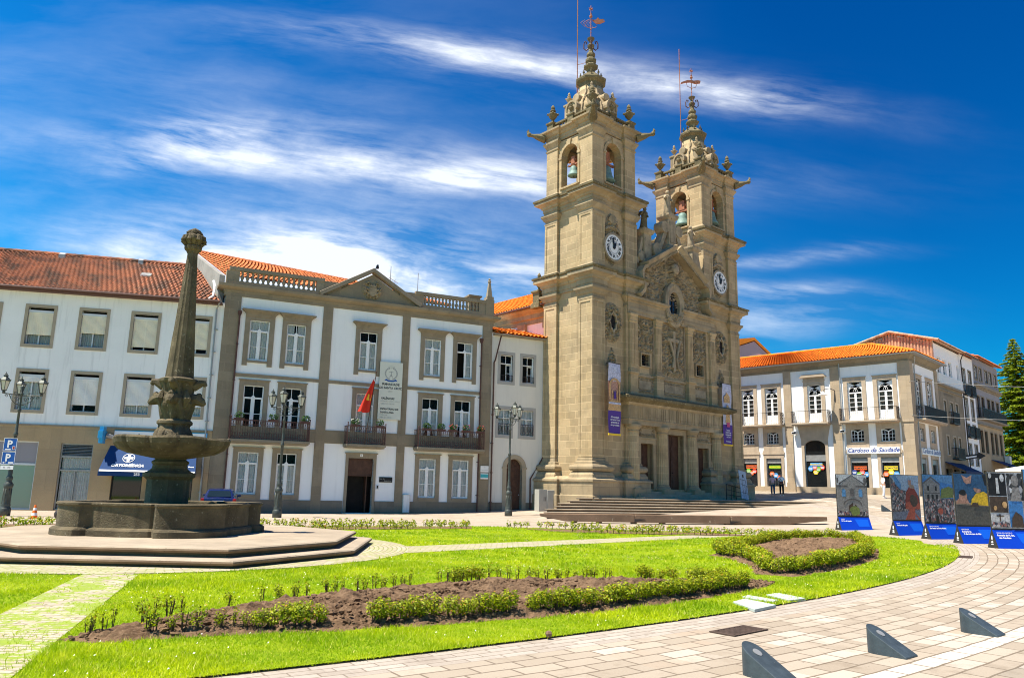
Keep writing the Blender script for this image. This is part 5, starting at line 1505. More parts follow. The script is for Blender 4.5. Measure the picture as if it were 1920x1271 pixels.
# upper storey: pedestal zone, pilasters, relief panels
for x in (3.75, 6.45, 10.0, 12.70):
    q = MB(); q.mould(rect(x-.36, x+.36, -.22, .3), [(.06, 7.55), (.06, 7.75), (0, 7.8), (0, 9.0), (.07, 9.05), (.07, 9.18), (.0, 9.22)])
    q.mould(rect(x-.29, x+.29, -.16, .3), [(.05, 9.22), (.05, 9.34), (0, 9.4), (0, 12.45)], True, False); q.mould(rect(x-.29, x+.29, -.16, .3), [(0, 12.45), (.05, 12.5), (.02, 12.56), (.06, 12.8), (.12, 12.94), (.12, 13.02)])
    for s in range(3): q.box(x-.2+s*.15, x-.1+s*.15, -.185, -.16, 9.6, 12.35)
    for sx in (-1, 1): q.tube([(x+sx*(.26+.09*cos(R(t))), -.2, 12.82+.09*sin(R(t))) for t in range(0, 360, 40)], .05, 5)
    q.build('pilaster', 'church_stone', front)
q = MB(); q.box(3.3, 13.15, -.02, .14, 8.95, 9.10); q.box(3.3, 13.15, 0, .14, 7.6, 7.85); q.build('string_course', 'church_trim', front)
for i, (a, b) in enumerate(((4.30, 6.05), (6.95, 9.50), (10.45, 12.22))):
    q = MB()
    carved(q, a, b, 9.2 if i == 1 else 10.62, 12.95, .115, .17, 40.+i, None, 46, 76 if i == 1 else 56, 3.5)
    if i == 1:  # the cross with the shroud
        q.box(8.10, 8.34, -.12, .1, 9.7, 12.5); q.box(7.45, 8.99, -.13, .1, 11.72, 11.95); q.tube([(7.6, -.13, 11.9), (7.9, -.14, 11.2), (8.1, -.15, 10.6), (7.95, -.13, 9.9)], .09, 6); q.tube([(8.85, -.13, 11.9), (8.6, -.14, 11.2), (8.4, -.15, 10.6), (8.6, -.13, 9.9)], .09, 6)
    for bx in ((a-.12, a, 9.15, 13.02), (b, b+.12, 9.15, 13.02)): q.box(bx[0], bx[1], .02, .2, bx[2], bx[3])
    q.build('relief_panel', 'church_carved', front)
    q = MB(); carved(q, a-.1, b+.1, 7.95, 8.9, .10, .12, 50.+i, lambda u, v: max(0, min(1, (max(abs(u), abs(v))-.62)*6)), 36, 20, 4.4); q.box(a+.25, b-.25, .04, .14, 8.15, 8.72); q.build('inscription_panel', 'church_carved', front)
    if i != 1:
        xa, xb = (4.78, 5.62) if i == 0 else (10.86, 11.70)
        q = MB(); bars(q, xa-.08, xb+.08, 9.64, 10.58, .08, -.02, .15); wn = q.build('window', 'church_trim', front)
        q = MB()
        for k in range(5): x = xa+(xb-xa)*k/4; q.box(x-.012, x+.012, .16, .18, 9.72, 10.5)
        for k in range(1, 4): z = 9.72+.78*k/4; q.box(xa, xb, .162, .178, z-.012, z+.012)
        q.build('grille', 'iron', wn)
# upper entablature, broken by the oval window
q = MB()
for a, b in ((3.3, 7.22), (9.22, 13.15)):
    q.mould(rect(a, b, -.12, .3), [(0, 13.0), (0, 13.2), (.03, 13.22), (.03, 13.42), (0, 13.44), (0, 13.78), (.06, 13.84), (.10, 13.96), (.26, 14.04), (.27, 14.16), (.02, 14.24)])
    n = int((b-a)/.12)
    for k in range(n): q.box(a+k*.12, a+k*.12+.07, -.21, -.12, 13.84, 13.95)
q.build('entablature', 'church_trim', front)
q = MB(); ez, ex = 14.35, FC_
el = lambda r, yy: [(ex+.62*r*cos(s), yy, ez+.92*r*sin(s)) for s in np.linspace(0, 2*pi, 33)[:-1]]
q.rings([el(1.75, .1), el(1.75, -.22), el(1.5, -.30), el(1.25, -.22), el(1.0, -.20), el(1.0, .2)], True, False, False); wo = q.build('oval_window', 'church_carved', front)
q = MB(); q.rings([el(1.02, .06), el(1.02, .10)]); q.build('pane', 'pane_dark', wo)
q = MB(); q.box(ex-.02, ex+.02, .0, .05, ez-.9, ez+.9); q.box(ex-.6, ex+.6, .0, .05, ez-.02, ez+.02); q.build('grille', 'iron', wo)
q = MB(); carved(q, 7.1, 9.34, 12.98, 13.75, -.12, .2, 61., None, 34, 20, 3.6); q.build('oval_window_apron', 'church_carved', wo)
# gable with carved field, scrolled raking cornice and crest
gb = MB(); gb.prism([(4.3, 14.1), (12.14, 14.1), (12.0, 15.4), (11.6, 16.5), (FC_, 18.35), (4.84, 16.5), (4.44, 15.4)], .2, .9); ga = gb.build('gable', 'church_stone', front)
q = MB()
nx, nz = 80, 60; vs = []
for j in range(nz+1):
    for i in range(nx+1):
        x = 4.45+7.54*i/nx; top = 18.2-abs(x-FC_)*.51 if abs(x-FC_) < 3.3 else 16.5-(abs(x-FC_)-3.3)*2.4
        z = 14.25+(max(14.4, top)-14.25)*j/nz
        a = abs(x-FC_); p = Vector((a*3., z*3., 71)); p2 = p+Vector((mnoise.noise(p*1.2), mnoise.noise(p*1.2+Vector((0, 9, 0))), 0))
        h = 1-min(1, abs(mnoise.noise(p2))*3.2); vs.append((x, .19-.22*h*h-.03, z))
q.add(vs, [(j*(nx+1)+i, j*(nx+1)+i+1, (j+1)*(nx+1)+i+1, (j+1)*(nx+1)+i) for j in range(nz) for i in range(nx)]); q.build('gable_relief', 'church_carved', ga)
def volute(cx, cz, r0, a0, turns, s, n=26):
    return [(cx+s*r0*(1-.80*k/n)*cos(R(a0+360*turns*k/n)), cz+r0*(1-.80*k/n)*sin(R(a0+360*turns*k/n))) for k in range(n+1)]


sec = [(-.06, -.50), (.10, -.55), (.30, -.72), (.42, -.74), (.42, .5), (-.06, .5)]
q = MB(); q.sweep([(4.95, 16.35), (FC_, 18.25)][::1]+[], sec); q.sweep([(FC_, 18.25), (11.49, 16.35)], sec)
for k in range(24):
    for sg in (-1, 1):
        x = FC_+sg*(.1+k*.135); z = 18.2-(.1+k*.135)*.58; q.box(x-.04, x+.04, -.60, -.50, z-.08, z+.06)
lv = [(4.15, 14.35), (4.5, 14.75), (4.72, 15.3), (4.80, 15.9), (4.62, 16.4)]
lv = volute(4.62, 16.08, .42, 60, 1.2, 1)[::-1]
for sg in (1, -1):
    P = [(4.95, 16.42), (4.60, 16.30), (4.38, 15.95), (4.42, 15.5), (4.62, 15.1), (4.55, 14.7), (4.15, 14.3)]
    P = [(x if sg == 1 else 2*FC_-x, z) for x, z in P]
    if sg == -1: P = P[::-1]
    P = P if sg == -1 else P[::-1]
    q.sweep(P, [(-.12, -.55), (.14, -.60), (.14, .4), (-.12, .4)])
q.build('raking_cornice', 'church_trim', ga)
q = MB(); carved(q, FC_-.75, FC_+.75, 15.5, 17.75, .0, .42, 81., lambda u, v: max(0, min(1, (1-u*u-v*v)*2.5)), 34, 44, 2.8); q.sphere((FC_, -.3, 16.9), .36, 12, 8, (1, .6, 1.15)); q.build('crest', 'church_carved', ga)
# pedestals, volutes above the gable
q = MB(); q.mould(rect(FC_-.42, FC_+.42, -.1, .7), [(.1, 18.3), (.1, 18.6), (0, 18.7), (0, 20.6), (.1, 20.7), (.16, 20.85), (.16, 21.0), (-.1, 21.06)]); q.box(FC_-.26, FC_+.26, -.14, -.1, 18.9, 20.4)
for sg in (-1, 1):
    x = FC_+sg*2.75; q.mould(rect(x-.38, x+.38, -.1, .66), [(.1, 16.8), (.1, 17.0), (0, 17.1), (0, 18.85), (.10, 18.95), (.18, 19.1), (.18, 19.22), (-.1, 19.28)])
    q.sweep([(FC_+sg*(.44+.09*k), 20.3-2.3*(k/12)**.75) for k in range(13)][::sg], [(-.16, -.05), (.16, -.05), (.16, .55), (-.16, .55)])
    q.rings([[(FC_+sg*.80+.42*cos(s), yy, 19.9+.42*sin(s)) for s in np.linspace(0, 2*pi, 17)[:-1]] for yy in (-.12, .6)]); q.rings([[(FC_+sg*1.72+.50*cos(s), yy, 18.0+.50*sin(s)) for s in np.linspace(0, 2*pi, 17)[:-1]] for yy in (-.16, .6)])
    q.sweep([(x+sg*(.42+.06*k), 18.6-1.9*(k/10)**.8) for k in range(11)][::sg], [(-.13, 0), (.13, 0), (.13, .5), (-.13, .5)])
    q.rings([[(FC_+sg*3.35+.36*cos(s), yy, 17.2+.36*sin(s)) for s in np.linspace(0, 2*pi, 15)[:-1]] for yy in (-.1, .5)])
q.build('gable_crown', 'church_carved', ga)


def statue(x, z, h, label, wings=False, dark=False, lean=0.):
    p = (CO[0]+x*cos(CA)-.28*sin(CA), CO[1]+x*sin(CA)+.28*cos(CA), z); t = thing('statue', label, 'statue', p, CA, 'stone statues over the gable')
    q = MB(); k = h/1.9
    prof = [(.34, 0), (.36, .05), (.30, .35), (.26, .75), (.24, 1.0), (.28, 1.2), (.27, 1.38), (.16, 1.5), (.08, 1.55)]
    q.rings([[(r*k*cos(a)*(1+.10*sin(5*a+z_*4))+lean*z_*k, r*k*.8*sin(a)*(1+.10*sin(5*a+z_*4)), z_*k) for a in np.linspace(0, 2*pi, 15)[:-1]] for r, z_ in prof])
    q.sphere((lean*1.65*k, -.02, 1.68*k), .145*k, 10, 8, (1, 1, 1.2)); q.tube([(.25*k, 0, 1.38*k), (.36*k, -.14*k, 1.1*k), (.16*k, -.32*k, 1.02*k)], [.10*k, .085*k, .06*k], 7); q.tube([(-.25*k, 0, 1.38*k), (-.40*k, -.08*k, 1.12*k), (-.34*k, -.28*k, 1.35*k)], [.10*k, .085*k, .06*k], 7)
    q.build('figure', 'church_moss' if dark else 'church_carved', t, True)
    if wings:
        q = MB()
        for sg in (-1, 1): q.prism([(sg*.12*k, 1.35*k), (sg*.50*k, 1.75*k), (sg*.62*k, 1.2*k), (sg*.50*k, .55*k), (sg*.20*k, .85*k)][::sg], .16, .26)
        q.build('wings', 'church_moss', t)
    MB().box(-.42*k, .42*k, -.36*k, .36*k, -.03, .03*k).build('base', 'church_trim', t)


statue(FC_, 21.05, 1.95, 'slender stone saint on the tall middle pedestal above the gable'); statue(FC_-2.75, 19.27, 1.75, 'dark winged stone figure on the pedestal next to the left tower', True, True, .10); statue(FC_+2.75, 19.27, 1.7, 'pale stone figure on the pedestal in front of the right tower bell', False, False, -.05)
# nave behind, roofed in new orange tiles
nv = MB(); nv.box(.75, 15.7, 4.3, 26, 0, 13.0); nv.box(4.4, 12.05, 1.0, 4.4, 0, 17.0); nave = nv.build('nave', 'plaster', CH)
q = MB(); q.mould(rect(.70, 15.75, 4.2, 26.0), [(0, 12.75), (0, 13.05), (.12, 13.12), (.12, 13.42), (.25, 13.5), (.50, 13.68), (.52, 13.82)])
for y in (4.36, 6.9, 9.6, 12.3, 15): q.box(.60, .80, y, y+.62, 0, 12.5); q.box(.52, .80, y-.08, y+.70, 12.3, 12.8)
q.build('nave_cornice', 'church_trim', nave)
rf = tile_roof((.05, 26, 13.84), (.05, 4.36, 13.84), (8.2, 26, 17.7), (8.2, 4.36, 17.7), .26, .4, .06); rf.build('nave_roof', 'tile_bright', nave)
q = MB(); q.tube([(.02, 26, 13.78), (.02, 4.3, 13.78)], .08, 6); q.tube([(.02, 4.36, 13.8), (.3, 4.36, 13.3), (.3, 4.36, 12.4)], .06, 6); q.build('gutter', 'iron_brown', nave)
q = MB(); q.mould(rect(-.05, .55, 4.85, 5.45), [(.1, 13.6), (.1, 13.9), (0, 13.96), (0, 14.6), (.10, 14.68), (.10, 14.78), (-.05, 14.85)]); urn(q, .25, 5.15, 14.82, 1.3, .34); q.build('nave_pinnacle', 'church_moss', nave)
# steps up to the doors
SO, SA = (2.1, 41.75), R(90-66)
st = thing('church_steps', 'broad flight of worn stone steps climbing to the church doors', 'steps', (*SO, 0), SA)
xl = [-.25, .0, .85, 1.3, 2.15, 3.0]
for k in range(6):
    z = .40+.148*k; y = .46*k; xr = 22.4+.35*(5-k); q = MB()
    P = [(xl[k], y), (xr, y), (xr, 12-.3*k), (9.5, 12-.3*k), (max(5., xl[k]+2.2), y+1.4+.3*(5-k))]
    q.cur = 1; q.mould(P, [(-.12, z-.42), (-.12, z-.07), (-.03, z-.068), (0, z-.045)], True, False); q.cur = 0; q.mould(P, [(0, z-.045), (-.008, z-.012), (-.04, z)], False); q.build('step', ['step_stone', 'riser_shaded'], st)  # risers and nosing fronts get the darkened stone, their shade painted in
q = MB()
for k in range(3): q.box(3.2+.25*k, 13.3-.25*k, -1.35+.42*k, .5, 1.0+.0*k, 1.27+.16*k)
q.build('door_steps', 'step_stone', CH)
# ramp rail and leaning notice beside the right-hand door
def cw(x, y): return (CO[0]+x*cos(CA)-y*sin(CA), CO[1]+x*sin(CA)+y*cos(CA))


t = thing('ramp_railing', 'low dark metal railing of the ramp beside the right-hand door', 'railing', (*cw(12.0, -1.4), 1.14), CA)
q = MB(); q.tube([(0, 0, 1.05), (2.2, -.1, .72), (2.2, -.1, 0)], .03, 6); q.tube([(0, 0, 0), (0, 0, 1.05)], .03, 6); q.tube([(0, 0, .7), (2.2, -.1, .42)], .02, 5); q.tube([(0, 0, .35), (2.2, -.1, .2)], .02, 5)
for k in range(1, 4): q.tube([(.55*k, -.025*k, 0), (.55*k, -.025*k, 1.05-.0825*k)], .02, 5)
q.build('rail', 'iron', t)
t = thing('notice_board', 'tilted pale-blue notice board with a line drawing at the foot of the right tower', 'notice board', (*cw(13.35, -2.0), 1.16), CA+.1)
tm = Matrix.Rotation(R(-9), 4, 'X') @ Matrix.Rotation(R(7), 4, 'Y'); q = MB(tm); q.box(-.5, .5, -.02, .02, .05, 2.0); q.build('board', 'pic_sky', t)
q = MB(tm)
for bx in ((-.42, .42, .45, .48), (-.42, .42, 1.0, 1.03), (-.42, .3, 1.35, 1.38), (-.2, -.17, .2, 1.35), (.1, .13, .2, 1.0), (.3, .33, .45, 1.38), (-.1, .1, 1.55, 1.75)): q.box(bx[0], bx[1], -.026, -.021, bx[2], bx[3])
q.build('drawing', 'black', t)
# processional banners
def church_banner(x, label, second):
    t = thing('banner', label, 'banner', (*cw(x, -.55 if not second else -.55), 4.95), CA, 'tall banners on the church front'); q = MB(); n = 24
    vs = [(xx, .03*sin(k*.5+xx*2), 4.4*k/n) for k in range(n+1) for xx in (-.56, -.28, 0, .28, .56)]
    fs = [(k*5+i, k*5+i+1, (k+1)*5+i+1, (k+1)*5+i) for k in range(n) for i in range(4)]
    zones = (1.45, 2.0, 3.3) if not second else (1.45, 1.75, 2.9)
    for key, lo, hi in (('purple', .07, zones[0]), ('pic_gold' if not second else 'pic_lilac', zones[0], zones[1]), ('pic_skin' if not second else 'pic_lilac', zones[1], zones[2]), ('pic_lilac', zones[2], 4.5), ('yellow', -.1, .07)):
        q = MB(); sel = [f for f in fs if lo <= (vs[f[0]][2]+vs[f[2]][2])/2 < hi]; us = sorted({i for f in sel for i in f}); ix = {v: i for i, v in enumerate(us)}; q.add([vs[i] for i in us], [tuple(ix[i] for i in f) for f in sel])
        if lo < .01: q = MB(); q.box(-.56, .56, -.03, .03, -.05, .07)
        q.build('cloth', key, t)
    q = MB(); yy = -.045
    if not second:
        q.cur = 0; P = arc(0, 3.0, .50, 0, 180, 12); P2 = arc(0, 3.0, .36, 180, 0, 12); q.prism(P+P2, yy, yy+.008)
        for sx in (-1, 1): q.box(sx*.43-.07, sx*.43+.07, yy, yy+.008, 2.05, 3.0); q.box(sx*.22-.03, sx*.22+.03, yy, yy+.008, 2.1, 2.75)
        q.box(-.5, .5, yy, yy+.008, 2.02, 2.1); q.build('picture', 'pic_gold', t)
        q = MB(); q.prism([(-.10, 2.2), (.10, 2.2), (.07, 2.6), (.0, 2.72), (-.07, 2.6)], yy-.012, yy-.004); q.build('picture', 'purple', t)
        q = MB(); q.box(-.56, .56, yy, yy+.008, 1.86, 1.98); q.build('picture', 'pic_lilac', t)
    else:
        q.prism([(-.3, 1.6), (.3, 1.6), (.22, 2.2), (.16, 2.75), (0, 2.9), (-.16, 2.75), (-.22, 2.2)], yy, yy+.008); q.prism([(-.42, 3.05), (.3, 3.05), (.3, 3.5), (-.05, 3.78), (-.42, 3.45)], yy, yy+.008); q.build('picture', 'pic_gold', t)
        q = MB(); q.prism([(-.16, 1.3), (.18, 1.3), (.2, 1.62), (-.2, 1.62)], yy-.012, yy-.004); q.build('picture', 'pic_rose', t)
    q = MB()
    for k, s in enumerate(('A Irmandade', 'de Santa Cruz', 'apresenta-se', 'em procissão') if not second else ('Semana', 'Santa Braga', 'Solenidades', 'da Cruz', '', 'Procissão')): text(q, s, .15, 0, 1.02-.16*k, yy+.004, 'CENTER', .003)
    text(q, '△', .3, 0, 3.95, yy); q.build('lettering', 'lettering_white', t)
    q = MB(); q.tube([(-.62, 0, 4.42), (.62, 0, 4.42)], .025, 6); q.tube([(0, 0, 4.42), (0, .7, 4.5)], .02, 6)
    q.build('pole', 'iron', t)


church_banner(1.42, 'tall banner with a golden altar picture and purple foot left of the church doors', False); church_banner(13.72, 'tall banner with a pale picture and purple foot right of the church doors', True)
# ------------------------------------------------------------------ white corner shop building on the right
RO, RA = (30.969, 58.7), R(-44.3)
RB = thing('shop_building', 'white corner shop building with arched fanlights and a bright orange tiled roof', 'building', (*RO, 0), RA)
SIDE = Matrix.Rotation(pi/2, 4, 'Z')
G0 = 1.2
fw_x = [-13.55, -11.32, -7.5, -4.18, -1.84]
ups = [(x-.58, x+.58, 7.68, 10.72) for x in fw_x]
sm = [x for x in fw_x if x != -7.5]
lows = [(x-.52, x+.52, 5.84, 6.82) for x in sm]
shopo = [(x-.68, x+.68, 1.5, 4.62) for x in sm]+[(-8.58, -6.82, 1.5, 6.1)]
wl, bk = MB(), MB(); wall(wl, -19, 0, G0, 12.4, ups+lows+shopo, 0, .26, bk)
wl.M = SIDE; bk.M = SIDE
sdx = [2.0, 4.8]
wall(wl, 0, 7.0, G0, 12.4, [(x-.58, x+.58, 7.78, 10.82) for x in sdx]+[(x-.52, x+.52, 5.9, 6.9) for x in sdx]+[(x-.75, x+.75, 1.7, 4.6) for x in sdx], 0, .26, bk)
wl.build('wall', 'plaster', RB); bk.build_each('room', 'interior', RB)
q = MB(); q.box(-19, -.78, .75, 6.9, G0, 12.3); q.build('body', 'plaster', RB)
for a, b in ((-14.85, -14.15), (-10.15, -9.50), (-6.10, -5.36)):
    q = MB(); q.box(a, b, -.10, .1, G0, 12.06); q.box(a-.04, b+.04, -.14, .1, G0, 2.6); q.box(a-.05, b+.05, -.16, .1, 7.3, 7.62); q.build('pilaster', 'granite_light_blocks', RB)
q = MB(); q.box(-.80, .10, -.10, .72, G0, 12.06); q.box(-.84, .14, -.14, .76, G0, 2.6); q.box(-.85, .15, -.16, .78, 7.3, 7.62); q.M = SIDE; q.box(6.4, 7.0, -.10, .1, G0, 12.06); q.build('pilaster', 'granite_light_blocks', RB)
q = MB(); q.box(-19, -.84, -.055, .1, G0, 2.25)
q.M = SIDE; q.box(.8, 6.4, -.055, .1, G0, 2.35); q.build('plinth', 'granite_light_blocks', RB)
q = MB(); q.mould([(-19, 0), (0, 0), (0, 7.0), (-19, 7.0)], [(.05, 11.98), (.05, 12.22), (.10, 12.24), (.22, 12.36), (.34, 12.46), (.36, 12.54), (.0, 12.56)]); q.build('cornice', 'granite', RB)
q = MB(); q.mould([(-19, 0), (0, 0), (0, 7.0), (-19, 7.0)], [(.76, 12.53), (.78, 12.60), (.70, 12.63), (.0, 12.65)]); q.build('gutter', 'zinc', RB)
rf = tile_roof((-19, -.74, 12.62), (.74, -.74, 12.62), (-19, 4.0, 14.35), (-4.0, 4.0, 14.35), .25, .38, .06)
r2 = tile_roof((.74, -.74, 12.62), (.74, 7.0, 12.62), (-4.0, 4.0, 14.35), (-4.0, 7.0, 14.35), .25, .38, .06); rf.add(r2.v, r2.f)
ridge_caps(rf, (.7, -.7, 12.70), (-4, 4, 14.42)); ridge_caps(rf, (-19, 4.0, 14.42), (-4, 4.0, 14.42)); rf.build('roof', 'tile_bright', RB)


def french(par, x, z0, z1, M4, y, pedi=False):
    """glazed double door of four panes a leaf, panelled foot, and fanlight of crossing arcs"""
    f = MB(M4); w = .58; a, b = y, y+.06; zs = z1-.86
    bars(f, x-w, x+w, z0, z1, .06, a, b); f.box(x-w, x+w, a-.02, b, zs-.10, zs)
    f.box(x-.05, x+.05, a-.012, b, z0, zs-.10)
    for sx in (-1, 1):
        xa, xb = (x-w+.06, x-.05) if sx < 0 else (x+.05, x+w-.06)
        f.box(xa, xb, a, b-.01, z0+.06, z0+.66); f.box(xa+.08, xb-.08, a-.015, a, z0+.14, z0+.56)
        f.box(xa, xa+.04, a, b-.01, z0+.66, zs-.1); f.box(xb-.04, xb, a, b-.01, z0+.66, zs-.1)
        for k in range(1, 4):
            z = z0+.66+(zs-.10-z0-.66)*k/4; f.box(xa, xb, a+.005, b-.015, z-.02, z+.02)
    # fanlight: solid corners, and two pairs of crossing arcs
    r = .50; P = arc(x, zs+.06, r, 180, 0, 14)
    f.prism([(x-w+.05, z1-.05), (x-w+.05, zs)]+P[:8], a+.004, b-.004); f.prism(P[7:]+[(x+w-.05, zs), (x+w-.05, z1-.05)], a+.004, b-.004)
    for cx in (x-r, x+r, x-.17, x+.17):
        rr = r if abs(cx-x) > .3 else .33
        pts = [p for p in arc(cx, zs+.06, rr, 0, 180, 24) if hypot(p[0]-x, p[1]-zs-.06) <= r+.01]
        if len(pts) > 2: f.tube([(p[0], a+.03, p[1]) for p in pts], .017, 4)
    wn = f.build('window', 'white_paint', par)
    g = MB(M4); g.quad((x-w, a+.03, z0+.6), (x+w, a+.03, z0+.6), (x+w, a+.03, z1), (x-w, a+.03, z1)); g.build('pane', 'pane', wn)
    g = MB(M4); drape(g, x-w, x-.02, z0+.3, zs-.1, b+.10, seed=int(x*7)); drape(g, x+.02, x+w, z0+.3, zs-.1, b+.10, seed=int(x*7)+2); g.build('curtain', 'pic_tan', wn)
    s = MB(M4); s.box(x-w-.32, x-w, -.05, .12, z0-.1, z1); s.box(x+w, x+w+.32, -.05, .12, z0-.1, z1); s.box(x-w-.32, x+w+.32, -.052, .12, z1, z1+.30); s.box(x-w-.37, x+w+.37, -.10, .1, z1+.30, z1+.37)
    if pedi: s.box(x-w-.32, x+w+.32, -.05, .1, z1+.37, z1+.62); s.prism([(x-w-.55, z1+.62), (x+w+.55, z1+.62), (x+w+.30, z1+.86), (x-w-.30, z1+.86)], -.35, .1)
    s.build('window_surround', 'granite_light', wn)


def small_win(par, x, z0, z1, M4, y):
    f = MB(M4); w = .52; a, b = y, y+.05
    top = [(x-w, z1-.04), (x-w*.6, z1), (x, z1-.16), (x+w*.6, z1), (x+w, z1-.04)]
    f.box(x-w, x-w+.06, a, b, z0, z1-.04); f.box(x+w-.06, x+w, a, b, z0, z1-.04); f.box(x-w, x+w, a, b, z0, z0+.06); f.box(x-.04, x+.04, a-.01, b, z0, z1-.16)
    f.prism(top+[(x+w, z1-.12), (x+w*.6, z1-.08), (x, z1-.24), (x-w*.6, z1-.08), (x-w, z1-.12)], a+.002, b-.002)
    f.prism([(x-w, z1-.04), (x-w, z1+.0)]+[(x-w*.6, z1)], a, b)
    for k in (-.27, .27): f.box(x+k-.015, x+k+.015, a+.005, b-.005, z0, z1-.05)
    for k in range(1, 3): z = z0+(z1-.1-z0)*k/3; f.box(x-w, x+w, a+.006, b-.006, z-.015, z+.015)
    wn = f.build('window', 'white_paint', par)
    g = MB(M4); g.quad((x-w, a+.025, z0), (x+w, a+.025, z0), (x+w, a+.025, z1), (x-w, a+.025, z1)); g.build('pane', 'pane_dark', wn)
    s = MB(M4)
    for bx in ((x-.88, x-w, 4.95, 7.3), (x+w, x+.88, 4.95, 7.3), (x-w, x+w, z1, 7.3), (x-w, x+w, 4.95, z0)): s.box(bx[0], bx[1], -.055, .12, bx[2], bx[3])
    s.box(x-w-.1, x+w+.1, -.10, .1, z0-.10, z0); s.box(x-.98, x+.98, -.10, .1, 4.95, 5.12); s.prism([(x-.98, 5.12), (x+.98, 5.12), (x+.80, 5.5), (x-.80, 5.5)], -.075, .05)
    s.build('window_surround', 'granite_light', wn)


for x in fw_x: french(RB, x, 7.68, 10.72, None, .12, x == -7.5)
for x in sdx: french(RB, x, 7.78, 10.82, SIDE, .12)
for x in sm: small_win(RB, x, 5.84, 6.82, None, .10)
for x in sdx: small_win(RB, x, 5.9, 6.9, SIDE, .10)


def shopfront(x, z0, z1, w, M4, kind=0):
    f = MB(M4); bars(f, x-w, x+w, z0, z1, .06, .10, .16)
    if w > .8: f.box(x-w, x+w, .08, .16, 4.35, 4.85)
    else: f.box(x-w, x+w, .06, .16, z1-.42, z1-.08)
    o = f.build('shop_window', 'zinc', RB)
    g = MB(M4); g.quad((x-w, .13, z0), (x+w, .13, z0), (x+w, .13, z1), (x-w, .13, z1)); g.build('pane', 'pane_dark', o)
    s = MB(M4)
    s.box(x-w-.24, x-w, -.052, .12, G0, z1); s.box(x+w, x+w+.24, -.052, .12, G0, z1)
    if w < .8: s.box(x-w-.24, x+w+.24, -.054, .12, z1, z1+.33)
    else:
        P = arc(x, 5.55, w, 180, 0, 12, .52); s.prism([(x-w-.24, 6.1), (x-w-.24, 5.5)]+[(x-w, 5.5)]+P+[(x+w, 5.5), (x+w+.24, 5.5), (x+w+.24, 6.1), (x+w+.5, 7.3), (x-w-.5, 7.3)], -.053, .12)
    s.build('shop_surround', 'granite_light', o)
    return o


for x in sm: shopfront(x, 1.5, 4.62, .68, None)
shopfront(-7.7, 1.5, 6.1, .88, None)
for x in sdx: shopfront(x, 1.7, 4.6, .75, SIDE)
for (a, b, M4) in ((-14.1, -10.25, None), (-9.35, -6.2, None), (-5.30, -.86, None), (.75, 6.6, SIDE)):
    z = 7.50 if M4 is None else 7.60
    q = MB(M4); q.box(a, b, -.75, .1, z-.12, z); q.box(a+.06, b-.06, -.68, .1, z-.2, z-.12); bo = q.build('balcony', 'granite_light', RB)
    r = MB(M4); y = -.70; h = 1.0; dense = M4 is not None; y1 = z+h
    r.box(a+.05, b-.05, y-.012, y+.012, y1-.03, y1); r.box(a+.05, b-.05, y-.008, y+.008, z+.08, z+.10)
    n = int((b-a)/(.09 if dense else .16))
    for k in range(n+1):
        x = a+.05+(b-a-.1)*k/n; t_ = .014 if dense else .0055; r.box(x-t_, x+t_, y-t_, y+t_, z, y1)
    for xs_ in (a+.05, b-.05):
        for k in range(6): yy = y*k/6; r.box(xs_-.012, xs_+.012, yy-.012, yy+.012, z, y1)
        r.box(xs_-.015, xs_+.015, y, 0, y1-.03, y1)
        for k in range(3): r.tube([(xs_, y*.5+.20*cos(t), z+.2+.28*k+.12*sin(t)) for t in np.linspace(0, 2*pi, 9)], .014, 4, False)
    r.build('railing', 'iron', bo)
q = MB(); q.tube([(-5.28, -.15, 1.6), (-5.28, -.15, 12.3)], .05, 6); q.M = SIDE; q.tube([(.85, -.15, 1.7), (.85, -.15, 11.6), (.4, -.4, 12.4)], .05, 6); q.build('downpipe', 'zinc', RB)


def script_sign(x, y, z, w, M4, label):
    p = (M4 or Matrix()) @ Vector((x, y, 0)); wp = (RO[0]+p.x*cos(RA)-p.y*sin(RA), RO[1]+p.x*sin(RA)+p.y*cos(RA), z)
    t = thing('shop_sign', label, 'sign', wp, RA+(pi/2 if M4 else 0), 'shop signs in script lettering'); q = MB(); q.box(-w/2, w/2, -.05, .04, 0, .48); q.build('board', 'white_paint', t)
    q = MB(); text(q, 'Cardoso da Saudade', .47*w/4.0, 0, .12, -.056, 'CENTER', .010, .35); q.build('lettering', 'promo_navy', t)


script_sign(-3.03, -.12, 4.90, 4.0, None, 'white sign reading Cardoso da Saudade over two shop windows facing the square'); script_sign(3.6, -.12, 4.86, 4.6, SIDE, 'white sign reading Cardoso da Saudade round the corner on the street side')


def promo(x, z, cols, head, label, M4=None):
    p = (RO[0]+x*cos(RA)-.08*sin(RA), RO[1]+x*sin(RA)+.08*cos(RA), z); t = thing('poster', label, 'poster', p, RA, 'sale posters in the shop windows')
    w = .50; MB().box(-w, w, -.012, .012, .02, .30).build('banner_board', head, t)
    q = MB(); text(q, 'PROMOÇÕES', .175, 0, .10, -.016, 'CENTER', .006); q.build('lettering', 'lettering_dark' if head in ('promo_yellow', 'promo_orange') else 'promo_yellow', t)
    for k, (cx, cz, c_) in enumerate(cols):
        q = MB(); q.prism([(cx+.23*cos(R(60*i)), cz+.23*sin(R(60*i))) for i in range(6)], -.012+.004*k, .004+.004*k); hx = q.build('hexagon', c_, t)
        q = MB(); q.box(cx-.15, cx+.15, -.018+.004*k, -.013+.004*k, cz+.01, cz+.05); q.box(cx-.12, cx+.12, -.018+.004*k, -.013+.004*k, cz-.09, cz-.04); q.build('print', 'lettering_white', hx)
        


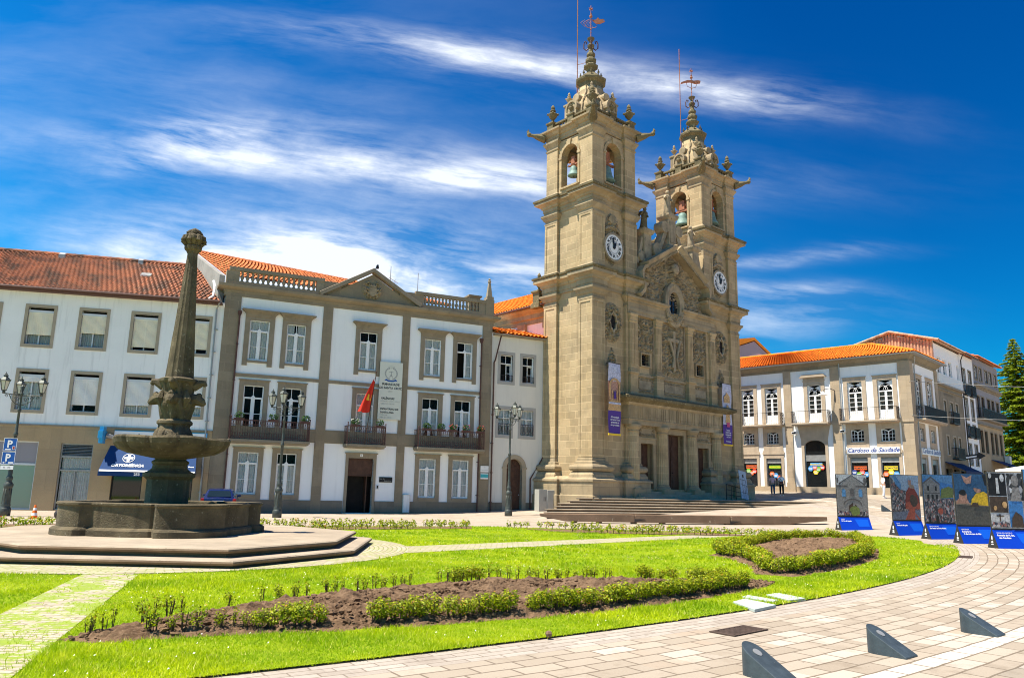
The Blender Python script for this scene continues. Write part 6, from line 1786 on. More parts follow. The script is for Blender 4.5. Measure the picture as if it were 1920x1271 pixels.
promo(-13.45, 3.75, [(-.3, -.2, 'promo_green'), (0, -.36, 'promo_orange'), (.25, -.22, 'promo_red')], 'promo_orange', 'orange PROMOÇÕES poster over three hexagons in the window next to the church')
promo(-11.3, 3.72, [(-.28, -.42, 'promo_orange'), (.06, -.55, 'promo_blue'), (.38, -.75, 'promo_orange')], 'promo_green', 'green PROMOÇÕES poster over three hexagons above the two walking women')
promo(-7.68, 3.92, [(-.5, -.18, 'promo_blue'), (-.15, -.1, 'promo_red'), (.15, -.22, 'promo_green'), (.48, -.08, 'promo_red'), (-.08, -.46, 'promo_yellow')], 'promo_blue', 'blue PROMOÇÕES poster over five hexagons in the arched shop door')
promo(-4.15, 3.62, [(-.48, -.18, 'promo_navy'), (-.12, -.36, 'promo_green'), (.12, -.16, 'promo_red'), (.42, -.34, 'promo_blue')], 'promo_orange', 'orange PROMOÇÕES poster over four hexagons behind the leftmost display panel')
promo(-1.84, 3.62, [(-.38, -.30, 'promo_orange'), (.0, -.16, 'promo_yellow'), (.38, -.30, 'promo_blue'), (.04, -.55, 'promo_blue')], 'promo_yellow', 'yellow PROMOÇÕES poster over four hexagons in the last shop window before the corner')
# wall lamp on an arm
p = (RO[0]-5.75*cos(RA)-.12*sin(RA)*-1, RO[1]-5.75*sin(RA)-.12*cos(RA), 9.2); t = thing('wall_lamp', 'old white enamel wall lamp on a curved bracket of the shop building', 'wall lamp', p, RA)
q = MB(); q.tube([(0, 0, .6), (0, 0, .9), (-.25, -.35, 1.05), (-.55, -.75, .95), (-.62, -.85, .7)], .03, 6); q.tube([(0, 0, 0), (0, 0, .6)], .04, 6); q.build('bracket', 'iron', t)
q = MB(); q.lathe([(.40, .48), (.36, .55), (.14, .62), (.12, .74), (.05, .78)], 14, -.62, -.85); q.build('lamp_shade', 'white_paint', t)
for x, lb in ((-9.25, 'white security camera box left of the arched shop door'), (-5.2, 'white security camera box right of the arched shop door')):
    p = (RO[0]+x*cos(RA)+.2*sin(RA), RO[1]+x*sin(RA)-.2*cos(RA), 6.6); t = thing('security_camera', lb, 'camera', p, RA); q = MB(); q.box(-.2, .2, -.25, .1, 0, .22); q.box(-.05, .05, .1, .25, .05, .15); q.build('case', 'white_paint', t, bevel=.02)
    MB().box(-.16, .16, -.27, -.25, .04, .18).build('lens', 'black', t)

# ------------------------------------------------------------------ houses along the side street, local x runs up the street
XO = (RO[0], RO[1]); XA = R(90-44.3)


def street_house(name, label, u0, u1, ztop, m, roofm, depth=7.):
    t = thing(name, label, 'house', (XO[0]+u0*cos(XA), XO[1]+u0*sin(XA), 0), XA); return t, u1-u0


def plain_win(par, bkm, x, w, z0, z1, fm='white_paint', sur='granite_plain', ft=.045, cross=True, pane='pane_dark'):
    f = MB(); bars(f, x-w, x+w, z0, z1, ft, .12, .17)
    if cross: f.box(x-.03, x+.03, .115, .17, z0, z1); f.box(x-w, x+w, .125, .165, z0+(z1-z0)*.66-.02, z0+(z1-z0)*.66+.02); f.box(x-w, x+w, .13, .16, z0+(z1-z0)*.33-.012, z0+(z1-z0)*.33+.012)
    wn = f.build('window', fm, par); g = MB(); g.quad((x-w, .15, z0), (x+w, .15, z0), (x+w, .15, z1), (x-w, .15, z1)); g.build('pane', pane, wn)
    if sur:
        s = MB(); s.box(x-w-.14, x-w, -.03, .12, z0-.12, z1+.14); s.box(x+w, x+w+.14, -.03, .12, z0-.12, z1+.14); s.box(x-w, x+w, -.032, .12, z1, z1+.14); s.box(x-w, x+w, -.05, .12, z0-.12, z0); s.build('window_surround', sur, wn)
    return wn


def guard(par, a, b, z0, z1, m='iron', d=.35):
    r = MB(); r.box(a, b, -d-.02, -d+.02, z1-.04, z1); r.box(a, b, -d-.4+.4, .05, z0-.1, z0)
    n = int((b-a)/.10)
    for k in range(n+1): x = a+(b-a)*k/n; r.box(x-.018, x+.018, -d-.018, -d+.018, z0, z1)
    for x in (a, b): r.box(x-.02, x+.02, -d, 0, z1-.04, z1); r.box(x-.02, x+.02, -d*.5-.02, -d*.5+.02, z0, z1)
    return r.build('balcony_guard', m, par)


# house 1: white glazed gallery over a granite front, hung tiles on its gable
h1, L1 = street_house('gallery_house', 'stone house with a white glazed top gallery and hung clay tiles on its gable', 7.02, 14.8, 14.7, 'granite', 'tile_orange')
wt = [(1.2, .55), (2.82, .5), (4.55, .5)]; wm = [(1.9, .4), (3.9, .45), (5.5, .4)]
wl, bk = MB(), MB(); wall(wl, 0, L1, 11.15, 14.55, [(x-w, x+w, 12.0, 13.45) for x, w in wt]+[(6.6, 7.3, 12.0, 13.45)], 0, .2, bk); wl.build('gallery', 'plaster', h1)
wl = MB(); wall(wl, 0, L1, 1.4, 11.15, [(x-w, x+w, 7.95, 9.75) for x, w in wm]+[(x-w, x+w, 5.2, 6.75) for x, w in wm]+[(.7, 2.3, 1.5, 4.0), (3, 4.6, 1.5, 4.0), (5.2, 7, 1.5, 4.)], 0, .25, bk); wl.build('wall', 'granite', h1); bk.build_each('room', 'interior', h1)
for x, w in wt+[(6.95, .35)]: plain_win(h1, bk, x, w, 12.0, 13.45, sur=None, pane='pane_dark')
for x, w in wm:
    plain_win(h1, bk, x, w, 7.95, 9.75, sur='surround'); plain_win(h1, bk, x, w, 5.2, 6.75, sur='surround')
guard(h1, 3.0, 4.8, 7.95, 8.9, 'iron'); guard(h1, 2.9, 4.9, 4.9, 5.8, 'iron', .5)
q = MB(); q.box(0, L1, -.22, .1, 10.98, 11.15); q.box(0, L1, -.10, .1, 10.6, 10.7); q.build('cornice', 'granite_plain', h1); guard(h1, .1, L1-.1, 11.15, 12.0, 'white_paint', .16)
MB().box(.02, L1-.02, .72, 6.6, 1.4, 14.5).build('body', 'plaster', h1)
q = MB(); text(q, 'EDIFÍCIO SANTA RITA', .32, 3.2, 10.25, -.012); q.build('lettering', 'granite_dark', h1)
q = MB(); q.prism([(0, 12.3), (6.7, 12.3), (6.7, 14.75), (3.35, 15.65), (0, 14.7)], -.02, .02, 'x')
hg = q.build('gable', 'plaster_warm', h1)
q = MB(Matrix.Rotation(-pi/2, 4, 'Z')); P = []
for k in range(26):
    for j in range(8):
        x = -6.6+k*.254; z = 12.45+j*.40; zt = 14.7+.92*(1-abs(-x-.12-3.35)/3.35)
        if z+.2 > zt: continue
        q.tube([(x+.12, -.05, z), (x+.12, -.09, z+.44)], [.125, .10], 7)
q.build('hung_tiles', 'tile_hung', hg)
rf = tile_roof((-.35, -.55, 14.62), (L1+.1, -.55, 14.62), (-.35, 3.35, 15.75), (L1+.1, 3.35, 15.75), .25, .4); r2 = tile_roof((L1+.1, 7.1, 14.72), (-.35, 7.1, 14.72), (L1+.1, 3.35, 15.75), (-.35, 3.35, 15.75), .25, .4); rf.add(r2.v, r2.f)
ridge_caps(rf, (-.35, -.55, 14.68), (-.35, 3.35, 15.82), .12); ridge_caps(rf, (-.35, 7.1, 14.75), (-.35, 3.35, 15.82), .12); ridge_caps(rf, (-.3, 3.35, 15.82), (L1, 3.35, 15.82)); rf.build('roof', 'tile_hung', h1)
q = MB(); q.tube([(L1-.15, -.15, 2), (L1-.15, -.15, 14.0), (L1-.5, -.45, 14.5)], .05, 6); q.build('downpipe', 'iron', h1)
# house 2: slim white
h2, L2 = street_house('slim_house', 'slim white house with dark balcony guards between the stone house and the grey house', 14.82, 19.2, 14.9, 'plaster', 'tile_orange')
rows = [(11.0, 13.35), (8.75, 10.6), (5.9+1.2, 8.2), (4.6, 6.4)]; cx2 = [1.05, 3.05]
wl, bk = MB(), MB(); wall(wl, 0, L2, 1.4, 14.7, [(x-.45, x+.45, a, b) for x in cx2 for a, b in rows]+[(.5, 1.8, 1.5, 3.9), (2.4, 3.8, 1.5, 3.9)], 0, .25, bk); wl.build('wall', 'plaster', h2); bk.build_each('room', 'interior', h2)
for i, (a, b) in enumerate(rows):
    for x in cx2: plain_win(h2, bk, x, .45, a, b, sur='granite_plain')
    if i != 1 and i != 3:
        for x in cx2: guard(h2, x-.62, x+.62, a, a+.95, 'iron', .3)
MB().box(.02, L2-.02, .74, 6.6, 1.4, 14.6).build('body', 'plaster', h2); rf = tile_roof((0, -.5, 14.72), (L2, -.5, 14.72), (0, 3.4, 15.9), (L2, 3.4, 15.9)); rf.build('roof', 'tile_orange', h2)
q = MB(); q.tube([(0, -.55, 14.66), (L2, -.55, 14.66)], .08, 6); q.build('gutter', 'iron', h2)
# house 3: grey
h3, L3 = street_house('grey_house', 'long grey house with rows of dark windows at the end of the street', 19.22, 29.0, 15.1, 'plaster_grey', 'tile_orange')
cx3 = [1.05, 2.75, 4.95, 6.6, 8.55]
rows = [(12.95, 14.2), (9.2, 11.3), (5.9, 8.0), (1.6, 4.2)]
wl, bk = MB(), MB(); wall(wl, 0, L3, 8.55, 15.0, [(x-.52, x+.52, a, b) for x in cx3 for a, b in rows[:2]], 0, .25, bk); wl.build('wall', 'plaster_grey', h3)
wl = MB(); wall(wl, 0, L3, 1.4, 8.55, [(x-.52, x+.52, a, b) for x in cx3 for a, b in rows[2:]], -.02, .25, bk); wl.build('stone_front', 'clad_stone', h3); bk.build_each('room', 'interior', h3)
for a, b in rows[:3]:
    for x in cx3: plain_win(h3, bk, x, .52, a, b, fm='wood_dark' if a < 12 else 'white_paint', sur='granite_plain', ft=.06, cross=a > 12)
guard(h3, .3, 9.5, 9.15, 10.1, 'iron', .5)
q = MB(); q.box(0, L3, -.3, .1, 12.2, 12.45); q.box(0, L3, -.14, .1, 12.05, 12.2); q.box(0, L3, -.55, .1, 9.0, 9.15); q.box(0, L3, -.2, .1, 8.5, 8.62); q.build('cornice', 'granite_plain', h3); MB().box(.02, L3-.02, .74, 8, 1.4, 14.9).build('body', 'plaster_grey', h3)
rf = tile_roof((0, -.5, 15.02), (L3, -.5, 15.02), (0, 3.4, 16.2), (L3, 3.4, 16.2)); rf.build('roof', 'tile_orange', h3)
q = MB(); q.box(L3-.9, L3-.1, -.55, -.1, 4.9, 5.9); q.build('air_conditioner', 'plaster_warm', h3)


def awning(u, w, z, d, drop, label, m='awning_navy'):
    t = thing('awning', label, 'awning', (XO[0]+u*cos(XA), XO[1]+u*sin(XA), z), XA); q = MB()
    q.rings([[(0, 0, 0), (w, 0, 0), (w, -d, -drop), (0, -d, -drop)], [(0, 0, -.03), (w, 0, -.03), (w, -d, -drop-.03), (0, -d, -drop-.03)]]); q.box(0, w, -d-.02, -d, -drop-.25, -drop); q.build('canvas', m, t)
    q = MB(); q.tube([(.1, 0, -1), (.1, -d+.05, -drop)], .02, 5); q.tube([(w-.1, 0, -1), (w-.1, -d+.05, -drop)], .02, 5); q.build('arm', 'zinc', t)


awning(7.6, 5.2, 4.55, 1.5, .75, 'navy awning below the stone house with the gallery'); awning(23.0, 5.6, 5.35, 1.9, .85, 'navy awning at the far end of the street under the grey house'); awning(15.0, 3.6, 3.9, 1.3, .5, 'pale awning below the slim white house', 'canvas_white')
t = thing('arrow_sign', 'dark arrow-shaped shop sign sticking out between the stone house and the slim house', 'sign', (XO[0]+14.3*cos(XA)+.5*sin(XA), XO[1]+14.3*sin(XA)-.5*cos(XA), 4.9), XA-.9); q = MB(); q.prism([(-.9, 0), (.5, .25), (.5, .1), (1.1, .45), (.5, .75), (.5, .62), (-.9, .4)], -.04, .04); q.build('board', 'black', t); q = MB(); q.prism([(-.7, .15), (.3, .33), (.3, .45), (-.7, .28)], -.046, -.041); q.build('print', 'lettering_white', t)
# pink gable house behind
pk = thing('pink_house', 'pink gable wall with an orange roof rising between the church and the corner shop', 'house', (25.9, 80, 0), R(8))
q = MB(); q.prism([(-9, 2), (4.6, 2), (4.6, 13.4), (.0, 17.55), (-3.5, 16.3), (-9, 14.6)], 0, 9); q.build('wall', 'plaster_pink', pk)
q = MB(); q.prism([(-9, 14.7), (-3.5, 16.4), (0, 17.65), (4.7, 13.4), (4.8, 13.6), (0, 17.95), (-3.5, 17.5), (-9, 16.2)], -.12, 9); q.build('roof', 'tile_bright', pk)
# parasol
t = thing('market_umbrella', 'large white canvas parasol at the right edge behind the display panels', 'parasol', (30.9, 45.5, gz(30.9, 45.5)), .3)
q = MB(); q.lathe([(.05, 2.62), (1.0, 2.45), (1.9, 2.30), (1.92, 2.18), (1.9, 2.24), (.05, 2.52)], 8); q.build('canopy', 'canvas_white', t); q = MB(); q.tube([(0, 0, 0), (0, 0, 2.6)], .04, 8); q.lathe([(.4, 0), (.4, .1), (.06, .14)], 12); q.build('pole', 'zinc', t)


# fir tree
def fir(x, y, z, h, r, seed, label, n=54):
    t = thing('fir_tree', label, 'tree', (x, y, z), 0, 'firs at the end of the street'); g = np.random.default_rng(seed)
    MB().tube([(0, 0, 0), (.05, 0, h*.5), (0, 0, h*.985)], [.32, .2, .03], 8).build('trunk', 'trunk', t)
    Vs, Fs, b = [], [], MB(); k = 0
    for i in range(n):
        f = i/n; zz = h*(.07+.92*f); rad = r*(1-f)**.85*(.8+.35*g.random())+.12
        nb = 9 if f < .85 else 5
        for j in range(nb):
            a = 6.283*(j/nb+g.random()*.18+i*.37); L = rad*(.75+.4*g.random()); m_ = max(4, int(L*9))
            P = [(L*s*cos(a), L*s*sin(a), zz+L*(.10*s-.30*s*s+.10*s**4)) for s in np.linspace(0, 1, 5)]
            if i % 2 == 0 and L > .8: b.tube(P, [.05, .035, .025, .015, .008], 4)
            s = np.sort(g.random(m_*7))*.92+.08; wv_ = (.10+.30*(1-s)*s*3)*L*.8
            off = (g.random(m_*7)-.5)*2*wv_*.55
            cx = L*s*cos(a)-off*sin(a); cy = L*s*sin(a)+off*cos(a); cz = zz+L*(.10*s-.30*s*s+.10*s**4)-.12*abs(off)+g.normal(size=m_*7)*.05
            C_ = np.stack([cx, cy, cz], 1); d = np.stack([cos(a)+g.normal(size=m_*7)*.5, sin(a)+g.normal(size=m_*7)*.5, -.25+g.normal(size=m_*7)*.25], 1); d /= np.linalg.norm(d, axis=1)[:, None]
            sd_ = np.cross(d, np.array([0, 0, 1.])+g.normal(size=(m_*7, 3))*.5); sd_ /= np.linalg.norm(sd_, axis=1)[:, None]
            ln = (.22+.18*g.random(m_*7))[:, None]; wd = ln*.22
            Vs.append(np.stack([C_-d*ln*.5, C_+sd_*wd, C_+d*ln*.7, C_-sd_*wd], 1).reshape(-1, 3)); Fs.append(np.arange(4*len(s)).reshape(-1, 4)+k); k += 4*len(s)
    raw_mesh('crown', np.concatenate(Vs), np.concatenate(Fs), 'fir_leaf', t); b.build('branch', 'trunk', t)


fir(64.0, 95.5, 1.5, 20.6, 6.2, 2, 'tall layered fir tree with a pale tip at the right edge'); fir(71, 99, 1.5, 17, 6.5, 5, 'lower dark fir tree partly cut by the right edge behind the tall one', 44)
for z, y2, lb in ((10.4, 9.9, 'upper thin cable crossing the side street'), (7.75, 7.6, 'lower thin cable crossing the side street')):
    P = [Vector((30.9, 58.6, z)).lerp(Vector((52, 54, y2)), s)-Vector((0, 0, .35*sin(pi*s))) for s in np.linspace(0, 1, 10)]; tag(MB().tube(P, .018, 4).build('cable', 'zinc'), lb, 'cable')
# ------------------------------------------------------------------ fountain with obelisk
FT = thing('fountain', 'dark weathered stone fountain with a lobed basin, bowl and tall fluted obelisk', 'fountain', (FC[0], FC[1], 0), 0)
OCT = [(-9.45, 14.62), (-5.05, 14.62), (-3.42, 17.75), (-3.75, 21.8), (-6.6, 24.2), (-10.9, 24.2), (-13.4, 21.0), (-12.75, 17.0)]
OCT = [(x-FC[0], y-FC[1]) for x, y in OCT]
q = MB(); q.cur = 1; q.mould(OCT, [(-.17, 0), (-.17, .07), (-.04, .08), (0, .12), (-.012, .152)], True, False); q.cur = 0; q.mould(OCT, [(-.012, .152), (-.05, .175), (-.6, .18)], False)  # step fronts use the darkened stone, shade painted into the colour
O2 = off_poly(OCT, -.42); q.cur = 1; q.mould(O2, [(-.17, .176), (-.17, .25), (-.04, .26), (0, .30), (-.012, .332)], False, False); q.cur = 0; q.mould(O2, [(-.012, .332), (-.05, .355), (-.5, .36)], False); pl = q.build('platform', ['platform_stone', 'riser_shaded'], FT)


def lobes(a):
    b = ((a-.30) % (pi/4))/(pi/4); k = int((a-.30)//(pi/4)) % 2
    return (1.0+.11*sin(pi*b)**.55 if k == 0 else .94-.02*sin(pi*b)) if .03 < b < .97 else (.99 if k == 0 else .925)


q = MB(); n = 192
q.rings([[(r*lobes(2*pi*i/n)*cos(2*pi*i/n), r*lobes(2*pi*i/n)*sin(2*pi*i/n), z) for i in range(n)] for r, z in ((2.20, .355), (2.20, .49), (2.15, .53), (2.09, .55), (2.09, 1.0), (2.13, 1.04), (2.13, 1.075), (2.10, 1.09), (1.80, 1.09), (1.78, 1.06), (1.78, .7), (.3, .69))], True, False, True)
ba = q.build('basin', 'fountain_stone', FT)
q = MB()
for i in range(8):
    a = .30+pi/4*i+pi/8
    for da in (-.13, .13): r = 2.29*lobes(a+da)
q.lathe([(1.80, .80), (.3, .801)], 40); q.build('water', 'car_glass', FT)
sq4 = lambda a: 1/max(abs(cos(((a+pi/4) % (pi/2))-pi/4)), .5)
oc = lambda a: 1/max(abs(cos(((a+pi/8) % (pi/4))-pi/8)), .5)
q = MB(); q.lathe([(.46, .5), (.46, 1.62), (.50, 1.66), (.56, 1.70), (.56, 1.78), (.44, 1.84), (.38, 1.90), (.37, 1.98)], 16, 0, 0, pi/8, oc); q.lathe([(.37, 1.97), (.42, 2.0), (.44, 2.06), (.36, 2.12), (.40, 2.2)], 24); q.build('pedestal', 'fountain_stone', FT)
nn = 96; lob = lambda a: 1+.075*abs(sin(6*a))**.5
q = MB(); q.rings([[(r*(lob(2*pi*i/nn) if r > .7 else 1)*cos(2*pi*i/nn), r*(lob(2*pi*i/nn) if r > .7 else 1)*sin(2*pi*i/nn), z+.015*sin(2*pi*i/nn*5)*(r > 1)) for i in range(nn)] for r, z in ((.38, 2.14), (.60, 2.18), (.95, 2.26), (1.15, 2.36), (1.25, 2.48), (1.28, 2.60), (1.25, 2.65), (1.1, 2.66), (.9, 2.58), (.4, 2.55))]); q.build('bowl', 'fountain_stone', FT)


def rough(prof, n, amp, f, seed):
    """turned stone carved with leaves and worn by weather"""
    rs = []
    for r, z in prof:
        ring = []
        for i in range(n):
            a = 2*pi*i/n; k = 1+amp*(abs(sin(f*a+z*3))-.5)+amp*.8*mnoise.noise(Vector((cos(a)*3, sin(a)*3, z*5+seed)))
            ring.append((r*k*cos(a), r*k*sin(a), z))
        rs.append(ring)
    return rs


def fine(prof, step=.045):
    out = []
    for (r0, z0), (r1, z1) in zip(prof, prof[1:]):
        m_ = max(1, int(abs(z1-z0)/step))
        out += [(r0+(r1-r0)*k/m_, z0+(z1-z0)*k/m_) for k in range(m_)]
    return out+[prof[-1]]


q = MB(); q.rings(rough(fine([(.44, 2.58), (.46, 2.66), (.42, 2.80), (.36, 2.92), (.36, 2.98)]), 64, .16, 5, 1.)); q.rings(rough(fine([(.38, 2.97), (.42, 3.0), (.42, 3.06), (.37, 3.10), (.33, 3.12)]), 48, .02, 3, 2.))
q.rings(rough(fine([(.33, 3.1), (.36, 3.2), (.40, 3.38), (.42, 3.50), (.40, 3.62), (.36, 3.70), (.35, 3.80), (.38, 3.95), (.40, 4.02)]), 72, .13, 6, 5.)); q.lathe([(.40, 4.0), (.47, 4.06), (.48, 4.12), (.40, 4.16), (.33, 4.17)], 8, 0, 0, pi/8)
for k in range(4):
    a = k*pi/2+.12; d = Vector((cos(a), sin(a), 0))
    q.tube([d*.36+Vector((0, 0, 3.95)), d*.52+Vector((0, 0, 4.04)), d*.62+Vector((0, 0, 4.05)), d*.66+Vector((0, 0, 3.98))], [.12, .10, .08, .05], 7)
    q.tube([d*.34+Vector((0, 0, 3.60)), d*.50+Vector((0, 0, 3.63)), d*.62+Vector((0, 0, 3.55)), d*.68+Vector((0, 0, 3.50))], [.17, .15, .10, .05], 8); q.sphere(d*.52+Vector((0, 0, 3.72)), .085, 8, 6)
    b = a+pi/4; d = Vector((cos(b), sin(b), 0)); q.tube([d*.38+Vector((0, 0, 3.4)), d*.46+Vector((0, 0, 3.62)), d*.40+Vector((0, 0, 3.8))], [.05, .10, .05], 6)
q.build('baluster', 'fountain_stone', FT)
fl = lambda a: oc(a)*(1-.05*max(0, cos(8*(a+pi/8)-pi))**3)
q = MB(); n = 64; rs = []
for k in range(29):
    t_ = k/28; z = 4.16+(7.50-4.16)*t_; r = .335-.215*t_
    rs.append([(r*oc(2*pi*i/n+pi/8)*(1-.13*max(0, cos(8*2*pi*i/n))**1.5)*(1+.03*mnoise.noise(Vector((i*.3, z*3, 2))))*cos(2*pi*i/n), r*oc(2*pi*i/n+pi/8)*(1-.13*max(0, cos(8*2*pi*i/n))**1.5)*sin(2*pi*i/n), z) for i in range(n)])
q.rings(rs); q.build('obelisk', 'fountain_stone', FT)
q = MB(); q.rings(rough(fine([(.12, 7.46), (.15, 7.52), (.20, 7.56), (.21, 7.64), (.17, 7.68), (.22, 7.74), (.27, 7.82), (.26, 7.92), (.18, 7.98)], .03), 48, .20, 5, 8.)); q.rings(rough(fine([(.17, 7.96), (.19, 8.0), (.15, 8.08), (.06, 8.14), (.01, 8.17)], .03), 32, .35, 3, 9.))
for k in range(8): a = k*pi/4; q.tube([(.20*cos(a), .20*sin(a), 7.70), (.28*cos(a), .28*sin(a), 7.80), (.25*cos(a), .25*sin(a), 7.92)], [.04, .065, .03], 6)
q.build('flame_finial', 'fountain_stone', FT)

# ------------------------------------------------------------------ long stone bench
BN = thing('stone_bench', 'very long brown stone bench with tapering ends before the church steps', 'bench', (1.55, 38.3, .0), 0)
q = MB(); P = [(0, .30), (1.25, .08), (12.0, .14), (13.2, .30), (14.0, .36), (14.0, .56), (0, .42)]
for a, b in ((0, 4.62), (4.65, 9.26), (9.29, 14.0)):
    zb = lambda x: np.interp(x, [0, 1.25, 12.0, 13.2, 14.0], [.30, .08, .14, .30, .36]); zt = lambda x: .42+.14*x/14
    X = sorted({a, b, *[x for x in (1.25, 12.0, 13.2) if a < x < b]}); q.prism([(x, zb(x)) for x in X]+[(x, zt(x)) for x in X[::-1]], -.22, .34)
q.build('seat', 'bench_stone', BN, bevel=.02)
for x in (1.7, 4.6, 9.2, 11.9, 6.0, 2.9, 10.6): MB().box(x-.13, x+.13, -.12, .24, -.1, float(np.interp(x, [0, 1.25, 12., 14], [.30, .08, .14, .36]))+.02).build('foot', 'bench_stone', BN)
q = MB()
for x in (4.62, 9.27): q.prism([(x-.02, .10), (x+.5, .26), (x-.02, .26)], -.235, -.221)
q.build('notch', 'iron', BN)

# ------------------------------------------------------------------ street lamps
def lamp_head(parent, p):
    f = MB(Matrix.Translation(p)); 
    f.lathe([(.03, -.10), (.07, -.06), (.05, -.02), (.09, 0), (.10, .02)], 10)
    six = lambda r, z: [(r*cos(2*pi*i/6), r*sin(2*pi*i/6), z) for i in range(6)]
    for i in range(6):
        a, b = six(.10, .02)[i], six(.19, .40)[i]; f.tube([a, b], .011, 4)
    f.rings([six(.205, .40), six(.225, .42), six(.21, .45), six(.15, .53), six(.09, .58), six(.085, .61), six(.11, .63), six(.10, .66), six(.05, .68)])
    f.lathe([(.04, .68), (.06, .71), (.025, .74), (.012, .80)], 8)
    for i in range(6): a = six(.19, .42)[i]; f.sphere((a[0]*1.12, a[1]*1.12, .47), .022, 6, 4)
    h = f.build('lantern', 'lamp_metal', parent)
    g = MB(Matrix.Translation(p)); g.rings([six(.095, .03), six(.18, .40)]); g.build('lamp_glass', 'lamp_glass', h)


def street_lamp(x, y, z, h, rot, label, k=1.):
    t = thing('street_lamp', label, 'street lamp', (x, y, z), rot, 'cast-iron street lamps')
    q = MB(); H = h-1.22
    q.lathe([(.215, -.05), (.22, .30), (.20, .34), (.17, .38), (.185, .44), (.165, .52), (.150, 1.15), (.175, 1.20), (.185, 1.30), (.14, 1.38), (.10, 1.45), (.13, 1.52), (.125, 1.60), (.085, 1.68), (.09, 1.85), (.07, 1.95), (.066, 3.35), (.09, 3.38), (.09, 3.46), (.058, 3.52), (.05, H-.75), (.075, H-.72), (.075, H-.66), (.045, H-.6), (.042, H-.05), (.07, H), (.06, H+.06), (.03, H+.10), (.09, H+.30), (.07, H+.36), (.01, H+.42)], 16)
    for i in range(8): a = 2*pi*i/8; q.tube([(.155*cos(a), .155*sin(a), .5), (.150*cos(a), .150*sin(a), 1.14)], .02, 4)
    q.build('post', 'lamp_metal', t, True)
    for i in range(3):
        a = 2*pi*i/3; M4 = Matrix.Rotation(a, 4, 'Z'); q = MB(M4); zz = H-.05
        q.tube([(.03, 0, zz), (.85, 0, zz+.02)], .022, 6); q.tube([(.03, 0, zz-.42), (.25, 0, zz-.36), (.42, 0, zz-.22), (.55, 0, zz-.02)], .016, 5)
        for (cx, cz, r) in ((.20, zz-.16, .11), (.42, zz-.10, .075), (.66, zz-.08, .07), (.30, zz+.08, .06)): q.tube([(cx+r*(1-.07*j)*cos(j*.75), 0, cz+r*(1-.07*j)*sin(j*.75)) for j in range(11)], .013, 4)
        q.build('arm', 'lamp_metal', t); lamp_head(t, M4 @ Vector((.80, 0, zz+.12)))
    return t


street_lamp(-10.96, 37.13, 0, 6.50, R(-82), 'three-armed iron street lamp in front of the left balcony of the pedimented building')
street_lamp(.01, 44.1, .06, 6.75, R(168), 'three-armed iron street lamp in front of the narrow house and arched door')
lz = street_lamp(-21.2, 33.0, 0, 6.35, R(8), 'three-armed iron street lamp at the left edge carrying parking signs')


def sign_thing(z, label, extra):
    t = thing('parking_sign', label, 'sign', (-21.28, 32.86, z), R(4), 'parking signs on the left lamp post'); q = MB(); q.box(-.27, .27, -.012, .012, 0, .54); q.build('board', 'sign_blue', t)
    q = MB(); bars(q, -.27, .27, 0, .54, .018, -.016, -.0125); text(q, 'P', .42, -.02, .15, -.018, 'CENTER', .014)
    if extra == 1: q.box(.10, .22, -.016, -.0125, .06, .20); q.box(-.18, .05, -.016, -.0125, .04, .09)
    else: q.box(.02, .22, -.016, -.0125, .05, .11); q.prism([(-.22, .08), (-.15, .12), (-.15, .04)], -.016, -.0125); q.box(-.15, -.06, -.016, -.0125, .07, .09)
    q.build('lettering', 'lettering_white', t)
    if extra == 1: q = MB(); q.box(.12, .20, -.021, -.0165, .08, .18); q.build('pictogram', 'red_plastic', t)
    return t


sign_thing(2.70, 'upper blue parking sign with a small red pictogram on the left lamp post', 1); sign_thing(2.13, 'lower blue parking sign with a small arrow on the left lamp post', 2)
t = thing('sign_plate', 'narrow white plate below the two parking signs', 'sign', (-21.29, 32.86, 1.92), R(4)); MB().box(-.26, .26, -.012, .012, 0, .17).build('board', 'white_paint', t); q = MB(); text(q, '9h - 19h', .09, 0, .055, -.016); q.build('lettering', 'lettering_dark', t)


def cone(x, y, label):
    t = thing('traffic_cone', label, 'traffic cone', (x, y, gz(x, y)+.004), .3, 'traffic cones'); q = MB(); q.box(-.17, .17, -.17, .17, 0, .03); q.lathe([(.13, .03), (.115, .12)], 16); q.lathe([(.095, .22), (.072, .33)], 16); q.lathe([(.054, .42), (.032, .53), (.03, .54)], 16); q.build('cone', 'orange', t)
    q = MB(); q.lathe([(.1155, .119), (.0945, .221)], 16); q.lathe([(.0725, .329), (.0535, .421)], 16); q.build('reflective_band', 'white_paint', t)


cone(-18.96, 31.38, 'orange and white traffic cone standing left of the fountain basin'); cone(-20.95, 32.1, 'orange traffic cone half hidden by the left edge of the photo')
t = thing('ball_bollard', 'dark round stone ball low on the paving left of the basin', 'bollard', (-17.72, 31.0, 0)); q = MB(); q.sphere((0, 0, .21), .21, 14, 10); q.build('ball', 'iron', t, True); MB().lathe([(.12, -.02), (.10, .05)], 12).build('base', 'iron', t)

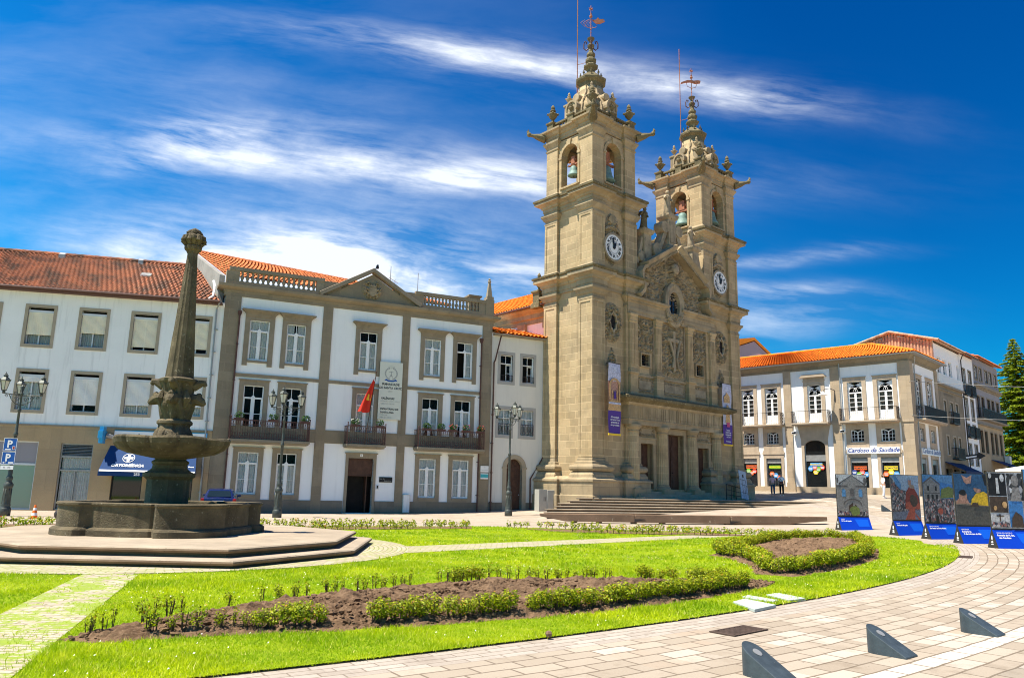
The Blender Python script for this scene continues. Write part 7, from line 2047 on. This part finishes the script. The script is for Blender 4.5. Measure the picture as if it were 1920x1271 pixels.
# ------------------------------------------------------------------ parked car: only its upper half shows over the basin
def car(x, y, rz, label):
    t = thing('parked_car', label, 'car', (x, y, 0), rz, None)
    # local y points to the front; half-sections swept along the length
    S = [(-1.82, .34, .62, .60, .66), (-1.80, .30, .80, .78, .74), (-1.66, .28, .86, .83, .78), (-1.0, .27, .87, .84, .79), (0, .27, .88, .85, .80), (.8, .27, .88, .84, .79), (1.3, .28, .84, .78, .76), (1.75, .32, .70, .66, .70), (1.86, .38, .60, .56, .62)]
    q = MB(); rs = []
    for (yy, zb, zs, zt, hw) in S:
        rs.append([(-hw*.92, yy, zb), (-hw, yy, zb+.12), (-hw-.02, yy, zs*.75), (-hw+.03, yy, zs), (-hw+.16, yy, zt+.03), (0, yy, zt+.05), (hw-.16, yy, zt+.03), (hw-.03, yy, zs), (hw+.02, yy, zs*.75), (hw, yy, zb+.12), (hw*.92, yy, zb)])
    q.rings(rs)
    roof = [(-1.64, .86, .70), (-1.42, 1.08, .63), (-1.22, 1.24, .575), (-.6, 1.29, .57), (.1, 1.27, .56), (.45, 1.18, .575), (.95, .90, .66)]
    cab = [[(-w_, yy, .83), (-w_+.01, yy, z_-.05), (-w_+.09, yy, z_), (0, yy, z_+.015), (w_-.09, yy, z_), (w_-.01, yy, z_-.05), (w_, yy, .83)] for yy, z_, w_ in roof]
    q.rings(cab); bd = q.build('body', 'car_paint', t, False, .015)
    q = MB()
    def lerp(a, b, s): return tuple(a[i]+(b[i]-a[i])*s for i in range(3))
    # rear window, windscreen and side windows lie just proud of the cabin
    q.add([(-.53, -1.615, .93), (.53, -1.615, .93), (.46, -1.335, 1.19), (-.46, -1.335, 1.19)], [(0, 1, 2, 3)]); wr = q.build('rear_window', 'car_glass', t)
    q = MB(); q.add([(.55, .97, .93), (-.55, .97, .93), (-.46, .50, 1.19), (.46, .50, 1.19)], [(0, 1, 2, 3)]); q.build('windscreen', 'car_glass', t)
    for sx in (-1, 1):
        q = MB(); q.add([(sx*.672, -1.25, .90), (sx*.60, -1.10, 1.18), (sx*.592, -.42, 1.215), (sx*.655, -.40, .90)][::sx], [(0, 1, 2, 3)]); q.add([(sx*.652, -.33, .90), (sx*.592, -.35, 1.215), (sx*.590, .12, 1.20), (sx*.66, .72, .90)][::sx], [(0, 1, 2, 3)]); q.build('side_window', 'car_glass', t)
        q = MB(); q.box(sx*.80-.09, sx*.80+.09, .52, .66, .88, 1.0); q.build('mirror', 'car_paint', t, bevel=.03)
        q = MB(); q.box(sx*.70-.07, sx*.70+.07, -1.845, -1.70, .56, .84); q.build('tail_light', 'red_plastic', t, bevel=.02)
    q = MB(); q.box(-.26, .26, -1.835, -1.815, .62, .74); pl_ = q.build('number_plate', 'white_paint', t); q = MB(); text(q, '98-57-OL', .11, -.02, .645, -1.84); q.build('lettering', 'lettering_dark', pl_); q = MB(); q.box(.22, .262, -1.838, -1.834, .62, .74); q.build('year_mark', 'yellow', pl_)
    for yy in (-1.15, 1.15):
        for sx in (-1, 1):
            M4 = Matrix.Translation((sx*.70, yy, .29)) @ Matrix.Rotation(pi/2, 4, 'Y'); q = MB(M4); q.lathe([(.18, -.08), (.28, -.08), (.29, -.05), (.29, .05), (.28, .08), (.18, .08)], 24); w_ = q.build('wheel', 'tyre', t); q = MB(M4); q.lathe([(.185, -.07), (.185, .07)], 16); q.build('rim', 'alu', w_)
    return t


car(-14.0, 38.0, R(17), 'small dark blue hatchback parked behind the fountain basin')

# ------------------------------------------------------------------ exhibition panels on the square
def panel(x, y, az, label, art, title, stoptop=2.49):
    t = thing('display_panel', label, 'display panel', (x, y, gz(x, y)+.004), R(90-az), 'exhibition panels along the lawn')
    W_ = 1.55; q = MB(); q.prism([(0, 0), (.50, 0), (.25, .62)], .0, W_, 'x'); q.build('base', 'panel_dark', t)
    d = atan2(.62, .25); M4 = Matrix.Rotation(-(pi/2-d), 4, 'X'); L = hypot(.25, .62)
    q = MB(M4); q.box(.012, W_+.004, -.010, -.004, .0, L-.01); fr_ = q.build('caption_board', 'base_blue', t)
    q = MB(M4); q.prism([(.92, .18), (1.45, .18), (1.45, .52), (.80, .52)], -.0145, -.0105); q.build('caption_block', 'base_blue_pale', fr_)
    q = MB(M4)
    for k, (s, sz) in enumerate(title): text(q, s, sz, .12+(.04 if k > 1 else 0), .50-.085*k, -.015, 'LEFT', .003 if k else 0)
    q.build('lettering', 'lettering_white', fr_)
    q = MB(Matrix.Rotation(-pi/2, 4, 'Z')) ; q = MB()
    for bx in ([(.21, .16), (.29, .16), (.29, .20), (.25, .24), (.21, .20)], [(.225, .27), (.275, .27), (.275, .36), (.25, .40), (.225, .36)]): q.prism(bx, -.006, -.002, 'x')
    q.prism([(.20, .10), (.30, .10), (.30, .13), (.20, .13)], -.006, -.002, 'x'); q.build('emblem', 'lettering_white', t)
    q = MB(); q.box(0, W_, .225, .275, .58, stoptop); up_ = q.build('photo_board', 'panel_dark', t)
    for k, (shape, m_) in enumerate(art):
        q = MB(); yy = .2245-.0022*(k+1)
        for P in (shape if isinstance(shape[0], list) else [shape]): q.prism([(a*W_, .64+(stoptop-.66)*b) for a, b in P], yy, yy+.0018)
        q.build('picture', m_, up_)
    return t


def blob(cx, cz, rx, rz, n=18):
    k = [1+.22*mnoise.noise(Vector((cos(2*pi*i/n)*1.6+cx*9, sin(2*pi*i/n)*1.6, cz*9))) for i in range(n)]
    return [(cx+rx*k[i]*cos(2*pi*i/n), cz+rz*k[i]*sin(2*pi*i/n)) for i in range(n)]


full = [(0.01, 0), (.99, 0), (.99, 1), (.01, 1)]
art1 = [(full, 'pic_pale'), ([(.01, 0), (.99, 0), (.99, .74), (.86, .76), (.5, .985), (.14, .76), (.01, .74)], 'pic_grey'), ([[(.08, .74), (.5, .985), (.92, .74), (.92, .79), (.5, 1.0), (.08, .79)], [(.01, .70), (.99, .70), (.99, .74), (.01, .74)]], 'pic_grey_dark'), ([blob(.5, .72, .14, .10), [(.3, .36), (.7, .36), (.7, .40), (.3, .40)]], 'pic_grey'),
        ([[(.17, .46), (.29, .46), (.29, .62), (.23, .66), (.17, .62)], [(.71, .46), (.83, .46), (.83, .62), (.77, .66), (.71, .62)]], 'pic_window'), ([[(.44, .48), (.56, .48), (.56, .64), (.5, .68), (.44, .64)]], 'pic_grey_dark'), ([arc(.5, .26, .3, 0, 180, 12, .16)+arc(.5, .26, .27, 180, 0, 12, .13)], 'pic_grey_dark'), ([[(.37, .05), (.63, .05), (.63, .24), (.5, .32), (.37, .24)]], 'pic_brown'),
        ([[(.01, 0), (.99, 0), (.99, .10), (.9, .13), (.8, .09), (.7, .13), (.6, .10), (.5, .12), (.4, .1), (.3, .13), (.2, .09), (.1, .12), (.01, .10)]], 'crowd_dark'), (blob(.56, .12, .16, .12), 'pic_green'), ([[(.5, .24), (.56, .24), (.55, .34), (.51, .34)]], 'pic_grey'), ([blob(.04, .86, .03, .08, 8), blob(.93, .84, .05, .10, 8)], 'pic_grey_dark')]
art2 = [(full, 'pic_sky'), ([(.01, .15), (.99, .15), (.99, .55), (.6, .62), (.35, .68), (.01, .95)], 'crowd_dark'), ([(.10, .98), (.18, .98), (.36, .80), (.34, .66), (.16, .80)], 'pic_window'), ([(.01, 0), (.99, 0), (.99, .22), (.01, .16)], 'pic_path'), ([[(.55, .0), (.78, .0), (.80, .25), (.60, .25)], [(.44, 0), (.56, 0), (.58, .2)], [(.99, .0), (.9, 0), (.74, .2)]], 'pic_red_lit'),
        ([(.46, .25), (.99, .25), (.97, .40), (.9, .60), (.82, .70), (.62, .72), (.52, .62), (.48, .45)], 'pic_red'), ([(.47, .24), (.97, .24), (.98, .36), (.72, .44), (.5, .38)], 'pic_red_lit'), (blob(.76, .42, .14, .14), 'pic_brown'), ([[(.62, .72), (.82, .70), (.80, .78), (.66, .80)]], 'pic_tan'), ([blob(.66, .82, .055, .05, 10), [(.60, .86), (.72, .86), (.71, .90), (.66, .88), (.62, .91)]], 'pic_skin')]
art3 = [(full, 'pic_blue'), ([(.01, .92), (.99, .80), (.99, 1), (.01, 1)], 'pic_window'), ([(.55, .50), (.99, .52), (.99, .72), (.85, .76), (.6, .70)], 'pic_green'), ([(.02, .45), (.55, .45), (.55, .78), (.28, .92), (.02, .80)], 'pic_grey'), ([[(.0, .79), (.28, .93), (.57, .78), (.57, .81), (.28, .97), (.01, .83)], [(.02, .60), (.55, .60), (.55, .62), (.02, .62)]], 'pic_grey_dark'), ([[(.12, .48), (.19, .48), (.19, .58), (.12, .58)], [(.26, .48), (.33, .48), (.33, .58), (.26, .58)], [(.40, .48), (.47, .48), (.47, .58), (.40, .58)], [(.14, .66), (.2, .66), (.2, .76), (.14, .76)], [(.39, .66), (.45, .66), (.45, .76), (.39, .76)]], 'pic_black'), ([(.01, 0), (.99, 0), (.99, .5), (.01, .48)], 'crowd_dark'), (blob(.52, .24, .09, .07), 'pic_red_lit'), ([blob(.4, .06, .05, .09, 8), blob(.15, .05, .04, .08, 8)], 'pic_black')]
art4 = [(full, 'pic_deep'), ([(.01, 0), (.99, 0), (.99, .42), (.01, .44)], 'pic_water'), ([(.01, .40), (.99, .36), (.99, .46), (.5, .42), (.01, .48)], 'pic_tan'), ([(.22, .98), (.28, .84), (.34, .80), (.46, .82), (.5, .98), (.36, .92)], 'pic_skin'), ([(.78, .99), (.96, .99), (.99, .80), (.84, .78)], 'pic_black'), (blob(.22, .56, .11, .11), 'pic_skin'), (blob(.21, .63, .10, .055), 'pic_black'), ([(.02, .42), (.36, .42), (.34, .50), (.08, .51)], 'pic_skin'), ([(.42, .40), (.9, .38), (.99, .46), (.96, .58), (.78, .66), (.58, .62), (.44, .50)], 'pic_yellow'), (blob(.62, .70, .10, .07), 'pic_skin'), ([(.50, .74), (.72, .70), (.80, .76), (.72, .82), (.60, .81)], 'pic_deep'), ([(.86, .58), (.99, .56), (.99, .72), (.90, .70)], 'pic_skin'), ([(.40, .36), (.62, .36), (.60, .43), (.46, .44)], 'pic_brown')]
art5 = [(full, 'pic_pale'), ([(.01, .58), (.42, .58), (.42, .99), (.01, .99)], 'pic_black'), ([(.44, .50), (.99, .50), (.99, .99), (.44, .99)], 'crowd_bw'), ([(.01, .28), (.42, .28), (.42, .565), (.01, .565)], 'pic_brown'), ([(.44, .02), (.76, .02), (.76, .485), (.44, .485)], 'pic_blue'), ([(.78, .02), (.99, .02), (.99, .30), (.78, .30)], 'crowd_dark'), ([(.78, .32), (.99, .32), (.99, .485), (.78, .485)], 'pic_grey'), ([(.01, .02), (.42, .02), (.42, .09), (.3, .13), (.2, .09), (.01, .12)], 'crowd_dark'),
        ([[(.18, .62), (.25, .62), (.24, .90), (.19, .90)], blob(.06, .94, .035, .05, 8), blob(.33, .90, .05, .07, 8)], 'pic_pale'), ([blob(.62, .85, .09, .10), [(.5, .5), (.74, .5), (.7, .74), (.56, .74)]], 'pic_grey'), ([blob(.86, .80, .10, .09), [(.74, .5), (.99, .5), (.99, .72), (.8, .72)]], 'pic_black'), ([[(.20, .12), (.225, .12), (.225, .25), (.20, .25)], [(.13, .21), (.30, .21), (.30, .23), (.13, .23)]], 'pic_brown'), ([blob(.34, .42, .05, .06), blob(.12, .36, .04, .04)], 'pic_gold'), ([(.46, .02), (.74, .02), (.72, .22), (.58, .30), (.48, .18)], 'pic_brown')]
art6 = [(full, 'pic_blue'), ([(.01, .0), (.99, 0), (.99, .55), (.4, .62), (.01, .48)], 'pic_deep'), (blob(.6, .4, .2, .2), 'pic_skin')]
panel(14.97, 35.15, 80, 'display panel with a grey church facade photo, standing alone nearest the church steps', art1, [('VIANA', .06), ('N. Sra. da Agonia', .07)])
panel(16.12, 32.35, 70, 'display panel with a red-robed crowned figure amid a crowd', art2, [('BRAGA', .06), ('Festas de São João', .075)])
panel(16.38, 30.34, 71.6, 'display panel with a church and crowded square under blue sky', art3, [('TERRAS DE BOURO', .055), ('São Bento da Porta Aberta', .075)])
panel(16.30, 28.09, 79, 'display panel with bathers and a man in a yellow shirt in the sea', art4, [('ESPOSENDE', .06), ('Romaria de', .08), ('S. Bartolomeu do Mar', .08)])
panel(16.13, 25.85, 85, 'display panel with a collage of black-and-white and colour photos', art5, [('VIANA DO CASTELO', .06), ('Romaria de N. Sra.', .08), ('das Candeias', .08)])
panel(15.36, 22.9, 92, 'display panel with a blue picture cut off by the right edge', art6, [('BARCELOS', .06), ('Festa das Cruzes', .08)])

# ------------------------------------------------------------------ low things on the paving and lawn
def bollard(x, y, label):
    """cylinder cut on the slant down to the ground: high at its left, lying out to the right"""
    t = thing('slanted_bollard', label, 'bollard', (x, y, .004), R(-50), 'slanted steel bollards on the front paving'); r, L, h = .135, .44, .27; q = MB()
    P = [(L-r, -r), (L-r, r)]+[(r*cos(R(a)), r*sin(R(a))) for a in range(90, 271, 12)]
    hh = lambda px: max(.012, h*(1-(px+r)/L*.985))
    q.rings([[(px, py, -.02) for px, py in P], [(px, py, hh(px)) for px, py in P]]); q.build('body', 'bollard_metal', t, bevel=.007)
    q = MB(Matrix.Translation((.0, 0, hh(0)+.002)) @ Matrix.Rotation(atan2(h, L), 4, 'Y')); q.lathe([(.045, .0), (.045, .004), (.03, .005)], 16, .0, 0); q.build('stud', 'zinc', t)

bollard(2.28, 7.30, 'slanted steel bollard nearest the camera, cut by the lower edge'); bollard(3.93, 8.42, 'slanted steel bollard, middle one of the three on the front paving'); bollard(5.70, 9.78, 'slanted steel bollard farthest right of the three on the front paving')
t = thing('stone_wedge', 'tiny dark wedge-shaped bollard on the far paving beside the red-robe panel', 'bollard', (22.0, 45.5, gz(22, 45.5)), R(-12)); q = MB(); q.rings([[(-.2, -.12, 0), (.35, -.12, 0), (.35, .12, 0), (-.2, .12, 0)], [(-.2, -.10, .36), (-.17, -.10, .36), (-.17, .10, .36), (-.2, .10, .36)]]); q.build('body', 'bollard_metal', t)
for P, lb in (([(3.32, 11.69), (3.60, 12.05), (3.87, 11.46), (3.41, 10.97)], 'largest pale cover plate, nearest of three set in the lawn'), ([(3.62, 12.25), (3.78, 12.48), (4.08, 11.98), (3.95, 11.80)], 'thin pale cover plate, left of the rear pair in the lawn'), ([(4.10, 12.58), (4.38, 12.80), (4.60, 12.25), (4.26, 11.98)], 'pale cover plate, farthest right of three set in the lawn')):
    cx, cy = sum(p[0] for p in P)/4, sum(p[1] for p in P)/4; 
    q = MB(); q.prism([(x-cx, y-cy) for x, y in P], -.03, .012, 'z'); t = tag(q.build('cover_plate', 'plate_grey', None, bevel=.004), lb, 'cover plate', 'cover plates in the lawn'); t.location = (cx, cy, .032)
for (x, y, w_, d_, rz, lb) in ((2.76, 9.50, .36, .17, .72, 'rusty drain grate beside the front edge of the lawn'), (12.66, 21.85, .42, .2, 1.0, 'dark drain grate at the right tip of the lawn')):
    t = thing('drain_grate', lb, 'drain grate', (x, y, gz(x, y)+.004), rz, 'drain grates'); q = MB(); bars(q, -w_, w_, -d_, d_, .03, 0, .012); q.v = [(a, c_, .012-b_) for a, b_, c_ in q.v]
    for k in range(12): xx = -w_+.05+(2*w_-.1)*k/11; q.box(xx-.012, xx+.012, -d_, d_, .001, .010)
    q.build('frame', 'grate', t); q = MB(); q.box(-w_+.01, w_-.01, -d_+.01, d_-.01, -.003, .002); q.build('pit', 'interior', t)
t = thing('stone', 'small brown stone lying on the front lawn', 'stone', (.47, 8.76, .03)); q = MB(); q.rings(rough([(.01, -.01), (.028, .0), (.035, .03), (.025, .05), (.01, .06)], 10, .5, 2, 3.)); q.build('stone_body', 'bench_stone', t)

# ------------------------------------------------------------------ box hedges
def shrub_mesh(kind, seed):
    g = np.random.default_rng(seed); h, r, n = {'full': (.28, .120, 420), 'sparse': (.27, .085, 130), 'thin': (.30, .055, 70), 'big': (.38, .18, 480)}[kind]
    V, F = leaf_cloud(n, (0, 0, h*.60), (r, r, h*.42), .0145 if kind != 'big' else .021, seed, .30, .45, .6)
    V[:, 0] += .02*np.sin(V[:, 2]*20+seed)
    me = raw_mesh('foliage', V, F, 'box_leaf'); b = MB(); rnd = random.Random(seed)
    for k in range(5 if kind != 'thin' else 3):
        a = rnd.uniform(0, 6.28); d = r*rnd.uniform(.2, .7); b.tube([(d*.4*cos(a), d*.4*sin(a), -.02), (d*cos(a), d*sin(a), h*.7)], [.008, .004], 4)
    sm_ = b.build('stem', 'trunk'); m1, m2 = me.data, sm_.data
    bpy.data.objects.remove(me); bpy.data.objects.remove(sm_); return m1, m2


SH = {k: [shrub_mesh(k, s) for s in range(100, 100+n)] for k, n in (('full', 5), ('sparse', 4), ('thin', 4), ('big', 4))}
rnd = random.Random(21)


def shrub(x, y, z, kind, label, group, sc=1.):
    r = thing('box_shrub', label, 'shrub', (x, y, z), rnd.uniform(0, 6.28), group); s = sc*rnd.uniform(.85, 1.15); r.scale = (s*rnd.uniform(.9, 1.15), s*rnd.uniform(.9, 1.15), s)
    m1, m2 = rnd.choice(SH[kind])
    for nm, me in (('foliage', m1), ('stem', m2)):
        o = bpy.data.objects.new(nm, me); COL.objects.link(o); o.parent = r


def along(P, step):
    out = []; acc = 0
    for a, b in zip(P, P[1:]):
        L = hypot(b[0]-a[0], b[1]-a[1]); s = acc
        while s < L: out.append((a[0]+(b[0]-a[0])*s/L, a[1]+(b[1]-a[1])*s/L)); s += step
        acc = s-L
    return out


front = along([(-4.2, 8.16), (-3.0, 8.62), (-1.85, 9.04), (-.32, 9.83), (1.1, 10.70), (2.4, 11.80), (4.1, 13.45)], .125)
for i, (x, y) in enumerate(front):
    u = i/len(front)
    if u < .16: k = 'thin' if i % 2 else 'sparse'
    else: k = 'full'
    if any(a < u < b for a, b in ((.02, .045), (.10, .125), (.235, .285), (.365, .385), (.47, .50), (.60, .615), (.70, .712))): continue
    shrub(x+rnd.uniform(-.03, .03), y+rnd.uniform(-.03, .03), .03, k, 'small box shrub in the near row edging the long soil bed', 'box shrubs of the near hedge row', .95 if u < .2 else 1.05)
back = along([(-4.3, 8.5), (-3.45, 9.95), (-2.36, 11.42), (-.5, 13.2), (1.86, 13.85), (3.2, 13.8), (4.25, 14.3)], .17)
for i, (x, y) in enumerate(back):
    u = i/len(back)
    if rnd.random() < (.35 if u < .45 else .12): continue
    shrub(x+rnd.uniform(-.04, .04), y+rnd.uniform(-.04, .04), .04, 'full' if u > .8 or .50 < u < .56 else ('thin' if rnd.random() < .6 else 'sparse'), 'thin young box shrub in the far row of the long soil bed', 'box shrubs of the far hedge row', 1.0)
ring = [(5.42, 20.2), (6.94, 22.9), (9.2, 26.7), (11.16, 28.4), (12.2, 27.6), (11.0, 24.0), (9.28, 20.4), (7.4, 17.75), (5.62, 15.8), (5.2, 15.95), (5.6, 17.3), (5.75, 18.9), (5.42, 20.2)]
for x, y in along(ring, .235):
    shrub(x+rnd.uniform(-.05, .05), y+rnd.uniform(-.05, .05), .02, 'big', 'dense box shrub in the hedge round the right-hand soil bed', 'box shrubs round the right bed', 1.0)


def hedge(P, label, h, r, step, seed, gaps=.0):
    t = thing('box_hedge', label, 'hedge', (P[0][0], P[0][1], 0), 0, 'low hedges at the back of the lawn'); Vs, Fs, b, k = [], [], MB(), 0; rn = random.Random(seed)
    for i, (x, y) in enumerate(along(P, step)):
        if rn.random() < gaps: continue
        x -= P[0][0]; y -= P[0][1]; V, F = leaf_cloud(46, (x+rn.uniform(-.05, .05), y+rn.uniform(-.05, .05), .02+h*.6), (r, r, h*.42*rn.uniform(.8, 1.2)), .04, seed*1000+i, .35, .5)
        Vs.append(V); Fs.append(F+k); k += len(V); b.tube([(x, y, -.02), (x, y, h*.6)], .012, 4)
    raw_mesh('foliage', np.concatenate(Vs), np.concatenate(Fs), 'box_leaf', t); b.build('stem', 'trunk', t)


hedge([(-9.2, 29.4), (-1.47, 32.1)], 'sparse low box hedge at the rear left, the row nearer the street lamp', .30, .14, .26, 3, .06); hedge([(-8.4, 26.8), (-1.5, 30.5)], 'low box hedge at the rear left, the row nearer the fountain', .30, .17, .22, 4, .10)
hedge([(0, 31.9), (5.3, 31.65), (8.1, 31.2)], 'sparse low box hedge before the long bench, the row nearer the bench', .30, .14, .26, 5, .06); hedge([(2.4, 29.2), (6.96, 29.45), (9.9, 29.5)], 'low box hedge before the long bench, the row nearer the lawn', .32, .18, .22, 6, .04)
hedge([(-24, 21.6), (-15.9, 27.6)], 'low box hedge behind the fountain at the left edge, far row', .30, .15, .26, 7, .06); hedge([(-23, 19.9), (-14.75, 25.75)], 'low box hedge behind the fountain at the left edge, near row', .30, .17, .22, 8, .05)

# ------------------------------------------------------------------ people by the shop
def skin_body(name, verts, edges, rad, m, parent, sub=2):
    me = bpy.data.meshes.new(name); me.from_pydata(verts, edges, []); o = bpy.data.objects.new(name, me); COL.objects.link(o); o.parent = parent; me.materials.append(MATS[m])
    s = o.modifiers.new('skin', 'SKIN'); me.skin_vertices.new() if not me.skin_vertices else None
    for i, r in enumerate(rad):
        me.skin_vertices[0].data[i].radius = r if hasattr(r, '__len__') else (r, r)
    me.skin_vertices[0].data[0].use_root = True
    u = o.modifiers.new('sub', 'SUBSURF'); u.levels = sub; u.render_levels = sub
    return o


def person(x, y, z, rz, h, label, top, legs, hair, bag=None, stride=.16, skirt=None, long_hair=True):
    t = thing('person', label, 'person', (x, y, z), rz, None); t.scale = (h/1.7,)*3; s = stride
    # body: pelvis, spine, neck, head, arms with hands, legs with feet; faces -y
    B = [(0, 0, .93), (0, .0, 1.12), (0, .01, 1.32), (0, 0, 1.42), (0, -.01, 1.50), (0, -.02, 1.60), (0, -.015, 1.68),
         (.17, 0, 1.38), (.225, .03, 1.12), (.21, -.08, .90), (.20, -.11, .82), (-.17, 0, 1.38), (-.225, .02, 1.12), (-.21, -.04, .90), (-.20, -.06, .82),
         (.09, 0, .88), (.095, -s*.6, .50), (.095, -s*.5, .09), (.10, -s*.5-.13, .03), (-.09, 0, .88), (-.095, s*.3, .50), (-.095, s, .10), (-.10, s-.12, .03)]
    E = [(0, 1), (1, 2), (2, 3), (3, 4), (4, 5), (5, 6), (3, 7), (7, 8), (8, 9), (9, 10), (3, 11), (11, 12), (12, 13), (13, 14), (0, 15), (15, 16), (16, 17), (17, 18), (0, 19), (19, 20), (20, 21), (21, 22)]
    Rr = [(.13, .10), (.115, .085), (.14, .095), (.075, .06), (.05, .05), (.075, .09), (.07, .08), .052, .040, .032, .038, .052, .040, .032, .038, .085, .060, .042, .04, .085, .060, .042, .04]
    skin_body('body', B, E, Rr, 'skin', t)
    q = MB(); q.sphere((0, -.10, 1.585), .022, 6, 4)
    for sx in (-1, 1): q.sphere((sx*.033, -.092, 1.62), .012, 6, 4); q.sphere((sx*.078, 0, 1.60), .022, 6, 4, (.5, 1, 1.4))
    q.build('face', 'skin', t)
    hp = [(0, .025, 1.66), (0, .055, 1.58), (0, .07, 1.50 if long_hair else 1.56)]; skin_body('hair', hp, [(0, 1), (1, 2)], [(.088, .085), (.085, .06), (.06, .035)], hair, t)
    tv = [(0, 0, .98), (0, 0, 1.14), (0, .01, 1.33), (0, 0, 1.41), (.17, 0, 1.38), (.222, .02, 1.16), (-.17, 0, 1.38), (-.222, .02, 1.16)]; skin_body('shirt', tv, [(0, 1), (1, 2), (2, 3), (3, 4), (4, 5), (3, 6), (6, 7)], [(.155, .125), (.145, .11), (.16, .115), (.085, .07), .066, .060, .066, .060], top, t)
    lv = [(0, 0, .98), (.09, 0, .87), (.095, -s*.6, .50), (.095, -s*.5, .13), (-.09, 0, .87), (-.095, s*.3, .50), (-.095, s, .14)]; skin_body('trousers', lv, [(0, 1), (1, 2), (2, 3), (0, 4), (4, 5), (5, 6)], [(.145, .115), .098, .078, .066, .098, .078, .066], legs, t)
    for sx, fy in ((1, -s*.5), (-1, s)): q = MB(); q.sphere((sx*.10, fy-.06, .045), .06, 8, 6, (.75, 2.0, .75)); q.build('shoe', 'cloth_white' if legs != 'denim' else 'skin', t, True)
    if bag: q = MB(); q.tube([(-.17, -.02, 1.43), (0, -.13, 1.20), (.15, -.135, 1.0)], .012, 5); q.build('strap', 'cloth_black', t)
    return t


pz = lambda x, y: gz(x, y)
def person_at(x, y, *a, **k): return person(x, y, pz(x, y)+.005, *a, **k)


P1, P2 = (20.55, 60.4), (21.2, 60.3)
person_at(*P1, R(-20), 1.66, 'dark-haired woman in a pink top and blue jeans walking before the shop', 'cloth_pink', 'denim', 'hair'); person_at(*P2, R(-15), 1.70, 'woman in a white blouse and black trousers with a crossbody bag', 'cloth_white', 'cloth_black', 'hair_brown', True)
t = thing('handbag', 'small dark red handbag at the hip of the woman in white', 'handbag', (P2[0]-.10, P2[1]-.22, pz(*P2)+.92), R(-15)); q = MB(); q.box(-.13, .13, -.05, .03, 0, .2); q.build('bag_body', 'leather', t, bevel=.02); q = MB(); q.box(-.13, .13, -.056, -.05, .10, .2); q.build('flap', 'leather', t)
person_at(27.3, 56.5, R(90), 1.7, 'person dressed in white half hidden behind the red-robe panel', 'cloth_white', 'cloth_white', 'hair', None, .1, None, False)
